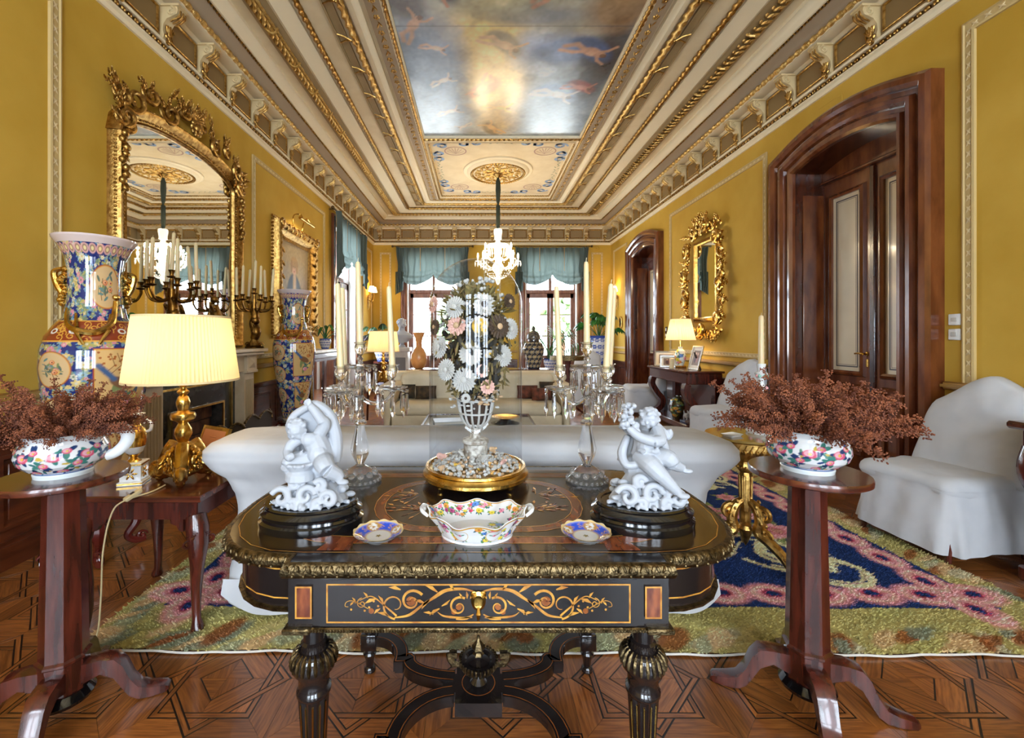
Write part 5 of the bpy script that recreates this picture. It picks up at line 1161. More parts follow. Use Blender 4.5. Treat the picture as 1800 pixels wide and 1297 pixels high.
V[:, 3, 0] = bx + ln_ * .5 * np.cos(ang); V[:, 3, 1] = by - ln_ * (.35 + .3 * rng.random(N)); V[:, 3, 2] = .012 + ln_ * .62
me = bpy.data.meshes.new('wool_tufts'); b4 = np.arange(N)[:, None] * 4
q = np.concatenate([b4 + np.array([[0, 1, 3]]), b4 + np.array([[1, 2, 3]]), b4 + np.array([[2, 0, 3]])])
me.vertices.add(N * 4); me.vertices.foreach_set('co', V.astype(np.float32).ravel()); me.loops.add(q.size); me.loops.foreach_set('vertex_index', q.astype(np.int32).ravel()); me.polygons.add(len(q)); me.polygons.foreach_set('loop_start', np.arange(0, q.size, 3, dtype=np.int32)); me.update(); me.validate()
tc_ = cv.at(tx, ty) * rng.uniform(.75, 1.3, (N, 1)); setcol(me, np.repeat(tc_, 4, 0)); me.materials.append(RUGM); stuff(link(bpy.data.objects.new('wool_tufts', me), rug))
eb = MB(); xs = np.linspace(0, rw, 120); ex, ey = rugxy(xs, np.zeros(120)); eb.tube([(float(a), float(b) - .006, .008 + .004 * Sn(a * 13) ** 4) for a, b in zip(ex, ey)], .0045, 6); eb.obj('binding_edge', M('white_binding', S(206, 200, 190), .8), rug)
RZ = .02

# ================================================================ slipcovered seats
def wrinkle(o, amp, sc_=6., st=(1, 1, 1), seed=0., cuts=2):
    from mathutils import noise as nz
    me = o.data
    if cuts:
        bm = bmesh.new(); bm.from_mesh(me); bmesh.ops.subdivide_edges(bm, edges=[e for e in bm.edges if e.calc_length() > .035], cuts=cuts, use_grid_fill=True, smooth=.0)
        bm.to_mesh(me); bm.free(); me.polygons.foreach_set('use_smooth', [True] * len(me.polygons))
    me.update(); nrm = [v.normal.copy() for v in me.vertices]
    for v, n in zip(me.vertices, nrm):
        c = Vector((v.co.x * st[0], v.co.y * st[1], v.co.z * st[2])) * sc_ + Vector((seed, seed, seed)); r_ = 1 - abs(nz.noise(c)) * 2
        v.co += n * (amp * (r_ * .6 + nz.noise(c * 2.3) * .5))
def rr_ring(x0, x1, y0, y1, z, r_, n=7, sub=10):
    r_ = min(r_, (x1 - x0) / 2.02, (y1 - y0) / 2.02); pts = []
    for cx_, cy_, a0 in ((x1 - r_, y1 - r_, 0), (x0 + r_, y1 - r_, PI / 2), (x0 + r_, y0 + r_, PI), (x1 - r_, y0 + r_, 1.5 * PI)):
        for i in range(n + 1): a = a0 + PI / 2 * i / n; pts.append((cx_ + r_ * C(a), cy_ + r_ * Sn(a), z))
        nx_ = {0: (x0 + r_, y1), 1: (x0, y0 + r_), 2: (x1 - r_, y0), 3: (x1, y1 - r_)}[round(a0 / (PI / 2))]; lx, ly = pts[-1][:2]
        for i in range(1, sub): pts.append((lx + (nx_[0] - lx) * i / sub, ly + (nx_[1] - ly) * i / sub, z))
    return pts
def soft_box(mb, x0, x1, y0, y1, z0, z1, r_=.06, nz_=6, sub=10, cap=True):
    rings = []
    for i in range(4): a = PI / 2 * i / 3; k = r_ * (1 - Sn(a)); rings.append(rr_ring(x0 + k, x1 - k, y0 + k, y1 - k, z0 + r_ * (1 - C(a)), r_, sub=sub))
    for i in range(1, nz_): rings.append(rr_ring(x0, x1, y0, y1, z0 + r_ + (z1 - z0 - 2 * r_) * i / nz_, r_, sub=sub))
    for i in range(5): a = PI / 2 * i / 4; k = r_ * (1 - C(a)); rings.append(rr_ring(x0 + k, x1 - k, y0 + k, y1 - k, z1 - r_ + r_ * Sn(a), r_, sub=sub))
    mb.loft(rings)
def sofa(name, label, X, Y, rz, mat):
    """seen from behind at rz = 0: back at local y 0, seat towards +y"""
    t = thing(name, label, 'sofa', (X, Y, RZ), rz)
    b = MB(); prof = [(.0, 1.15, .03), (.03, 1.175, .01), (.1, 1.17, .0), (.25, 1.15, .01), (.42, 1.135, .02), (.54, 1.145, .02), (.62, 1.18, .0), (.67, 1.225, -.03), (.715, 1.255, -.05), (.755, 1.255, -.05), (.785, 1.23, -.03), (.798, 1.19, .0), (.803, 1.1, .05)]
    b.loft([rr_ring(-w_, w_, y0, .3 - max(0, -y0) * .3, z_, .09 if z_ < .6 else .07, sub=26) for z_, w_, y0 in prof]); o = b.obj('back_cover', mat, t, ang=180); wrinkle(o, .012, 3.2, (.6, 1, 2.2), X, 3)
    sk = MB(); rows = []
    for i in range(7):
        z_ = .16 - .15 * i / 6; rows.append([(x, -.012 - .02 * (i / 6) + .007 * (i / 6) * Sn(x * 22), z_ + .09 * (i / 6) * max(0, (abs(x) - .98) / .17) ** 2) for x in np.linspace(-1.15 - .0 * i / 6, 1.15 + .0 * i / 6, 140)])
    sk.loft(rows, False); sk.obj('skirt', mat, t)
    for s_ in (-1, 1):
        a = MB(); pr = [(.02, 1.1, 1.19), (.2, 1.09, 1.17), (.45, 1.06, 1.16), (.55, 1.03, 1.2), (.62, 1.0, 1.24), (.67, 1.02, 1.235), (.69, 1.06, 1.2)]
        a.loft([rr_ring(*(sorted((s_ * p_, s_ * q_))), .22, .93, z_, .05, sub=8) for z_, p_, q_ in pr]); o = a.obj('arm_cover', mat, t, ang=180); wrinkle(o, .004, 7, seed=s_)
    s1 = MB(); soft_box(s1, -1.08, 1.08, .25, .9, .02, .32, .04, sub=14); s1.obj('seat_base', mat, t, ang=180)
    for k in range(2):
        c = MB(); soft_box(c, -1.06 + 1.065 * k, -.005 + 1.065 * k, .28, .93, .3, .46, .06, sub=12); o = c.obj('seat_cushion', mat, t, ang=180); wrinkle(o, .005, 6, seed=k * 3.)
    for k in range(2):
        c = MB(); soft_box(c, -1.05 + 1.06 * k, -.01 + 1.06 * k, .24, .42, .42, .80, .07, sub=12); o = c.obj('back_cushion', mat, t, ang=180); wrinkle(o, .006, 5, seed=k * 5. + 1)
    return t
sofa('sofa', 'white slipcovered sofa seen from behind, just past the centre table', -.035, 2.02, 0, COVER)
sofa('sofa', 'cream slipcovered sofa facing the viewer across the coffee table', -.02, 6.32, PI, CREAMC)
def slip_chair(label, X, Y, rz, seed=0.):
    """front towards local +x"""
    t = thing('slipcovered_chair', label, 'chair', (X, Y, 0), rz, 'white covered chairs along the right wall')
    s_ = MB(); rings = []
    for z_, e in [(.07, .035), (.12, .03), (.2, .02), (.28, .012), (.36, .005), (.4, 0), (.43, .004)]:
        r_ = rr_ring(-.25 - e * .3, .3 + e, -.27 - e, .27 + e, z_, .05, sub=14); k = max(0, (.4 - z_) / .35)
        pl_ = lambda x, y: 1 - .2 * k * max(0, 1 - min(math.hypot(x - .3 - e, y - .27 - e), math.hypot(x - .3 - e, y + .27 + e)) / .07)
        rings.append([(x * (1 + .012 * k * Sn(y * 40 + x * 33 + seed)) * pl_(x, y), y * (1 + .02 * k * Sn(x * 42 + seed * 2)) * pl_(x, y), z_ + .01 * k * Sn(x * 9 + y * 5)) for x, y, z_ in r_])
    s_.loft(rings, cap=False); o = s_.obj('skirt', COVER, t, ang=180); wrinkle(o, .016, 5, (1, 1, .4), seed)
    c = MB(); soft_box(c, -.26, .3, -.27, .27, .36, .485, .055, sub=14); o = c.obj('seat_cover', COVER, t, ang=180); wrinkle(o, .016, 4, seed=seed + 2)
    b = MB(); rows = []
    for i in range(37):
        u = -1 + 2 * i / 36; e = math.sqrt(max(0, 1 - abs(u) ** 7)); topz = .85 + .21 * max(0, 1 - (math.sqrt((u - .28) ** 2 + .01) - .1) / 1.3); ring = []
        for k in range(13): v = k / 12; z_ = .43 + (topz - .43) * v; ring.append((-.24 - .07 * v * v + (.05 * e + .02) * (1 - .45 * v ** 6) + .07 * (1 - v) ** 3, u * (.285 - .045 * v * v), z_ - .012 * (v == 1)))
        for k in range(13): v = 1 - k / 12; z_ = .43 + (topz - .43) * v; ring.append((-.24 - .07 * v * v - (.05 * e + .005) * (1 - .45 * v ** 6), u * (.285 - .045 * v * v), z_ - .008 * (v == 1)))
        rows.append(ring)
    b.loft(rows); o = b.obj('back_cover', COVER, t, ang=180); wrinkle(o, .02, 3.2, (1, 1, .7), seed + 5)
    lb_ = MB(); rows = []
    for i in range(9): z_ = .5 - .43 * i / 8; rows.append([(-.3 - .02 * i / 8 + .008 * Sn(y * 30), y * (1 + .1 * i / 8), z_) for y in np.linspace(-.26, .26, 24)])
    lb_.loft(rows, False); lb_.obj('back_skirt', COVER, t)
    for sx, sy in ((.27, .24), (.27, -.24), (-.25, .23), (-.25, -.23)):
        MB().tube([(sx, sy, .4), (sx * 1.02, sy, .1), (sx * 1.04, sy, 0)], [.022, .018, .015], 8).obj('leg', MAHOG, t)
    return t
slip_chair('white slipcovered chair in the right foreground, before the large door', 2.93, 2.74, PI + .12, 1.)
slip_chair('white slipcovered chair on the near side of the console with the lamp', 2.9, 5.05, PI + .3, 4.)
slip_chair('white slipcovered chair on the far side of the console with the lamp', 2.85, 7.45, PI - .1, 7.)

# ================================================================ the two tall stands with bowls of dried flowers
def stand(X, Y, label, rz, tilt=0.):
    t = thing('pedestal_stand', label, 'stand', (X, Y, 0), rz)
    MB().lathe([(.001, .805), (.172, .805), (.18, .81), (.181, .824), (.178, .83), (.001, .83)], 56, sx=1, sy=1).obj('round_top', MAHOGX, t)
    MB().lathe([(.001, .775), (.05, .775), (.066, .782), (.07, .79), (.066, .798), (.05, .805), (.001, .805)], 32).obj('collar', MAHOG, t)
    c = MB(); c.loft([[(r_ * C(PI / 8 + k * PI / 4), r_ * Sn(PI / 8 + k * PI / 4), z_) for k in range(8)] for r_, z_ in [(.068, .09), (.068, .19), (.075, .196), (.075, .204), (.066, .21), (.056, .775)]]); c.obj('octagonal_column', MAHOG, t, False)
    MB().lathe([(.001, .045), (.06, .045), (.082, .056), (.086, .068), (.078, .08), (.07, .09), (.001, .09)], 36).obj('base_ring', BLACKL, t)
    for k in range(4):
        a = PI / 4 + k * PI / 2; f = MB(); L2 = []
        for u, z0, z1, w_ in [(.05, .1, .17, .03), (.11, .125, .172, .03), (.15, .1, .165, .029), (.175, .055, .135, .027), (.195, .022, .085, .026), (.22, .006, .048, .026), (.255, .003, .036, .025), (.3, .004, .028, .02), (.31, .01, .02, .014)]:
            L2.append([(u, -w_, z0), (u, w_, z0), (u, w_, z1), (u, 0, z1 + .006), (u, -w_, z1)])
        f.loft(L2); o = f.obj('foot', MAHOG, t, ang=50); o.rotation_euler = (0, 0, a)
    return t
stand(-1.437, 1.5, 'dark wooden pedestal stand at far left with octagonal column', -.44)
stand(1.175, 1.546, 'dark wooden pedestal stand at right with octagonal column', .44)
def bowl(X, Y, rz, label, seed):
    t = thing('flowered_bowl', label, 'bowl', (X, Y, .83), rz); t.scale = (1.12, 1.12, 1.05)
    cv = Canvas(.72, .2, .0022, hexc(232, 234, 234)); g2 = np.random.default_rng(seed)
    for k in range(9):
        x0 = .72 * (k + .3) / 9; pts = cr([(x0, .03, 0), (x0 + .03, .06, 0), (x0 + .02, .1, 0), (x0 + .07, .13, 0)], 5)
        cv.stroke([p_[:2] for p_ in pts], .0025, hexc(70, 84, 110))
        for p_ in pts[::3]:
            for q in range(3): cv.leaf(p_[0], p_[1], .022, .009, g2.uniform(0, 6.28), hexc(*[(40, 66, 110), (52, 110, 110), (90, 130, 110), (190, 160, 70)][g2.integers(4)]))
        for dx, dy, r_ in [(0, .05, .017), (.06, .12, .019), (.035, .09, .012), (.09, .14, .012)]:
            for q in range(5): cv.leaf(x0 + dx, dy, .03, .014, g2.uniform(0, 6.28), hexc(*[(38, 60, 100), (60, 120, 110)][g2.integers(2)]))
            cv.rose((x0 + dx) % .72, dy, r_, hexc(204, 84, 110), hexc(232, 160, 170), hexc(180, 50, 84)); cv.ell((x0 + dx) % .72, dy, r_ * .25, r_ * .25, hexc(214, 180, 80))
    cv.rect(0, .72, 0, .022, hexc(206, 214, 224)); cv.rect(0, .72, .02, .023, hexc(60, 80, 130)); cv.rect(0, .72, .19, .2, hexc(210, 216, 222))
    lathe_canvas('bowl_body', cv, [(.07, 0), (.072, .012), (.066, .018), (.085, .026), (.104, .045), (.112, .068), (.11, .09), (.1, .112), (.099, .122), (.108, .136), (.112, .14)], PORCC, t)
    MB().lathe([(.112, .14), (.109, .141), (.096, .122), (.104, .09), (.1, .05), (.06, .024), (.001, .022)], 48, cap=False).obj('bowl_inside', PORC, t)
    h = MB(); h.tube(cr([(.1, 0, .125), (.12, 0, .14), (.148, 0, .138), (.162, 0, .115), (.155, 0, .085), (.13, 0, .058), (.105, 0, .05)], 5), [.008, .012, .013, .013, .012, .011, .012], 10, flat=1.5); h.obj('handle', PORC, t)
    return t
bowl(-1.437, 1.5, .35, 'flowered white porcelain bowl with handle on the left stand', 3); bowl(1.175, 1.546, .6, 'flowered white porcelain bowl on the right stand', 6)
def sprig_mesh(seed, l):
    r_ = random.Random(seed); mb = MB(); n = 9; pts = []
    x, z_, a = 0., 0., 0.
    for i in range(n + 1): pts.append((x, 0, z_)); a += r_.uniform(-.12, .2); x += l / n * Sn(a) ; z_ += l / n * C(a)
    mb.tube(pts, [.0018, .0012], 4)
    fl_ = MB()
    for i in range(2, n + 1):
        for q in range(44):
            s_ = i + r_.uniform(-.5, .5); p0 = Vector(pts[min(int(s_), n)]); d = Vector((r_.gauss(0, 1), r_.gauss(0, 1), r_.gauss(.4, 1))); d = d.normalized() * r_.uniform(.006, .028) * (1.15 - .55 * i / n)
            p1 = p0 + d; e = r_.uniform(.0019, .0036)
            fl_.add([tuple(p1 + Vector(v) * e) for v in ((1, 0, 0), (-1, 0, 0), (0, 1, 0), (0, -1, 0), (0, 0, 1), (0, 0, -1))], [(0, 2, 4), (2, 1, 4), (1, 3, 4), (3, 0, 4), (2, 0, 5), (1, 2, 5), (3, 1, 5), (0, 3, 5)])
    return mb.mesh('stem', STEM), fl_.mesh('florets', DRIED, False)
SPR = [sprig_mesh(s_, .17 + .02 * (s_ % 4)) for s_ in range(6)]
def bouquet(X, Y, label, n, spread, seed, hs):
    t = thing('dried_flower_bunch', label, 'dried flowers', (X, Y, .83 + .118)); r_ = random.Random(seed)
    for k in range(n):
        a = 2 * PI * k * .382 + r_.uniform(-.2, .2); q = math.sqrt((k + .5) / n); lean = q * spread + r_.uniform(-.1, .1)
        s_ = hs * r_.uniform(.75, 1.15) * (1.12 + .1 * q)
        o = bpy.data.objects.new('sprig', SPR[k % 6][0]); link(o, t); o.location = (.07 * q * C(a), .07 * q * Sn(a), 0)
        o.rotation_euler = (0, lean, a); o.scale = (s_,) * 3
        stuff(link(bpy.data.objects.new('florets', SPR[k % 6][1]), o))
bouquet(-1.437, 1.5, 'bunch of dried russet flowers in the left bowl', 120, 1.0, 1, .84); bouquet(1.175, 1.546, 'wide bunch of dried russet flowers in the right bowl', 130, 1.02, 2, .95)

# ================================================================ left side table with lamp, urn and frame
sd = thing('side_table', 'mahogany side table with carved shell knees under the gilt lamp', 'table', (-1.5, 2.14, 0))
tp = MB(); oct_ = [(-.27, -.25), (.2, -.25), (.27, -.19), (.27, .25), (-.27, .25)]
oct_ = [(-.29, -.26), (.29, -.26), (.29, .26), (-.29, .26)]
tp.loft([[(x * k, y * k, z_) for x, y in oct_] for k, z_ in [(.97, .58), (1.0, .586), (1.0, .604), (.985, .61)]]); tp.obj('table_top', MAHOGX, sd, False)
ap_ = MB(); ap_.box(-.265, .265, -.235, -.215, .5, .58); ap_.box(-.265, .265, .215, .235, .5, .58); ap_.box(-.264, -.245, -.214, .214, .501, .579); ap_.box(.245, .264, -.214, .214, .501, .579); ap_.obj('apron', MAHOG, sd, False)
for s_ in (-1, 1):
    b = MB(); b.prism([(0, 0), (.06 * s_, 0), (.055 * s_, -.02), (.03 * s_, -.03), (.02 * s_, -.05), (0, -.055)], -.236, -.216, Matrix(((1, 0, 0, -s_ * .2), (0, 0, 1, 0), (0, 1, 0, .502), (0, 0, 0, 1)))); b.obj('apron_bracket', MAHOG, sd, False)
def cab_leg(t, x, y, h, dx, dy, mat, s_=1., front=True):
    d = Vector((dx, dy, 0)).normalized(); pr = [(h, 0.0, .04), (h * .9, .02, .046), (h * .78, .03, .042), (h * .6, .018, .03), (h * .4, .004, .023), (h * .2, .0, .018), (h * .1, .006, .018), (h * .05, .018, .026), (.012, .022, .028), (.001, .02, .022)]
    m = MB(); m.tube([(x + d.x * o * s_, y + d.y * o * s_, z_) for z_, o, r_ in pr], [r_ * s_ for _, _, r_ in pr], 14); o = m.obj('leg', mat, t)
    if front:
        k = MB()
        for q in range(7): a = -1.0 + q * .333; k.tube([(x + d.x * .046 + (-d.y) * Sn(a) * .012, y + d.y * .046 + d.x * Sn(a) * .012, h * .8), (x + d.x * .058 + (-d.y) * Sn(a) * .036, y + d.y * .058 + d.x * Sn(a) * .036, h * .8 + .05 * C(a))], [.003, .008], 6)
        for sg in (-1, 1):
            k.tube([(x + d.x * .04 + (-d.y) * (sg * .045 + u), y + d.y * .04 + d.x * (sg * .045 + u), h * .8 + v) for u, v in spiral(0, 0, .026, .005, PI / 2, sg * 1.4, 18)], .006, 6)
        for q in range(3): k.ell((x + d.x * (.046 - .006 * q), y + d.y * (.046 - .006 * q), h * .74 - q * .02), (.008, .008, .014), 8, 6)
        k.obj('shell_carving', mat, o)
for x, y, fr_ in ((-.24, -.21, 1), (.24, -.21, 1), (-.24, .21, 0), (.24, .21, 0)): cab_leg(sd, x, y, .51, x, y, MAHOG, 1., bool(fr_))
# ---- gilt table lamps with pleated shades
def pleated(t, r0, r1, z0, z1, n=90):
    mb = MB(); rings = []
    for i in range(5):
        v = i / 4; rings.append([((r0 + (r1 - r0) * v + (.0035 if j % 2 else -.0035)) * C(PI * j / n), (r0 + (r1 - r0) * v + (.0035 if j % 2 else -.0035)) * Sn(PI * j / n), z0 + (z1 - z0) * v) for j in range(2 * n)])
    mb.loft(rings, True, False); o = mb.obj('lamp_shade', SHADE, t, False)
    for r_, z_ in ((r0, z0), (r1, z1)): MB().lathe([(r_ - .003, z_ - .005), (r_ + .0035, z_ - .005), (r_ + .0035, z_ + .005), (r_ - .003, z_ + .005)], 72, cap=False).obj('shade_trim', M('shade_trim', S(226, 200, 150), .8), o)
    fr_ = MB(); fr_.tube([(-r1, 0, z1 - .01), (r1, 0, z1 - .01)], .002, 5); fr_.tube([(0, -r1, z1 - .01), (0, r1, z1 - .01)], .002, 5); fr_.obj('shade_wires', GILT, o)
def lamp_light(loc, power, r_=.05, col=(1, .72, .38), name='lamp_glow', par=None):
    l = bpy.data.lights.new(name, 'POINT'); l.energy = power; l.color = col; l.shadow_soft_size = r_
    o = bpy.data.objects.new(name, l); o.location = loc; link(o, par); return o
def gilt_lamp(label, X, Y, Z, power, cord=True):
    t = thing('table_lamp', label, 'lamp', (X, Y, Z))
    b = MB()
    for k in range(3):
        a = -PI / 2 + .5 + k * 2 * PI / 3
        f = MB(); f.tube(cr([(.03, 0, .17), (.05, 0, .14), (.07, 0, .09), (.1, 0, .055), (.13, 0, .06), (.14, 0, .04), (.12, 0, .03), (.105, 0, .045)], 5), [.03, .032, .034, .028, .02, .014, .01], 10, flat=1.6)
        f.tube([(.098 + u, -.022, .05 + v) for u, v in spiral(0, 0, .032, .006, 2, -1.3, 18)], .006, 6); f.tube([(.098 + u, .022, .05 + v) for u, v in spiral(0, 0, .032, .006, 2, -1.3, 18)], .006, 6)
        f.ell((.115, 0, .018), .02, 12, 8)
        for q in range(5): f.ell((.06 + .012 * q, 0, .14 - .02 * q), (.016, .02, .01), 8, 6)
        b.join(f, rot(rz=a))
        g3 = MB(); g3.ell((.062, 0, .1), (.012, .03, .036), 12, 8); g3.tube([(.072, .026 * C(q * .524), .1 + .03 * Sn(q * .524)) for q in range(13)], .005, 6)
        for q in range(6): g3.ell((.06, -.04 + .016 * q, .05), (.01, .012, .016), 8, 6)
        b.join(g3, rot(rz=a + PI / 3))
    b.lathe([(.001, .03), (.05, .03), (.06, .07), (.05, .13), (.042, .16), (.04, .17), (.048, .175), (.03, .185), (.001, .185)], 24)
    for k in range(3):
        a = -PI / 2 + .5 + k * 2 * PI / 3
        for z_, q, l in ((.15, .045, .07), (.11, .07, .07), (.06, .11, .05)): leafy(b, rot(0, .7, a, (q * C(a), q * Sn(a), z_)), l, .02, .6)
        a += PI / 3; leafy(b, rot(0, 1.2, a, (.05 * C(a), .05 * Sn(a), .16)), .09, .024, .5); scroll(b, rot(PI / 2, 0, a + PI / 2, (.062 * C(a), .062 * Sn(a), .075)), .03, .008)
    b.obj('scrolled_base', GILT, t)
    s_ = MB(); s_.lathe([(.03, .182), (.022, .19), (.026, .2), (.038, .225), (.036, .25), (.024, .272), (.02, .28), (.03, .288), (.05, .298), (.054, .312), (.05, .325), (.03, .332), (.022, .34), (.028, .36), (.03, .38), (.022, .405), (.014, .412), (.026, .425), (.026, .432), (.012, .445), (.012, .452), (.024, .46), (.02, .48), (.014, .5), (.012, .56)], 28, lobes=7, lam=.02); s_.obj('baluster_stem', GILT, t)
    pleated(t, .236, .197, .486, .79)
    MB().lathe([(.001, .56), (.016, .56), (.016, .6), (.03, .64), (.032, .67), (.02, .7), (.001, .705)], 14).obj('bulb', BULB, t)
    lamp_light((0, 0, .65), power, .04, par=t)
    if cord:
        c = MB(); c.tube(cr([(-.03, -.08, .006), (-.03, -.16, .004), (-.075, -.262, -.002), (-.11, -.28, -.05), (-.14, -.285, -.2), (-.145, -.29, -.4), (-.16, -.295, -.55), (-.2, -.33, -.585), (-.3, -.36, -.59)], 6), .0032, 6); c.obj('power_cord', M('cord_plastic', S(214, 196, 150), .5), t)
        k = MB(); k.box(-.012, .012, -.035, .035, 0, .018, rot(rx=.35, rz=-.35, t=(-.06, -.225, .004)), b=.004); ko = k.obj('inline_switch', M('cord_plastic', S(214, 196, 150), .5), t)
        MB().box(-.006, .006, -.008, .008, .0185, .0205, rot(rx=.35, rz=-.35, t=(-.06, -.225, .004))).obj('switch_button', SOOT, ko)
    return t
gilt_lamp('lit gilt table lamp with pleated shade in the left foreground', -1.427, 2.09, .611, 4.5)
# ---- small gilt urn
t = thing('gilt_urn', 'small gilt and white porcelain urn on square plinth beside the lamp', 'urn', (-1.64, 2.06, .611), .3)
MB().loft([[(s_ * sx, s_ * sy, z_) for sx, sy in ((-1, -1), (1, -1), (1, 1), (-1, 1))] for s_, z_ in [(.05, 0), (.05, .016), (.042, .018), (.042, .085), (.046, .088), (.046, .1), (.036, .104)]]).obj('square_plinth', PORC, t, False)
fm = MB()
for k in range(4):
    for q in range(6): a = 2 * PI * q / 6; fm.ell((0, 0, 0), (.013, .003, .005), 6, 4, rot(rz=k * PI / 2) @ rot(ry=a, t=(.017 * C(a), -.0425, .052 - .017 * Sn(a))))
for s_, z0, z1 in ((.0505, .004, .012), (.0465, .09, .098)): fm.loft([[(s_ * sx, s_ * sy, z_) for sx, sy in ((-1, -1), (1, -1), (1, 1), (-1, 1))] for z_ in (z0, z1)], cap=False)
fm.obj('gilt_decoration', GILT, t)
MB().lathe([(.03, .104), (.022, .112), (.012, .122), (.03, .14)], 28, cap=False).obj('urn_foot', GILT, t)
MB().lathe([(.018, .135), (.036, .15), (.045, .175)], 28, cap=False).obj('urn_cup', PORC, t)
MB().lathe([(.045, .175), (.05, .2), (.05, .235), (.042, .258), (.028, .27), (.024, .285), (.03, .312)], 28, cap=False).obj('urn_body', GILT, t)
MB().lathe([(.03, .31), (.042, .322), (.044, .328), (.036, .326), (.02, .31), (.001, .3)], 28).obj('urn_lip', PORC, t)
for s_ in (-1, 1): MB().tube(cr([(s_ * .046, 0, .24), (s_ * .066, 0, .25), (s_ * .068, 0, .28), (s_ * .052, 0, .295), (s_ * .04, 0, .28)], 5), [.005, .008, .008, .007, .005], 8).obj('handle', PORC, t)
# ---- photograph frame seen from behind
t = thing('photo_frame', 'leaning photograph frame with gilt edge behind the lamp base', 'picture frame', (-1.46, 2.3, .611), -.5)
f = MB(); f.box(-.11, .11, -.006, .006, 0, .21, rot(rx=-.35)); f.obj('frame_back', M('tan_board', S(160, 100, 60), .6), t)
e = MB(); e.sweep([(-.006, -.008), (.012, -.008), (.012, .01), (-.006, .01)], [(-.11, 0), (.11, 0), (.11, .21), (-.11, .21)], True, rot(rx=-.35) @ Matrix(((1, 0, 0, 0), (0, 0, 1, 0), (0, 1, 0, 0), (0, 0, 0, 1)))); e.obj('gilt_border', GILT, t)
MB().box(-.03, .03, -.004, .004, 0, .16, rot(rx=.25, t=(0, .09, 0))).obj('easel_strut', M('tan_board', S(160, 100, 60), .6), t)

# ================================================================ gilt round table with porcelain candlestick, right
gt = thing('gilt_table', 'small carved giltwood round table beside the right stand', 'table', (1.52, 2.46, RZ))
MB().lathe([(.001, .715), (.2, .715), (.21, .722), (.205, .732), (.001, .732)], 48).obj('onyx_top', M('onyx', S(150, 118, 46), .15, col2=S(96, 76, 34), vs=9, coat=.5), gt)
a_ = MB(); a_.lathe([(.19, .668), (.196, .672), (.196, .712), (.2, .716), (.18, .716), (.18, .668)], 48, cap=False)
for k in range(44): a = 2 * PI * k / 44; a_.ell((.196 * C(a), .196 * Sn(a), .672), (.012, .012, .016), 6, 5); a_.tube([(.197 * C(a), .197 * Sn(a), .68), (.199 * C(a + .06), .199 * Sn(a + .06), .708)], .005, 5)
a_.obj('carved_rim', GOLD, gt)
c = MB(); c.lathe([(.022, .3), (.028, .33), (.03, .36), (.034, .5), (.03, .52), (.045, .54), (.045, .56), (.035, .58), (.05, .62), (.08, .66), (.1, .67), (.001, .67)], 24, lobes=8, lam=.05)
for k in range(12): a = 2 * PI * k / 12; c.tube([(.03 * C(a), .03 * Sn(a), .35), (.034 * C(a), .034 * Sn(a), .5)], .004, 5); c.ell((.046 * C(a), .046 * Sn(a), .55), .009, 6, 5)
c.obj('fluted_column', GOLD, gt)
for k in range(3):
    f = MB(); f.tube(cr([(.02, 0, .36), (.06, 0, .33), (.08, 0, .27), (.07, 0, .2), (.12, 0, .17), (.19, 0, .12), (.24, 0, .06), (.3, 0, .012), (.34, 0, .012)], 5), [.02, .028, .03, .03, .03, .026, .022, .018, .012], 8)
    f.tube([(.095 + u, 0, .3 + v) for u, v in spiral(0, 0, .05, .008, 3, -1.4, 20)], .014, 7); f.tube([(.1 + u, .0, .19 + v) for u, v in spiral(0, 0, .04, .008, 0, 1.4, 20)], .012, 7)
    for q in range(8): f.ell((.08 + .018 * q, .014 * (-1) ** q, .21 - .014 * q), (.02, .012, .012), 6, 5); f.ell((.06 + .006 * q, .02 * (-1) ** q, .36 - .02 * q), (.012, .01, .014), 6, 5)
    o = f.obj('scroll_leg', GOLD, gt); o.rotation_euler = (0, 0, -1.05 + k * 2 * PI / 3)
MB().lathe([(.001, .1), (.012, .12), (.03, .17), (.04, .2), (.03, .22), (.001, .22)], 12).obj('pendant_finial', GOLD, gt)
pz = RZ + .732
t = thing('porcelain_candlestick', 'flower-encrusted porcelain candlestick on the gilt table behind the right stand', 'candlestick', (1.635, 2.5, pz))
MB().lathe([(.001, 0), (.075, 0), (.08, .012), (.07, .02), (.04, .04), (.02, .06), (.016, .09), (.034, .11), (.036, .125), (.02, .14), (.014, .17), (.02, .22), (.026, .25), (.018, .27), (.014, .3), (.03, .33), (.034, .345), (.018, .355), (.022, .385), (.024, .4), (.001, .4)], 28).obj('stem', PORC, t)
c = MB(); d = MB()
for k in range(34):
    a = random.uniform(0, 2 * PI); z_ = random.choice([.03, .04, .1, .12, .24, .26, .33]); r_ = {.03: .06, .04: .05, .1: .034, .12: .034, .24: .024, .26: .024, .33: .03}[z_]; (c if k % 2 else d).ell((r_ * C(a), r_ * Sn(a), z_), random.uniform(.008, .013), 8, 6)
stuff(c.obj('pink_flowers', M('pink_porcelain', S(210, 150, 150), .2), t)); stuff(d.obj('green_leaves', M('celadon_porcelain', S(130, 176, 156), .2), t))
candle('candle', 'single ivory candle in the porcelain candlestick', (1.635, 2.5, pz + .4), .28, (0, 0), .016, .013)
t = thing('small_dish', 'small white square dish on the gilt table', 'dish', (1.42, 2.42, pz), .4); MB().loft([rr_ring(-.05 * k, .05 * k, -.035 * k, .035 * k, z_, .01, 3, 2) for k, z_ in [(.8, 0), (1, .012), (1.04, .012), (.85, .004)]]).obj('dish_body', PORC, t)
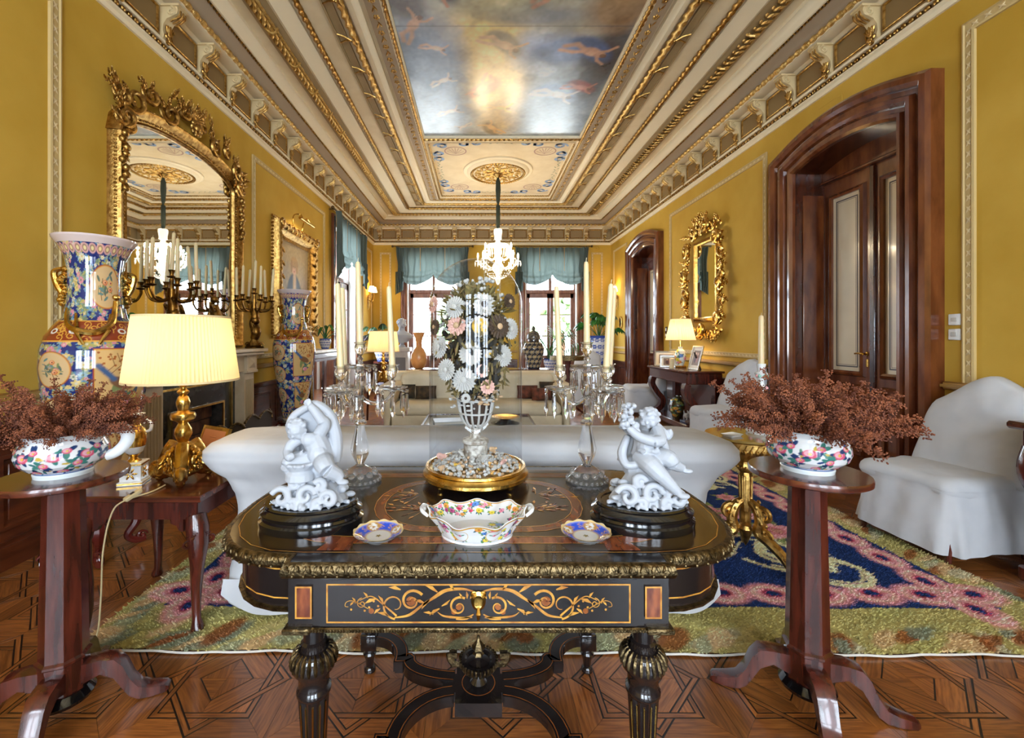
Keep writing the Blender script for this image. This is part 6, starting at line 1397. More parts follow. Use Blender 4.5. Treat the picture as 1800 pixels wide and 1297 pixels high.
# console at the right edge
ce = thing('wall_console', 'dark mahogany console cut off by the right edge of the picture', 'console', (3.06, 1.9, 0))
MB().box(-.24, .27, -.42, .42, .82, .86, b=.012).obj('console_top', MAHOGX, ce); MB().box(-.2, .26, -.38, .38, .72, .82, b=.01).obj('frieze', MAHOG, ce)
for s_ in (-1, 1):
    m = MB(); m.tube(cr([(-.17, s_ * .33, .72), (-.2, s_ * .33, .6), (-.1, s_ * .33, .4), (-.06, s_ * .33, .25), (-.12, s_ * .33, .1)], 6), [.06, .055, .045, .035, .05], 10); m.obj('scroll_support', MAHOG, ce)
MB().box(-.2, .26, -.4, .4, .02, .1, b=.01).obj('plinth_base', MAHOG, ce); MB().box(.2, .26, -.36, .36, .1, .72).obj('back_board', MAHOG, ce)
o = MB(); o.lathe([(.001, 0), (.26, 0), (.28, .02), (.26, .04), (.001, .04)], 40, M=rot(ry=-PI / 2, t=(-.16, .1, .48))); o.obj('oval_panel', MAHOG, ce)
# ================================================================ left wall: fireplace, mirror, vases, portrait, cabinet
FY = 3.95
mt = thing('fireplace', 'pale marble fireplace with fluted pilasters and black cast insert', 'fireplace', (XL, FY, 0))
MP = Matrix(((0, 0, 1, 0), (1, 0, 0, 0), (0, 1, 0, 0), (0, 0, 0, 1)))        # local (along, up, out)
s_ = MB(); s_.box(-.86, .86, 1.15, 1.19, 0, .34, MP, b=.008); s_.box(-.83, .83, 1.12, 1.15, 0, .31, MP, b=.006); s_.obj('mantel_shelf', MARB, mt, False)
MB().box(-.8, .8, .95, 1.12, 0, .22, MP).obj('frieze', MARB, mt, False)
for sg in (-1, 1):
    p = MB(); a = sg * .68; p.box(a - .11, a + .11, .0, .12, 0, .27, MP, b=.005); p.box(a - .095, a + .095, .12, .93, 0, .22, MP); p.box(a - .11, a + .11, .93, .96, 0, .26, MP, b=.005); p.box(a - .1, a + .1, .96, 1.12, 0, .25, MP)
    po = p.obj('pilaster', MARB, mt, False)
    f = MB()
    for k in range(5): f.tube([(a - .064 + .032 * k, .2, .222), (a - .064 + .032 * k, .86, .222)], .009, 6, M=MP)
    for k in range(3): f.tube([(a + sg * .0955, .2, .06 + .05 * k), (a + sg * .0955, .86, .06 + .05 * k)], .009, 6, M=MP)
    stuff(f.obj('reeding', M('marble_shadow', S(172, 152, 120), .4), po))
    d = MB(); d.add([(a - .07, .98, .25), (a + .07, .98, .25), (a + .07, 1.1, .25), (a - .07, 1.1, .25), (a, 1.04, .275)], [(0, 1, 4), (1, 2, 4), (2, 3, 4), (3, 0, 4)], MP); d.obj('frieze_diamond', MARB, po, False)
ins = MB(); ins.box(-.585, -.36, 0, .95, 0, .12, MP); ins.box(.36, .585, 0, .95, 0, .12, MP); ins.box(-.36, .36, .66, .95, 0, .12, MP); ins.obj('black_insert', BLACKM, mt, False)
bf = MB()
for w_, h_ in ((.36, .66), (.5, .86)): bf.sweep([(0, .12), (0, .135), (.018, .135), (.018, .12)], [(-w_, 0), (-w_, h_), (w_, h_), (w_, 0)], False, MP)
bf.obj('brass_trim', GILT, mt)
bk = MB().box(-.36, .36, 0, .66, .004, .01, MP).obj('firebox_back', SOOT, mt, False)
for r_ in range(5):
    for k in range(5):
        x0 = -.35 + k * .15 - (.07 if r_ % 2 else 0); x1 = min(x0 + .14, .355); x0 = max(x0, -.355)
        if x1 - x0 > .02: MB().box(x0, x1, .02 + r_ * .125, .135 + r_ * .125, .008, .022, MP, b=.004).obj('brick', M('fire_brick', S(104, 66, 46), .9, col2=S(66, 40, 30), vs=9), bk, False)
# folding fire screen
fsn = thing('fire_screen', 'low folding metal fire screen with scalloped brass edge before the fireplace', 'fire screen', (-2.13, 4.1, 0), 0)
MESH = M('screen_mesh', S(60, 50, 40), .5, .6)
pts = [(-.1, -.5), (.05, -.25), (.05, .25), (-.1, .5)]
for k in range(3):
    (x0, y0), (x1, y1) = pts[k], pts[k + 1]; top_ = [(x0 + (x1 - x0) * i / 16, y0 + (y1 - y0) * i / 16, .5 + .05 * abs(Sn(PI * 2 * i / 16)) + (.04 if k == 1 else 0)) for i in range(17)]
    p = MB(); p.loft([[(x, y, .02) for x, y, _ in top_], top_], False); po = p.obj('mesh_panel', MESH, fsn, False)
    MB().tube(top_, .012, 6).obj('scalloped_edge', OLDBR, po)
# ---- overmantel mirror
om = thing('overmantel_mirror', 'tall arched gilt mirror with carved crest above the fireplace', 'mirror', (XL, FY, 1.19))
hw = .715; zs, pk = 1.66, 1.84
arch = [(hw * C(a), zs + (pk - zs) * Sn(a) ** .9) for a in [PI * k / 24 for k in range(25)]]
arch = [(-hw, zs - .06)] + [(-hw * (1 - .03 * (k < 1)), zs - .02) for k in range(1)] + [(-x, z_) for x, z_ in arch] + [(hw, zs - .06)]
openp = [(-hw, .13)] + arch + [(hw, .13)]
gl_ = MB(); n = len(openp); gl_.add([(x, z_, .02) for x, z_ in openp], [tuple(range(n))], MP); gl_.obj('mirror_plate', MIRR, om, False)
fr_ = MB(); fr_.sweep([(-.012, .01), (-.012, .03), (.0, .045), (.02, .035), (.05, .05), (.075, .08), (.1, .085), (.12, .05), (.125, .0)], openp[::1], True, MP); fr_.obj('gilt_frame', GOLD, om, ang=50)
bdg = MB()
per = []
for i in range(len(openp) - 1):
    p, q = Vector(openp[i]), Vector(openp[i + 1]); L_ = (q - p).length
    for k in range(max(1, int(L_ / .028))): per.append((p + (q - p) * (k / max(1, int(L_ / .028))), math.atan2(q.y - p.y, q.x - p.x)))
for p, an in per:
    nx, ny = -Sn(an), C(an)
    bdg.ell((p.x + nx * .115, p.y + ny * .115, .055), .011, 6, 5, MP); bdg.ell((0, 0, 0), (.013, .008, .008), 6, 4, MP @ rot(rz=an + .7, t=(p.x + nx * .03, p.y + ny * .03, .045)))
stuff(bdg.obj('beaded_edge', GOLD, om))
cs = MB(); r_ = random.Random(3)
for sg in (-1, 1):
    for (t_, rad, out, tn) in [(.06, .1, .1, 1.3), (.14, .075, .2, 1.2), (.22, .12, .16, 1.5), (.31, .085, .24, 1.3), (.4, .11, .17, 1.4), (.47, .08, .27, 1.2), (.02, .06, .06, 1.2)]:
        i = 1 + t_ * (len(arch) - 2); p = Vector(arch[int(i)]) if sg > 0 else Vector((-arch[int(i)][0], arch[int(i)][1]))
        nrm = Vector((p.x / hw * .8, 1)).normalized() if t_ > .05 else Vector((-1 if sg > 0 else 1, .3)).normalized()
        nrm = Vector((p.x * .7, .9)).normalized(); c_ = p + nrm * out
        scroll(cs, MP @ rot(rz=math.atan2(nrm.y, nrm.x) + sg * .8, t=(c_.x, c_.y, .06)), rad, .02, tn, sg)
        for k in range(3): a = math.atan2(nrm.y, nrm.x) + r_.uniform(-1.2, 1.2); leafy(cs, MP @ rot(rz=a, t=(c_.x + .05 * C(a), c_.y + .05 * Sn(a), .06)), r_.uniform(.08, .13), .022)
    for k in range(9): z_ = zs - .05 - .05 * k; cs.ell((sg * (hw + .07 + .02 * Sn(k * 2)), z_, .09), (.03, .03, .025), 8, 6, MP); leafy(cs, MP @ rot(rz=-PI / 2 + sg * .6 * (-1) ** k, t=(sg * (hw + .07), z_, .08)), .06, .014)
    scroll(cs, MP @ rot(rz=PI / 2, t=(sg * (hw + .08), zs + .06, .06)), .07, .018, 1.3, -sg)
    leafy(cs, MP @ rot(rz=PI / 2 + sg * .5, t=(sg * .28, pk + .3, .06)), .14, .02)
for k in range(11): a = PI * k / 10; leafy(cs, MP @ rot(rz=a, t=(0, pk + .26, .07)), .13, .02)
for k in range(8): a = 2 * PI * k / 8; cs.ell((.05 * C(a), pk + .18 + .05 * Sn(a), .1), (.03, .03, .02), 8, 6, MP)
cs.ell((0, pk + .18, .11), (.04, .045, .03), 10, 8, MP)
cs.obj('carved_crest', GOLD, om)
# ---- bronze candelabra on the mantel
def bronze_candelabrum(Y, label, which):
    X, Z = XL + .25, 1.19; t = thing('bronze_candelabrum', label, 'candelabrum', (X, Y, Z), group='mantel candelabra')
    b = MB(); b.lathe([(.001, 0), (.085, 0), (.09, .015), (.06, .03), (.05, .06), (.03, .09), (.035, .12)], 18, lobes=3, lam=.15)
    for k in range(3): a = k * 2.094; scroll(b, rot(rx=PI / 2, rz=a, t=(.07 * C(a), .07 * Sn(a), .035)), .035, .01)
    b.tube(cr([(0, 0, .1), (.02, 0, .18), (-.015, .01, .26), (.01, 0, .34), (0, 0, .42), (0, 0, .5)], 6), [.04, .05, .045, .04, .03, .03], 10); b.ell((.01, 0, .3), (.05, .045, .05), 10, 8); b.ell((0, .02, .21), (.05, .04, .05), 10, 8)
    for k in range(14): a = r_.uniform(0, 6.3); leafy(b, rot(ry=-1.1, rz=a, t=(.03 * C(a), .03 * Sn(a), r_.uniform(.12, .45))), .06, .014)
    b.obj('figured_stem', BRONZE, t)
    spots = [(0, 0, .62)] + [(.17 * C(a), .17 * Sn(a), .54) for a in [k * PI / 3 + .3 for k in range(6)]]
    for k, (x, y, z_) in enumerate(spots):
        m = MB()
        if k: m.tube(cr([(0, 0, .44), (x * .4, y * .4, .4), (x * .8, y * .8, .41), (x, y, .47), (x, y, .5)], 5), [.014, .012, .01, .01, .012], 7); leafy(m, rot(rz=math.atan2(y, x), t=(x * .5, y * .5, .41)), .06, .014)
        else: m.tube([(0, 0, .46), (0, 0, .58)], .016, 8)
        m.lathe([(.008, -.04), (.03, -.032), (.036, -.024), (.016, -.018), (.014, -.005), (.022, .02), (.026, .028), (.016, .028), (.001, .02)], 12, (x, y, z_)); m.obj('branch', BRONZE, t)
    for k, (x, y, z_) in enumerate(spots):
        nm = ['ivory candle in the centre of the ', 'ivory candle reaching furthest into the room on the ', 'ivory candle on the windows side of the ', 'ivory candle against the mirror, farther one, on the ', 'ivory candle against the mirror, nearer one, on the ', 'ivory candle on the viewer side of the ', 'ivory candle on the room side towards the viewer of the '][k]
        candle('candle', nm + which + ' mantel candelabrum', (X + x, Y + y, Z + z_ + .021), .31, (r_.uniform(-.07, .07), r_.uniform(-.07, .07)), .0145, .0125, group='candles of the ' + which + ' bronze candelabrum')
bronze_candelabrum(3.42, 'bronze branched candelabrum at the near end of the mantel', 'nearer'); bronze_candelabrum(4.68, 'bronze branched candelabrum at the far end of the mantel', 'farther')
t = thing('bronze_clock', 'dark bronze figural clock between the mantel candelabra', 'clock', (XL + .19, 4.08, 1.19))
b = MB(); b.box(-.08, .08, -.16, .16, 0, .05, b=.01); b.box(-.06, .06, -.1, .1, .05, .2, b=.02); b.obj('clock_case', BRONZE, t)
c = MB(); c.tube([(0, 0, .2), (0, .02, .3), (0, -.02, .42)], [.06, .055, .04], 10); c.ell((.01, -.03, .47), .035, 10, 8); c.tube([(0, 0, .38), (.04, .08, .32), (.05, .1, .24)], [.02, .018, .014], 8); c.tube([(0, -.02, .38), (.04, -.1, .36), (.04, -.14, .42)], [.02, .016, .012], 8)
remesh(c, 'seated_figure', BRONZE, t, .006, 2); MB().lathe([(.001, 0), (.055, 0), (.06, .006), (.05, .012), (.001, .012)], 24, M=rot(ry=PI / 2, t=(.06, 0, .13))).obj('dial', PORC, t)

# ---- giant vases
UW = 1.57
cv = Canvas(UW, 1.9, .0032, hexc(26, 42, 104)); g_ = np.random.default_rng(21)
pals = [(190, 124, 134), (196, 172, 110), (120, 150, 156), (190, 184, 160), (164, 150, 84), (104, 120, 96)]
for k in range(1500):
    x, y = g_.uniform(0, UW), g_.uniform(.06, 1.85); c = pals[g_.integers(6)]; s_ = g_.uniform(.009, .027)
    for q in range(3): cv.leaf(x, y, s_ * 1.8, s_ * .7, g_.uniform(0, 6.28), hexc(*[(120, 140, 120), (150, 150, 90), (90, 130, 160)][g_.integers(3)]))
    for dx in (-UW, 0, UW): 
        if -.05 < x + dx < UW + .05: cv.flower(x + dx, y, s_, hexc(*c), hexc(*pals[g_.integers(6)]), 9 if k % 2 else 6, g_.uniform(0, 1), np.minimum(hexc(*c) * 1.15, 1))
REDB = hexc(128, 52, 28); GLD = hexc(206, 150, 60)
cv.rect(0, UW, 1.16, 1.31, REDB)                               # shoulder band
for k in range(60): x = UW * g_.random(); y = g_.uniform(1.17, 1.3); cv.stroke([(x + u, y + v) for u, v in spiral(0, 0, .03, .006, g_.uniform(0, 6), 1.2, 14)], .005, GLD)
for k in range(12):
    x = UW * (k + .5) / 12; cv.ell(x, 1.23, .026, .02, hexc(226, 220, 206)); cv.ell(x, 1.23, .016, .012, REDB)
for y in (1.16, 1.31, .05, .13): cv.rect(0, UW, y - .005, y + .005, GLD)
cv.rect(0, UW, 0, .045, hexc(220, 206, 180))
for k in range(26): cv.stroke([(UW * k / 26, .055), (UW * (k + .5) / 26, .12), (UW * (k + 1) / 26, .055)], .008, hexc(226, 206, 150))
for k in range(30): x = UW * (k + .5) / 30; cv.ell(x, 1.80, .026, .035, hexc(206, 156, 150)); cv.ell(x, 1.80, .018, .026, hexc(150, 120, 100)); cv.ell(x, 1.80, .01, .014, hexc(226, 196, 140))
cv.rect(0, UW, 1.84, 1.9, hexc(206, 190, 186))
def vpanel(cx, cy, w_, h_, seed, birds=True):
    g2 = np.random.default_rng(seed)
    cv.rect(cx - w_ - .012, cx + w_ + .012, cy - h_ - .012, cy + h_ + .012, hexc(140, 60, 60)); cv.rect(cx - w_ - .006, cx + w_ + .006, cy - h_ - .006, cy + h_ + .006, GLD); cv.rect(cx - w_, cx + w_, cy - h_, cy + h_, hexc(200, 164, 108))
    for k in range(40): x, y = cx + g2.uniform(-w_, w_) * .9, cy + h_ * g2.uniform(.35, .95); cv.ell(x, y, .007, .007, hexc(150, 84, 40))
    for k in range(5): x = cx + g2.uniform(-w_, w_) * .7; cv.stroke([(x, cy + h_ * .9), (x + .02, cy + h_ * .55), (x - .03, cy + h_ * .3)], .004, hexc(120, 80, 50))
    for k in range(9): cv.leaf(cx + g2.uniform(-.5, .3) * w_, cy + g2.uniform(-.9, -.1) * h_, .11, .03, g2.uniform(.3, 2.6), hexc(*[(92, 120, 96), (64, 84, 110), (120, 130, 80)][g2.integers(3)]))
    cv.ell(cx - w_ * .1, cy, w_ * .5, .035, hexc(120, 84, 56), -.5); cv.ell(cx + w_ * .3, cy + .05, .03, .026, hexc(190, 120, 60)); cv.stroke([(cx - w_ * .4, cy + .03), (cx - w_ * .9, cy + .12)], [.03, .008], hexc(60, 90, 130)); cv.stroke([(cx + w_ * .4, cy + .06), (cx + w_ * .55, cy + .05)], .01, hexc(70, 50, 40))
    cv.rose(cx, cy - h_ * .6, .03, hexc(206, 120, 140), hexc(230, 180, 180), hexc(180, 70, 100)); cv.rose(cx + w_ * .4, cy - h_ * .4, .024, hexc(226, 190, 90), hexc(240, 220, 150), hexc(190, 140, 50))
def vmed(cx, cy, r_, seed):
    cv.ell(cx, cy, r_ * 1.1, r_ * 1.16, hexc(150, 76, 50), soft=.03); cv.ell(cx, cy, r_ * 1.04, r_ * 1.1, GLD, soft=.03); cv.ell(cx, cy, r_, r_ * 1.06, hexc(196, 166, 122), soft=.03); g2 = np.random.default_rng(seed)
    for k in range(9): cv.stroke([(cx + g2.uniform(-.7, .7) * r_, cy + g2.uniform(-.7, .2) * r_), (cx + g2.uniform(-.6, .6) * r_, cy + g2.uniform(-.3, .6) * r_)], r_ * .05, hexc(*[(110, 120, 80), (120, 84, 56), (90, 116, 120)][g2.integers(3)]))
    for k in range(14): cv.leaf(cx + g2.uniform(-.5, .5) * r_, cy + g2.uniform(-.6, .6) * r_, r_ * .36, r_ * .14, g2.uniform(0, 6.28), hexc(*[(96, 124, 120), (120, 128, 80), (84, 100, 90)][g2.integers(3)]))
    for k in range(4): cv.rose(cx + g2.uniform(-.4, .4) * r_, cy + g2.uniform(-.3, .5) * r_, r_ * .17, hexc(*[(190, 110, 60), (190, 110, 120), (196, 160, 80)][k % 3]), hexc(214, 160, 120), hexc(140, 70, 50))
for base_u in (.0, .785):
    vpanel((.71 + base_u) % UW, .88, .14, .22, 3); vpanel((.71 + base_u) % UW, .38, .12, .17, 4); vmed((.36 + base_u) % UW, .98, .1, 5); vmed((.36 + base_u) % UW, .68, .1, 6); vmed((.36 + base_u) % UW, .38, .09, 7); vmed((.66 + base_u) % UW, 1.55, .13, 8)
VPROF = [(.12, 0), (.135, .02), (.14, .06), (.165, .25), (.21, .5), (.24, .7), (.25, .85), (.245, .95), (.225, 1.03), (.19, 1.09), (.15, 1.14), (.138, 1.2), (.128, 1.3), (.128, 1.4), (.14, 1.49), (.17, 1.56), (.198, 1.6), (.2, 1.61)]
def vase_stand(t, h):
    MB().lathe([(.001, h - .03), (.17, h - .03), (.19, h - .02), (.19, h - .006), (.15, h), (.001, h)], 32).obj('stand_top', MAHOG, t)
    for k in range(4):
        a = PI / 4 + k * PI / 2; m = MB(); m.tube(cr([(.14, 0, h - .02), (.2, 0, h - .06), (.19, 0, h * .5), (.15, 0, h * .25), (.19, 0, .03), (.24, 0, .025)], 5), [.03, .034, .026, .022, .026, .02], 8); scroll(m, rot(rx=PI / 2, t=(.22, 0, .05)), .03, .01); o = m.obj('stand_leg', M('cherry_carved', S(86, 28, 22), .2, coat=.5), t); o.rotation_euler = (0, 0, a)
def giant_vase(X, Y, rz, label, me=None):
    t = thing('floor_vase', label, 'vase', (X, Y, 0), 0, 'pair of giant floor vases'); h = .28
    if me is None: o = lathe_canvas('vase_body', cv, VPROF, PORCC, t, a0=-PI)
    else: o = link(bpy.data.objects.new('vase_body', me), t)
    o.location = (0, 0, h); o.rotation_euler = (0, 0, rz)
    MB().lathe([(.2, 1.61), (.193, 1.612), (.165, 1.57), (.13, 1.49), (.115, 1.3), (.001, 1.25)], 48, cap=False).obj('vase_mouth', M('vase_inside', S(206, 190, 180), .2), t, loc=(0, 0, h))
    for sg in (0, 1):
        hd = MB()
        for k in range(10): hd.ell((.14 + .012 * Sn(k * 1.3), .022 * C(k * 2.1), 1.22 + .022 * k), (.022, .026, .02), 8, 6)
        hd.tube(cr([(.145, .02, 1.42), (.18, 0, 1.4), (.17, 0, 1.33), (.15, 0, 1.28)], 5), [.012, .016, .016, .012], 7)
        o2 = hd.obj('gilt_handle', GILT, t, loc=(0, 0, h)); o2.rotation_euler = (0, 0, rz - 2.45 + sg * PI)
    for sg in range(2):
        def on(th, z_, d=.012):
            r3 = np.interp(z_, [p[1] for p in VPROF], [p[0] for p in VPROF]) + d; return (r3 * C(th), r3 * Sn(th), z_)
        lz = MB(); lz.tube(cr([on(-.5, 1.19), on(-.2, 1.1), on(.1, 1.06), on(.45, 1.05), on(.8, 1.1), on(1.0, 1.17), on(1.05, 1.24, .02)], 5), [.006, .014, .019, .02, .017, .014, .011], 8); lz.ell(on(1.06, 1.26, .025), (.022, .02, .018), 8, 6)
        for a, b in ((.05, .12), (.7, -.12)): lz.tube([on(a, 1.06), on(a + b, 1.02), on(a + b * 1.6, .985)], [.011, .009, .007], 6); lz.tube([on(a, 1.08), on(a - b, 1.13), on(a - b * 1.4, 1.16)], [.01, .008, .006], 6)
        o2 = lz.obj('gilt_lizard', GILT, t, loc=(0, 0, h)); o2.rotation_euler = (0, 0, rz - 1.3 + sg * PI)
    vase_stand(t, h); return o.data
vm = giant_vase(-2.3, 2.6, 0, 'giant blue flowered floor vase nearest the viewer, left of the fireplace')
giant_vase(-2.3, 5.4, -.33, 'giant blue flowered floor vase beyond the fireplace, below the portrait', vm)
# ---- portrait
pt = thing('portrait', 'portrait of a person in a dark blue cloak in a carved gilt frame', 'painting', (XL, 6.25, 2.1))
cv = Canvas(.94, 1.1, .008, hexc(150, 128, 92)); cv.ell(.47, .6, .6, .6, hexc(190, 166, 122), 0, .8, .8); cv.ell(.1, .3, .2, .3, hexc(120, 86, 70), 0, .6, .5); cv.ell(.85, .4, .2, .4, hexc(110, 100, 90), 0, .5, .6)
cv.ell(.5, .1, .34, .5, hexc(34, 42, 62), 0, 1, .08); cv.ell(.52, .45, .2, .22, hexc(40, 48, 70), 0, 1, .1); cv.stroke([(.5, .62), (.5, .4)], [.1, .02], hexc(206, 176, 140)); cv.ell(.51, .76, .085, .11, hexc(212, 168, 136)); cv.ell(.51, .83, .11, .08, hexc(176, 140, 88), 0, 1, .2); cv.ell(.42, .77, .04, .09, hexc(170, 134, 84)); cv.ell(.6, .77, .035, .09, hexc(160, 124, 78)); cv.ell(.48, .77, .012, .007, hexc(70, 56, 50)); cv.ell(.54, .77, .012, .007, hexc(70, 56, 50)); cv.ell(.51, .7, .022, .008, hexc(176, 90, 80)); cv.stroke([(.53, .58), (.54, .45)], .012, hexc(190, 150, 80)); cv.noise(.08, 3, 2)
XX, YY = np.meshgrid(cv.x - .47, cv.y - .55)
grid_obj('painted_canvas', np.stack([np.full_like(XX, .03), XX * -1, YY], -1), cv.a[:, ::-1][:, ::-1], CANVAS, pt, flip=True).location = (0, 0, 0)
pf = MB(); pp = [(-.47, -.55), (.47, -.55), (.47, .55), (-.47, .55)]
pf.sweep([(-.02, .02), (-.02, .05), (.0, .05), (.03, .04), (.1, .1), (.16, .12), (.2, .09), (.21, .0)], [pp[0], pp[3], pp[2], pp[1]], True, MP); pf.obj('gilt_frame', GOLD, pt, ang=50)
oc = MB()
for k in range(4):
    a, b = Vector(pp[k]) * 1.26, Vector(pp[(k + 1) % 4]) * 1.26; n = 16
    for i in range(n):
        q = a + (b - a) * ((i + .5) / n); an = math.atan2(b.y - a.y, b.x - a.x); leafy(oc, MP @ rot(rz=an + (.7 if i % 2 else -.7), t=(q.x, q.y, .1)), .08, .024)
    scroll(oc, MP @ rot(rz=k * PI / 2, t=(a.x * 1.02, a.y * 1.02, .1)), .08, .022); oc.ell((a.x, a.y, .12), (.05, .05, .03), 8, 6, MP)
for k in range(4):
    a, b = Vector(pp[k]) * 1.43, Vector(pp[(k + 1) % 4]) * 1.43
    for i in range(34): q = a + (b - a) * (i / 34); oc.ell((q.x, q.y, .02), (.02, .02, .02), 6, 4, MP)
oc.obj('carved_leaves', GOLD, pt)
pl = MB(); pl.tube([(-.25, .87, .2), (.25, .87, .2)], .022, 10, M=MP); po = pl.obj('picture_light', GILT, pt)
for sg in (-1, 1): MB().tube(cr([(sg * .15, .78, .06), (sg * .18, .92, .08), (sg * .12, .95, .15), (sg * .15, .88, .2)], 5), .008, 6, M=MP).obj('light_bracket', GILT, po)
l = bpy.data.lights.new('picture_light', 'AREA'); l.shape = 'RECTANGLE'; l.size = .45; l.size_y = .03; l.energy = 1.4; l.color = (1, .8, .5); o = bpy.data.objects.new('picture_light_glow', l); link(o, pt); o.location = (.2, 0, .84); o.rotation_euler = (0, R(-20), R(90)); o.rotation_euler = (R(0), R(18), 0)
o.rotation_euler = (0, R(22), 0); l.shape = 'RECTANGLE'; l.size, l.size_y = .03, .45
# ---- mirrored cabinet
cb_ = thing('mirrored_cabinet', 'low dark cabinet with white marble top and mirrored doors below the left window', 'cabinet', (XL, 6.45, 0))
MB().box(-.55, .55, 0, .1, 0, .4, MP).obj('plinth', MAHOG, cb_, False); MB().box(-.54, .54, .1, 1.05, 0, .37, MP).obj('carcass', MAHOG, cb_, False); MB().box(-.57, .57, 1.08, 1.13, 0, .42, MP, b=.008).obj('marble_top', WMARB, cb_); MB().box(-.56, .56, 1.0, 1.08, 0, .4, MP, b=.01).obj('cornice', MAHOG, cb_)
for k in range(2):
    x0 = -.5 + k * .5; d = MB(); d.sweep([(0, .37), (0, .39), (.05, .39), (.05, .37)], [(x0 + .06, .16), (x0 + .06, .96), (x0 + .46, .96), (x0 + .46, .16)], True, MP); do = d.obj('door', MAHOG, cb_, False); MB().box(x0 + .06, x0 + .46, .16, .96, .37, .375, MP).obj('mirror_panel', MIRR, do, False)
for sg in (-1, 1): MB().box(sg * .54, sg * .548, .15, .97, .03, .34, MP).obj('side_mirror', MIRR, cb_, False); MB().tube([(sg * .52, .12, .385), (sg * .52, .98, .385)], .018, 10, M=MP).obj('corner_column', GOLD, cb_)

# ================================================================ curtains, chandelier, sconces
def curtain(M_, cx, w_, label, bz=0.):
    t = thing('balloon_curtain', label, 'curtain', tuple(M_ @ Vector((cx, 3.58, .1))), 0, 'swagged teal window curtains')
    inv = Matrix.Translation(-Vector(M_ @ Vector((cx, 3.58, .1)))) @ M_ @ Matrix.Translation((cx, 3.58, .1))
    nx, nz_ = 150, 46; A_ = np.linspace(-.5, .5, nx); V_ = np.linspace(0, 1, nz_)
    sw = np.abs(np.sin(np.pi * 2 * (A_ + .5) * .98 + .02)); zb = -.68 - .27 * sw ** .7; edge = np.clip((np.abs(A_) - .41) / .07, 0, 1); zb = zb * (1 - edge) + (-1.08 + .06 * np.sin(A_ * 150)) * edge
    Z_ = V_[:, None] * zb[None]; low = np.clip((V_[:, None] - .62) / .38, 0, 1)
    Cc = .02 * np.sin(A_ * 62)[None] * (1 - .3 * low) + .008 * np.sin(A_ * 141 + 1)[None] + low * (.1 * np.sin(low * np.pi * .9) + .03 * np.sin(low * 17 + sw[None] * 5)) * (.5 + .8 * sw[None]) + edge[None] * (.05 * np.sin(A_ * 190)[None] + .05)
    AA = A_[None] * w_ * (1 - .06 * edge[None] * V_[:, None]) + .012 * np.sin(V_[:, None] * 9 + A_[None] * 30)
    pos = np.stack([AA, Z_, Cc], -1).reshape(-1, 3) @ np.array(inv.to_3x3()).T
    o = grid_obj('swagged_fabric', pos.reshape(nz_, nx, 3), None, TEALL, t)
    for sg in (-1, 1):
        m = MB(); rows = []
        for i in range(12): v = i / 11; rows.append([(sg * w_ * (.40 + .11 * u) , -.62 - .46 * v - .12 * v * u, .06 + .03 * Sn(u * 26 + sg) * (1 - .3 * v)) for u in [k / 22 for k in range(23)]])
        m.loft(rows, False, M=inv); m.obj('tail', TEALL, t)
    r2 = MB(); r2.tube([(-w_ / 2 - .08, .03, 0), (w_ / 2 + .08, .03, 0)], .014, 8, M=inv)
    for sg in (-1, 1): r2.ell((sg * (w_ / 2 + .1), .03, 0), .03, 10, 8, inv); r2.box(sg * (w_ / 2) - .01, sg * (w_ / 2) + .01, .02, .04, -.1, .0, inv)
    r2.obj('rod', OLDBR, t)
    b2 = MB(); 
    for a in (-.5, -.17, .17, .5): b2.box(a * w_ - .006, a * w_ + .006, -.6, .0, .03, .034, inv)
    stuff(b2.obj('gold_braid', M('gold_braid', S(176, 140, 80), .6), t))
curtain(MBK, W1, 1.82, 'swagged teal silk curtain on the left far window'); curtain(MBK, W2, 1.82, 'swagged teal silk curtain on the right far window'); curtain(ML, LW, 1.95, 'swagged teal silk curtain on the left wall window')
ch = thing('chandelier', 'lit crystal chandelier hanging in a green cloth sleeve from the ceiling medallion', 'chandelier', (MX, MY, 2.25))
CZ = ZC - 2.25
m = MB(); m.lathe([(.04, CZ - .03), (.06, CZ - .05), (.03, CZ - .09), (.015, CZ - .11)], 16)
for k in range(4): a = k * PI / 2; m.tube([(.03 * C(a), .03 * Sn(a), CZ - .1), (.08 * C(a), .08 * Sn(a), CZ - .06), (.05 * C(a), .05 * Sn(a), CZ - .02)], .012, 6)
m.obj('ceiling_hook', GOLD, ch)
m = MB(); m.lathe([(.018, 1.0), (.03, 1.05), (.036, 1.2), (.034, 1.42), (.014, 1.45), (.03, 1.5), (.044, 1.7), (.04, 1.85), (.02, 1.92)], 20, lobes=5, lam=.12); m.obj('cloth_sleeve', M('dark_green_cloth', S(44, 52, 40), .8), ch)
CRYL = M('glowing_crystal', (1, 1, 1), .03, trans=.75, ior=1.45, emit=(1, .86, .62), es=.25)  # crystal emits a faint warm glow of its own besides the bulbs
m = MB(); m.lathe([(.07, 1.0), (.075, .96), (.06, .86), (.065, .82), (.03, .8)], 20, lobes=10, lam=.05); m.lathe([(.03, .82), (.05, .76), (.19, .72), (.2, .7), (.14, .69), (.05, .72)], 28, lobes=14, lam=.03); m.obj('crown_bowl', CRYL, ch)
m = MB(); m.lathe([(.02, .75), (.04, .66), (.06, .58), (.04, .5), (.05, .42), (.09, .36), (.1, .28), (.06, .22), (.03, .18), (.05, .1), (.03, .03), (.005, 0)], 16, lobes=8, lam=.06); m.obj('crystal_shaft', CRYL, ch)
dm = MB(); dm.lathe([(.001, 0), (.009, -.012), (.013, -.045), (.009, -.07), (.001, -.095)], 6); dme = dm.mesh('pendant_drop', CRYL, False)
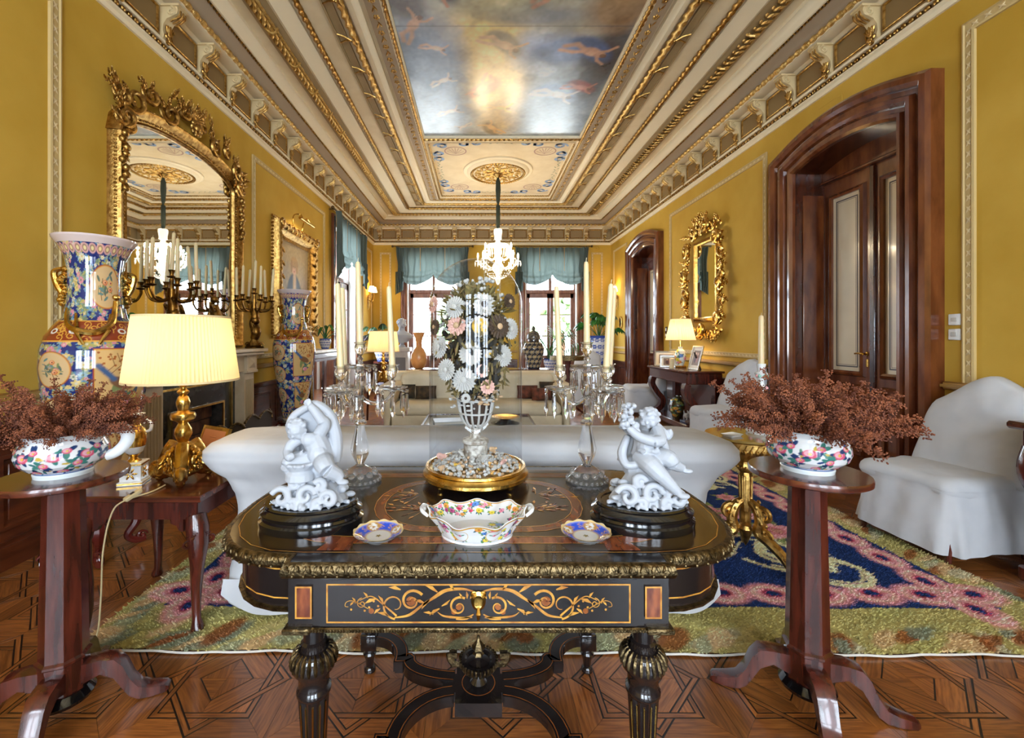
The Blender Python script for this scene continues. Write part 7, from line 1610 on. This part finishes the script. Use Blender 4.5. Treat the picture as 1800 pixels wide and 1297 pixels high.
for tier, (n, rad, z_) in enumerate([(8, .36, .46), (6, .26, .62)]):
    for k in range(n):
        a = 2 * PI * (k + .5 * tier) / n; x, y = rad * C(a), rad * Sn(a)
        m = MB(); m.tube(cr([(.05 * C(a), .05 * Sn(a), z_ - .12), (x * .5, y * .5, z_ - .17), (x * .9, y * .9, z_ - .1), (x, y, z_ - .04)], 5), .011, 7); m.lathe([(.012, -.045), (.045, -.035), (.05, -.028), (.014, -.022), (.014, .03)], 12, (x, y, z_)); ao = m.obj('arm', CRYL, ch)
        bb = MB(); bb.lathe([(.001, .03), (.012, .03), (.017, .055), (.012, .09), (.002, .115)], 10, (x, y, z_)); bb.obj('candle_bulb', BULB, ao)
        for q in range(4):
            aa_ = 2 * PI * q / 4; d = link(bpy.data.objects.new('pendant_drop', dme), ao); d.location = (x + .047 * C(aa_), y + .047 * Sn(aa_), z_ - .035)
cn = MB()
for k in range(20):
    a = 2 * PI * k / 20
    for q in range(8): cn.ell((.19 * C(a) * (1 - q * .02) , .19 * Sn(a) * (1 - q * .02), .69 - .022 * q), .009, 6, 4)
    for q in range(7): t_ = q / 6; cn.ell(((.3 - .22 * t_) * C(a), (.3 - .22 * t_) * Sn(a), .36 - .24 * t_ - .05 * Sn(PI * t_)), .01, 6, 4)
stuff(cn.obj('bead_chains', CRYL, ch))
for k in range(8): lamp_light((.36 * C(2 * PI * k / 8), .36 * Sn(2 * PI * k / 8), .61), 5, .018, (1, .8, .52), par=ch)
def sconce(M_, a, label):
    t = thing('wall_sconce', label, 'sconce', tuple(M_ @ Vector((a, 2.2, 0))), 0, 'pair of lit wall sconces'); inv = Matrix.Translation(-Vector(M_ @ Vector((a, 2.2, 0)))) @ M_ @ Matrix.Translation((a, 2.2, 0))
    m = MB(); m.ell((0, 0, .01), (.04, .18, .015), 10, 8, inv); m.tube(cr([(0, -.22, .02), (.02, -.1, .04), (0, .0, .03), (0, .12, .05)], 5), [.006, .014, .014, .01], 7, M=inv)
    for k in range(5): leafy(m, inv @ rot(rz=PI / 2 + (k - 2) * .5, t=(0, .02 * k, .03)), .08, .015)
    m.obj('backplate', GOLD, t)
    for sg in (-1, 1):
        b = MB(); b.tube(cr([(0, .02, .03), (sg * .06, -.02, .1), (sg * .1, .06, .13), (sg * .1, .14, .13)], 5), .009, 7, M=inv); b.lathe([(.02, 0), (.024, .006), (.008, .01), (.008, .05)], 10, M=inv @ rot(rx=-PI / 2, t=(sg * .1, .14, .13))); bo = b.obj('branch', GOLD, t)
        s2 = MB(); s2.lathe([(.085, 0), (.05, .13)], 20, M=inv @ rot(rx=-PI / 2, t=(sg * .1, .21, .13)), cap=False); s2.obj('shade', translucent('sconce_shade', S(255, 236, 200), (1, .8, .5), 2.6) if 'sconce_shade' not in MATS else MATS['sconce_shade'], bo)
    lamp_light(tuple(inv @ Vector((0, .3, .16))), 7, .05, par=t)
sconce(ML, 10.42, 'lit gilt wall sconce near the far left corner'); sconce(MR, 10.42, 'lit gilt wall sconce near the far right corner')

# ================================================================ right wall: rococo mirror, console and what stands on it
rm = thing('rococo_mirror', 'ornate carved giltwood mirror above the console on the right wall', 'mirror', (XR, 6.35, 2.15))
KR = Matrix(((0, 0, -1, 0), (1, 0, 0, 0), (0, 1, 0, 0), (0, 0, 0, 1)))
MB().box(-.3, .3, -.56, .56, .02, .03, KR).obj('mirror_plate', MIRR, rm, False)
f = MB(); f.sweep([(-.02, .02), (-.02, .05), (.0, .06), (.04, .045), (.06, .02)], [(-.3, .56), (.3, .56), (.3, -.56), (-.3, -.56)], True, KR); f.obj('inner_frame', GILT, rm, ang=40)
cs = MB(); r_ = random.Random(12)
for k in range(60):
    a = 2 * PI * k / 60; u, v = C(a), Sn(a); m_ = max(abs(u) / .36, abs(v) / .64); x, z_ = u / m_, v / m_
    out = r_.uniform(.03, .13); x += u * out; z_ += v * out; an = math.atan2(v, u)
    leafy(cs, KR @ rot(rz=an + r_.uniform(-1.3, 1.3), t=(x, z_, .07)), r_.uniform(.12, .2), .03, .8)
    if k % 3 == 0: scroll(cs, KR @ rot(rz=an + 1.2 * (-1) ** k, t=(x + u * .05, z_ + v * .05, .08)), r_.uniform(.06, .1), .02, 1.3, (-1) ** (k // 3))
for (x, z_, rad, tn, dr_) in [(-.36, .52, .13, 1.3, 1), (.4, .5, .13, 1.3, -1), (-.42, -.1, .1, 1.2, 1), (.47, .1, .12, 1.3, -1), (.46, -.3, .12, 1.2, 1), (-.38, -.55, .12, 1.2, -1), (.4, -.6, .12, 1.2, 1), (-.12, .74, .13, 1.4, 1), (.18, .72, .13, 1.4, -1), (0, -.72, .1, 1.4, 1)]: scroll(cs, KR @ rot(t=(x, z_, .09)), rad, .028, tn, dr_)
for k in range(20): leafy(cs, KR @ rot(rz=PI / 2 + r_.uniform(-1.3, 1.3), t=(r_.uniform(-.2, .2), r_.uniform(.66, .84), .1)), r_.uniform(.1, .18), .03, .9)
cs.obj('carved_scrolls', GILT, rm).scale = (1, 1.12, 1.02)
co = thing('console_table', 'mahogany console with scrolled legs carrying the lamp and photographs', 'console', (2.99, 6.35, 0))
MB().box(-.26, .26, -.66, .66, .83, .86, b=.008).obj('console_top', MAHOGX, co); MB().box(-.23, .25, -.62, .62, .68, .83, b=.01).obj('frieze', MAHOG, co); MB().box(-.24, .26, -.64, .64, .06, .14, b=.01).obj('lower_shelf', MAHOG, co)
for sg in (-1, 1):
    m = MB(); L2 = [(p[0], p[1]) for p in cr([(-.2, .68, 0), (-.22, .58, 0), (-.15, .45, 0), (-.06, .33, 0), (-.08, .22, 0), (-.18, .14, 0)], 5)]; m.sweep([(-.04, -.05), (.04, -.05), (.04, .05), (-.04, .05)], L2, False, Matrix(((1, 0, 0, 0), (0, 0, 1, sg * .56), (0, 1, 0, 0), (0, 0, 0, 1)))); m.obj('scroll_leg', MAHOG, co); MB().lathe([(.001, 0), (.045, 0), (.05, .03), (.035, .06), (.001, .06)], 12, (-.16, sg * .54, 0)).obj('bun_foot', MAHOG, co); MB().box(.14, .24, sg * .58 - .05, sg * .58 + .05, .14, .68).obj('rear_support', MAHOG, co)
MB().box(.2, .24, -.52, .52, .14, .68).obj('back_panel', MAHOGX, co)
t = thing('console_lamp', 'lit lamp with flowered porcelain base on the console', 'lamp', (3.0, 6.42, .86))
MB().box(-.06, .06, -.06, .06, 0, .03, b=.006).obj('gilt_base', GILT, t)
cv = Canvas(.5, .3, .008, hexc(226, 216, 200)); flowers(cv, 14, .028, 4)
lathe_canvas('porcelain_body', cv, [(.04, .03), (.05, .05), (.075, .12), (.08, .18), (.06, .25), (.03, .28), (.03, .31)], PORCC, t); MB().tube([(0, 0, .3), (0, 0, .45)], .012, 8).obj('stem', GILT, t); pleated(t, .205, .135, .41, .72, 60); MB().lathe([(.001, .45), (.015, .45), (.03, .52), (.02, .57), (.001, .58)], 12).obj('bulb', BULB, t); lamp_light((0, 0, .53), 12, .04, par=t)
def photo(label, X, Y, Z, rz, w_, h_, seed):
    t = thing('photo_frame', label, 'picture frame', (X, Y, Z), rz, 'photographs on the console'); T = rot(rx=-.25)
    b = MB(); b.sweep([(0, 0), (0, .012), (.02, .012), (.02, 0)], [(-w_ / 2, .02), (-w_ / 2, h_), (w_ / 2, h_), (w_ / 2, .02)], True, T @ Matrix(((1, 0, 0, 0), (0, 0, -1, 0), (0, 1, 0, 0), (0, 0, 0, 1)))); b.obj('silver_frame', M('silver', S(206, 204, 200), .2, 1), t)
    cv = Canvas(w_, h_, .006, hexc(214, 206, 190)); cv.rect(w_ * .15, w_ * .85, h_ * .2, h_ * .85, hexc(120, 96, 80)); cv.ell(w_ * .4, h_ * .5, w_ * .12, h_ * .2, hexc(70, 40, 44)); cv.ell(w_ * .6, h_ * .5, w_ * .1, h_ * .18, hexc(150, 90, 80)); cv.ell(w_ * .4, h_ * .72, w_ * .06, h_ * .06, hexc(206, 160, 130)); cv.ell(w_ * .6, h_ * .7, w_ * .06, h_ * .06, hexc(206, 160, 130))
    XX, YY = np.meshgrid(cv.x - w_ / 2, cv.y); o = grid_obj('photograph', np.stack([XX, np.zeros_like(XX) + .002, YY], -1), cv.a, PAINTC, t); o.rotation_euler = (-.25, 0, 0)
    MB().box(-.02, .02, 0, .006, 0, h_ * .8, rot(rx=.35, t=(0, .1, 0))).obj('strut', SOOT, t)
photo('wide silver photo frame left of the console lamp', 2.93, 6.75, .86, -.5, .3, .22, 1); photo('small silver photo frame in front of the console lamp', 2.86, 6.5, .86, -.4, .2, .16, 2); photo('tall silver photo frame right of the console lamp', 2.98, 6.0, .86, -1.55, .24, .32, 3)
candle('candle', 'short thick candle on the console beside the photographs', (2.83, 6.33, .86), .15, (0, 0), .03, .03)
t = thing('covered_jar', 'gold and black jar on the console lower shelf', 'jar', (2.85, 6.2, .14)); cv = Canvas(.5, .4, .008, hexc(56, 44, 24)); flowers(cv, 26, .024, 8, pal=[(196, 150, 60), (170, 120, 50), (120, 110, 60)]); lathe_canvas('jar_body', cv, [(.05, 0), (.06, .02), (.1, .12), (.11, .2), (.09, .27), (.05, .3), (.055, .33)], PORCC, t)
t = thing('dog_figurine', 'small pale animal figurine on a blue base on the console lower shelf', 'figurine', (2.86, 5.92, .14)); MB().box(-.06, .06, -.1, .1, 0, .03, b=.006).obj('blue_base', M('navy_base', S(40, 56, 90), .3), t)
d = MB(); d.tube([(0, .05, .09), (0, -.03, .1)], [.035, .03], 10); d.ell((0, -.05, .14), (.025, .03, .028), 10, 8); d.ell((0, -.08, .135), (.012, .018, .012), 8, 6); d.tube([(0, .08, .1), (0, .1, .15)], [.012, .008], 6)
for sx in (-1, 1):
    d.ell((sx * .02, -.045, .165), (.008, .01, .014), 8, 6)
    for y in (-.03, .05): d.tube([(sx * .02, y, .09), (sx * .022, y, .03)], [.013, .011], 8)
remesh(d, 'figurine_body', BISC, t, .004, 2)
t = thing('oval_miniature', 'small oval framed miniature on the right wall near the far corner', 'picture', (XR, 10.2, 1.66)); MB().lathe([(.08, 0), (.1, .01), (.1, .025), (.08, .03), (.075, .015)], 28, sx=1, sy=1.5, M=KR, cap=False).obj('oval_frame', GOLD, t); MB().lathe([(.001, .014), (.08, .014)], 28, sy=1.5, M=KR).obj('picture_face', M('dark_miniature', S(120, 128, 116), .3, col2=S(60, 58, 50), vs=18), t)

# ================================================================ the far seating group
kt = thing('coffee_table', 'low dark glass-topped coffee table between the two sofas', 'table', (.0, 4.4, RZ))
MB().box(-.56, .56, -.42, .42, .4, .43, b=.006).obj('glossy_top', M('dark_glass_top', S(60, 64, 74), .04, coat=.6), kt); tr = MB(); tr.sweep([(0, .385), (0, .435), (.02, .435), (.02, .385)], [(-.56, -.42), (.56, -.42), (.56, .42), (-.56, .42)], True); tr.obj('frame', MAHOG, kt, False)
for sx in (-1, 1):
    for sy in (-1, 1): MB().tube([(sx * .5, sy * .36, .39), (sx * .51, sy * .37, .2), (sx * .52, sy * .38, 0)], [.035, .025, .02], 8).obj('leg', MAHOG, kt)
t = thing('gilt_dish', 'shallow gilt dish on the coffee table', 'dish', (.28, 4.5, RZ + .432)); MB().lathe([(.05, 0), (.06, .005), (.14, .03), (.15, .032), (.13, .026), (.05, .01), (.001, .01)], 32).obj('dish_body', GILT, t)
t = thing('coffee_table_book', 'pale art book lying on the coffee table', 'book', (-.3, 4.35, RZ + .43), .2); MB().box(-.15, .15, -.11, .11, 0, .003, b=.001).obj('cover', M('book_cover', S(190, 196, 206), .4), t); MB().box(-.145, .145, -.105, .108, .003, .024).obj('pages', M('paper', S(226, 222, 210), .8), t); MB().box(-.15, .15, -.11, .11, .024, .028, b=.001).obj('cover', M('book_cover', S(190, 196, 206), .4), t)
CUSH = M('tapestry_cushion', S(84, 62, 36), .9, col2=S(36, 34, 26), vs=14, detail=4); CUSH2 = M('tapestry_red', S(120, 62, 40), .9, col2=S(64, 38, 26), vs=14, detail=4)
def cushion(label, X, Y, Z, s_, mt_, tilt, rz=0.):
    t = thing('tapestry_cushion', label, 'cushion', (X, Y, Z), rz, 'tapestry cushions on the far sofa'); m = MB(); rows = []
    N_ = 12
    for sgn in (1,): 
        for i in range(N_ + 1):
            u = -1 + 2 * i / N_; rows.append([(s_ * u * (1 - .06 * (1 - abs(C(a))) ), .0 + .075 * Sn(a) * max(0, (1 - u * u)) ** .5, s_ * .62 * C(a)) for a in [2 * PI * j / 16 for j in range(16)]])
    m.loft(rows, M=rot(rx=tilt, t=(0, 0, s_ * .62))); m.obj('cushion_cover', mt_, t); tr = MB(); tr.tube([(s_ * .9 * u, 0, s_ * .62 + s_ * .6 * v) for u, v in [(-1, -.6), (-.5, -1), (.5, -1), (1, -.6)]], .008, 5, M=rot(rx=tilt)); tr.obj('piping', CUSH2, t)
sy_ = 5.82; sz = RZ + .47
cushion('dark tapestry cushion at the left end of the far sofa', -1.0, sy_, sz, .15, CUSH, -.25); cushion('tapestry cushion beside the left-end one on the far sofa', -.7, sy_ - .05, sz, .14, CUSH, -.25, .1)
cushion('russet tapestry cushion left of the pair at the right of the far sofa', .66, sy_, sz, .14, CUSH2, -.3); cushion('large dark tapestry cushion at the right end of the far sofa', 1.0, sy_, sz, .18, CUSH, -.25, -.1); cushion('russet tapestry cushion in front of the large one on the far sofa', .82, sy_ - .2, sz, .13, CUSH2, -.4)
# sofa table with vase and jar
so = thing('sofa_table', 'narrow dark table behind the far sofa carrying vase and jar', 'table', (0, 6.78, 0)); MB().box(-1.1, 1.1, -.2, .2, .78, .82, b=.008).obj('table_top', MAHOGX, so)
for sx in (-1, 1):
    for sy in (-1, 1): MB().box(sx * 1.0 - .03, sx * 1.0 + .03, sy * .15 - .03, sy * .15 + .03, 0, .78).obj('leg', MAHOG, so, False)
t = thing('alabaster_vase', 'amber alabaster vase with flared neck behind the far sofa', 'vase', (-.93, 6.75, .82)); MB().lathe([(.06, 0), (.08, .01), (.11, .06), (.13, .14), (.125, .22), (.09, .29), (.05, .34), (.045, .4), (.06, .48), (.09, .55), (.095, .57), (.085, .57), (.04, .42), (.001, .4)], 32).obj('vase_body', M('alabaster', S(206, 150, 92), .3, col2=S(178, 116, 64), vs=6, sub=.2), t)
t = thing('ginger_jar', 'dark patterned lidded jar behind the far sofa', 'jar', (.86, 6.75, .82)); cv = Canvas(.8, .6, .008, hexc(44, 44, 54))
for k in range(12):
    for q in range(6): x, y = .8 * (k + .5 * (q % 2)) / 12, .06 + q * .09; cv.flower(x, y, .032, hexc(150, 140, 120), hexc(196, 150, 70), 6); cv.stroke([(x, y), (x + .033, y + .045), (x, y + .09)], .005, hexc(176, 150, 100))
lathe_canvas('jar_body', cv, [(.09, 0), (.1, .02), (.12, .1), (.16, .24), (.165, .32), (.13, .4), (.085, .43), (.085, .46)], PORCC, t); MB().lathe([(.1, .455), (.105, .465), (.1, .52), (.07, .57), (.03, .59), (.018, .6), (.028, .62), (.02, .65), (.002, .67)], 28).obj('lid', M('jar_lid', S(50, 50, 60), .15, col2=S(120, 110, 90), vs=30), t)
# end table, second gilt lamp
t = thing('end_table', 'small dark end table under the far lamp', 'table', (-1.5, 6.5, RZ)); MB().box(-.24, .24, -.24, .24, .55, .59, b=.008).obj('table_top', MAHOGX, t)
for sx in (-1, 1):
    for sy in (-1, 1): MB().tube([(sx * .2, sy * .2, .55), (sx * .22, sy * .22, .25), (sx * .23, sy * .23, 0)], [.025, .018, .015], 8).obj('leg', MAHOG, t)
gilt_lamp('lit gilt table lamp at the left end of the far sofa', -1.43, 6.5, RZ + .591, 8, cord=False)
# bust on pedestal
t = thing('bust_pedestal', 'white marble pedestal under the bust by the left far window', 'pedestal', (-1.4, 7.9, 0)); MB().box(-.17, .17, -.17, .17, 0, .1, b=.01).obj('base', WMARB, t); MB().box(-.13, .13, -.13, .13, .1, 1.05).obj('shaft', WMARB, t, False); MB().box(-.17, .17, -.17, .17, 1.05, 1.13, b=.015).obj('cap', WMARB, t); MB().box(-.09, .09, -.136, -.13, .2, .95).obj('dark_panel', M('grey_marble', S(120, 118, 120), .3), t, False)
t = thing('marble_bust', 'white marble bust of a person on the pedestal', 'bust', (-1.4, 7.9, 1.131)); d = MB(); d.lathe([(.001, 0), (.07, 0), (.07, .02), (.035, .05), (.03, .09), (.001, .1)], 20)
d.lathe([(.001, .08), (.1, .09), (.19, .17), (.2, .22), (.12, .27), (.06, .3), (.055, .36), (.001, .36)], 24, sy=.6); head(d, (0, -.01, .43), .088, (.6, -.8, 0), 3); remesh(d, 'bust_body', BISC, t, .009, 2)
# ---- plants
def leaf_blade(mb, M_, l, w_, droop, n=7):
    rows = []
    for i in range(n + 1):
        u = i / n; ww = w_ * Sn(PI * (.08 + .92 * u) ** .8) * (1 if i < n else .05); rows.append([(l * u, -ww, -droop * u * u * l + .12 * ww), (l * u, 0, -droop * u * u * l), (l * u, ww, -droop * u * u * l + .12 * ww)])
    mb.loft(rows, False, M=M_)
def plant(name, label, X, Y, Z, kind, n, s_, seed, mt_=LEAFG):
    t = thing(name, label, 'plant', (X, Y, Z)); q_ = random.Random(seed)
    for k in range(n):
        a = k * 2.4 + q_.uniform(-.3, .3); el = q_.uniform(.5, 1.35); l = s_ * q_.uniform(.7, 1.1); ex, ez = l * C(el), l * Sn(el)
        m = MB(); m.tube(cr([(0, 0, 0), (ex * .4, 0, ez * .6), (ex, 0, ez)], 5), [.01, .006, .004], 6); st_ = m.obj('stem', LEAFG, t); st_.rotation_euler = (0, 0, a)
        lf_ = MB()
        if kind == 'palm':
            for j in range(9):
                u = .35 + .65 * j / 8
                for sg in (-1, 1): leaf_blade(lf_, rot(0, .1, sg * 1.0, (ex * u, 0, ez * (u ** .8))), s_ * .42 * (1.1 - .5 * abs(u - .6)), .014, .5, 5)
            leaf_blade(lf_, rot(0, -el * .3, 0, (ex, 0, ez)), s_ * .3, .014, .5)
        elif kind == 'lobed':
            for sg in (-1, 1):
                for j in range(4): leaf_blade(lf_, rot(0, .5, sg * (.35 + .4 * j), (ex, 0, ez)), s_ * .36 * (1 - .1 * j), s_ * .07, .3, 5)
            leaf_blade(lf_, rot(0, .5, 0, (ex, 0, ez)), s_ * .42, s_ * .09, .3, 5)
        else: leaf_blade(lf_, rot(0, .2, 0, (ex, 0, ez)), s_ * .5, s_ * .1, .7)
        lf_.obj('leaf', mt_, st_, False)
    return t
def cachepot(label, X, Y, Z, r_, h, blue=True):
    t = thing('planter', label, 'planter', (X, Y, Z)); cv = Canvas(.8, .4, .01, hexc(226, 230, 236))
    for k in range(14):
        for q in range(4): x, y = .8 * (k + .5 * (q % 2)) / 14, .06 + q * .09; cv.flower(x, y, .032, hexc(50, 76, 150), hexc(226, 230, 240), 6); 
    cv.rect(0, .8, 0, .03, hexc(50, 76, 150)); cv.rect(0, .8, .36, .4, hexc(60, 86, 160))
    lathe_canvas('pot_body', cv, [(r_ * .6, 0), (r_ * .62, h * .05), (r_ * .95, h * .6), (r_, h * .8), (r_ * .9, h * .92), (r_ * 1.05, h)], PORCC, t); MB().lathe([(r_ * 1.0, h), (r_ * .85, h * .9), (.001, h * .9)], 24, cap=False).obj('soil', SOOT, t)
t = thing('plant_stand', 'small round stand under the blue and white planter', 'stand', (2.65, 9.5, 0)); MB().lathe([(.001, .68), (.24, .68), (.26, .7), (.25, .73), (.001, .73)], 28).obj('stand_top', MAHOG, t); MB().lathe([(.2, 0), (.18, .04), (.05, .1), (.04, .5), (.1, .68)], 16, cap=False).obj('stem', MAHOG, t)
cachepot('blue and white planter by the right far window', 2.65, 9.5, .731, .26, .62); plant('leafy_plant', 'lobed leafy plant in the blue and white planter', 2.65, 9.5, 1.29, 'lobed', 13, .6, 5)
t = thing('plant_stand', 'low stand under the palm by the right far window', 'stand', (1.68, 10.1, 0)); MB().lathe([(.16, 0), (.14, .05), (.06, .1), (.06, .45), (.15, .5), (.15, .52), (.001, .52)], 20).obj('stem', MAHOG, t)
cachepot('small planter holding the palm', 1.68, 10.1, .521, .16, .3); plant('palm', 'slender green palm before the right far window', 1.68, 10.1, .79, 'palm', 9, 1.0, 8)
t = thing('plant_stand', 'round stand under the plant beside the left window', 'stand', (-2.05, 9.3, 0)); MB().lathe([(.2, 0), (.18, .05), (.06, .1), (.05, .7), (.2, .76), (.2, .8), (.001, .8)], 20).obj('stem', MAHOG, t)
cachepot('planter in the far left corner', -2.05, 9.3, .801, .2, .35); plant('leafy_plant', 'large lobed leafy plant in the far left corner', -2.05, 9.3, 1.12, 'lobed', 14, .55, 9, M('dark_leaf', S(48, 84, 46), .35, col2=S(52, 34, 40), vs=4)); 
t = cachepot('small white planter on the mirrored cabinet', XL + .3, 6.7, 1.131, .09, .16); plant('orchid', 'orchid with long leaves on the mirrored cabinet', XL + .3, 6.7, 1.27, 'blade', 9, .26, 3)
# gueridon and covered chairs at the far right
t = thing('gueridon', 'round side table with brass gallery beside the far sofa', 'table', (1.55, 7.5, 0)); MB().lathe([(.001, .93), (.3, .93), (.31, .945), (.3, .96), (.001, .96)], 32).obj('round_top', MAHOG, t); MB().lathe([(.305, .92), (.312, .92), (.312, .99), (.305, .99)], 32, cap=False).obj('brass_gallery', OLDBR, t); MB().lathe([(.03, .1), (.05, .3), (.03, .6), (.06, .93)], 14, cap=False).obj('column', MAHOG, t)
for k in range(3): m = MB(); m.tube(cr([(.02, 0, .2), (.12, 0, .12), (.24, 0, .02), (.28, 0, .015)], 5), [.03, .025, .018, .012], 8); o = m.obj('foot', MAHOG, t); o.rotation_euler = (0, 0, k * 2.094)
o = slip_chair('white slipcovered chair far back, beside the gueridon', 2.1, 8.4, -PI / 2 - .3, 9.); o['group'] = 'white covered chairs along the right wall'
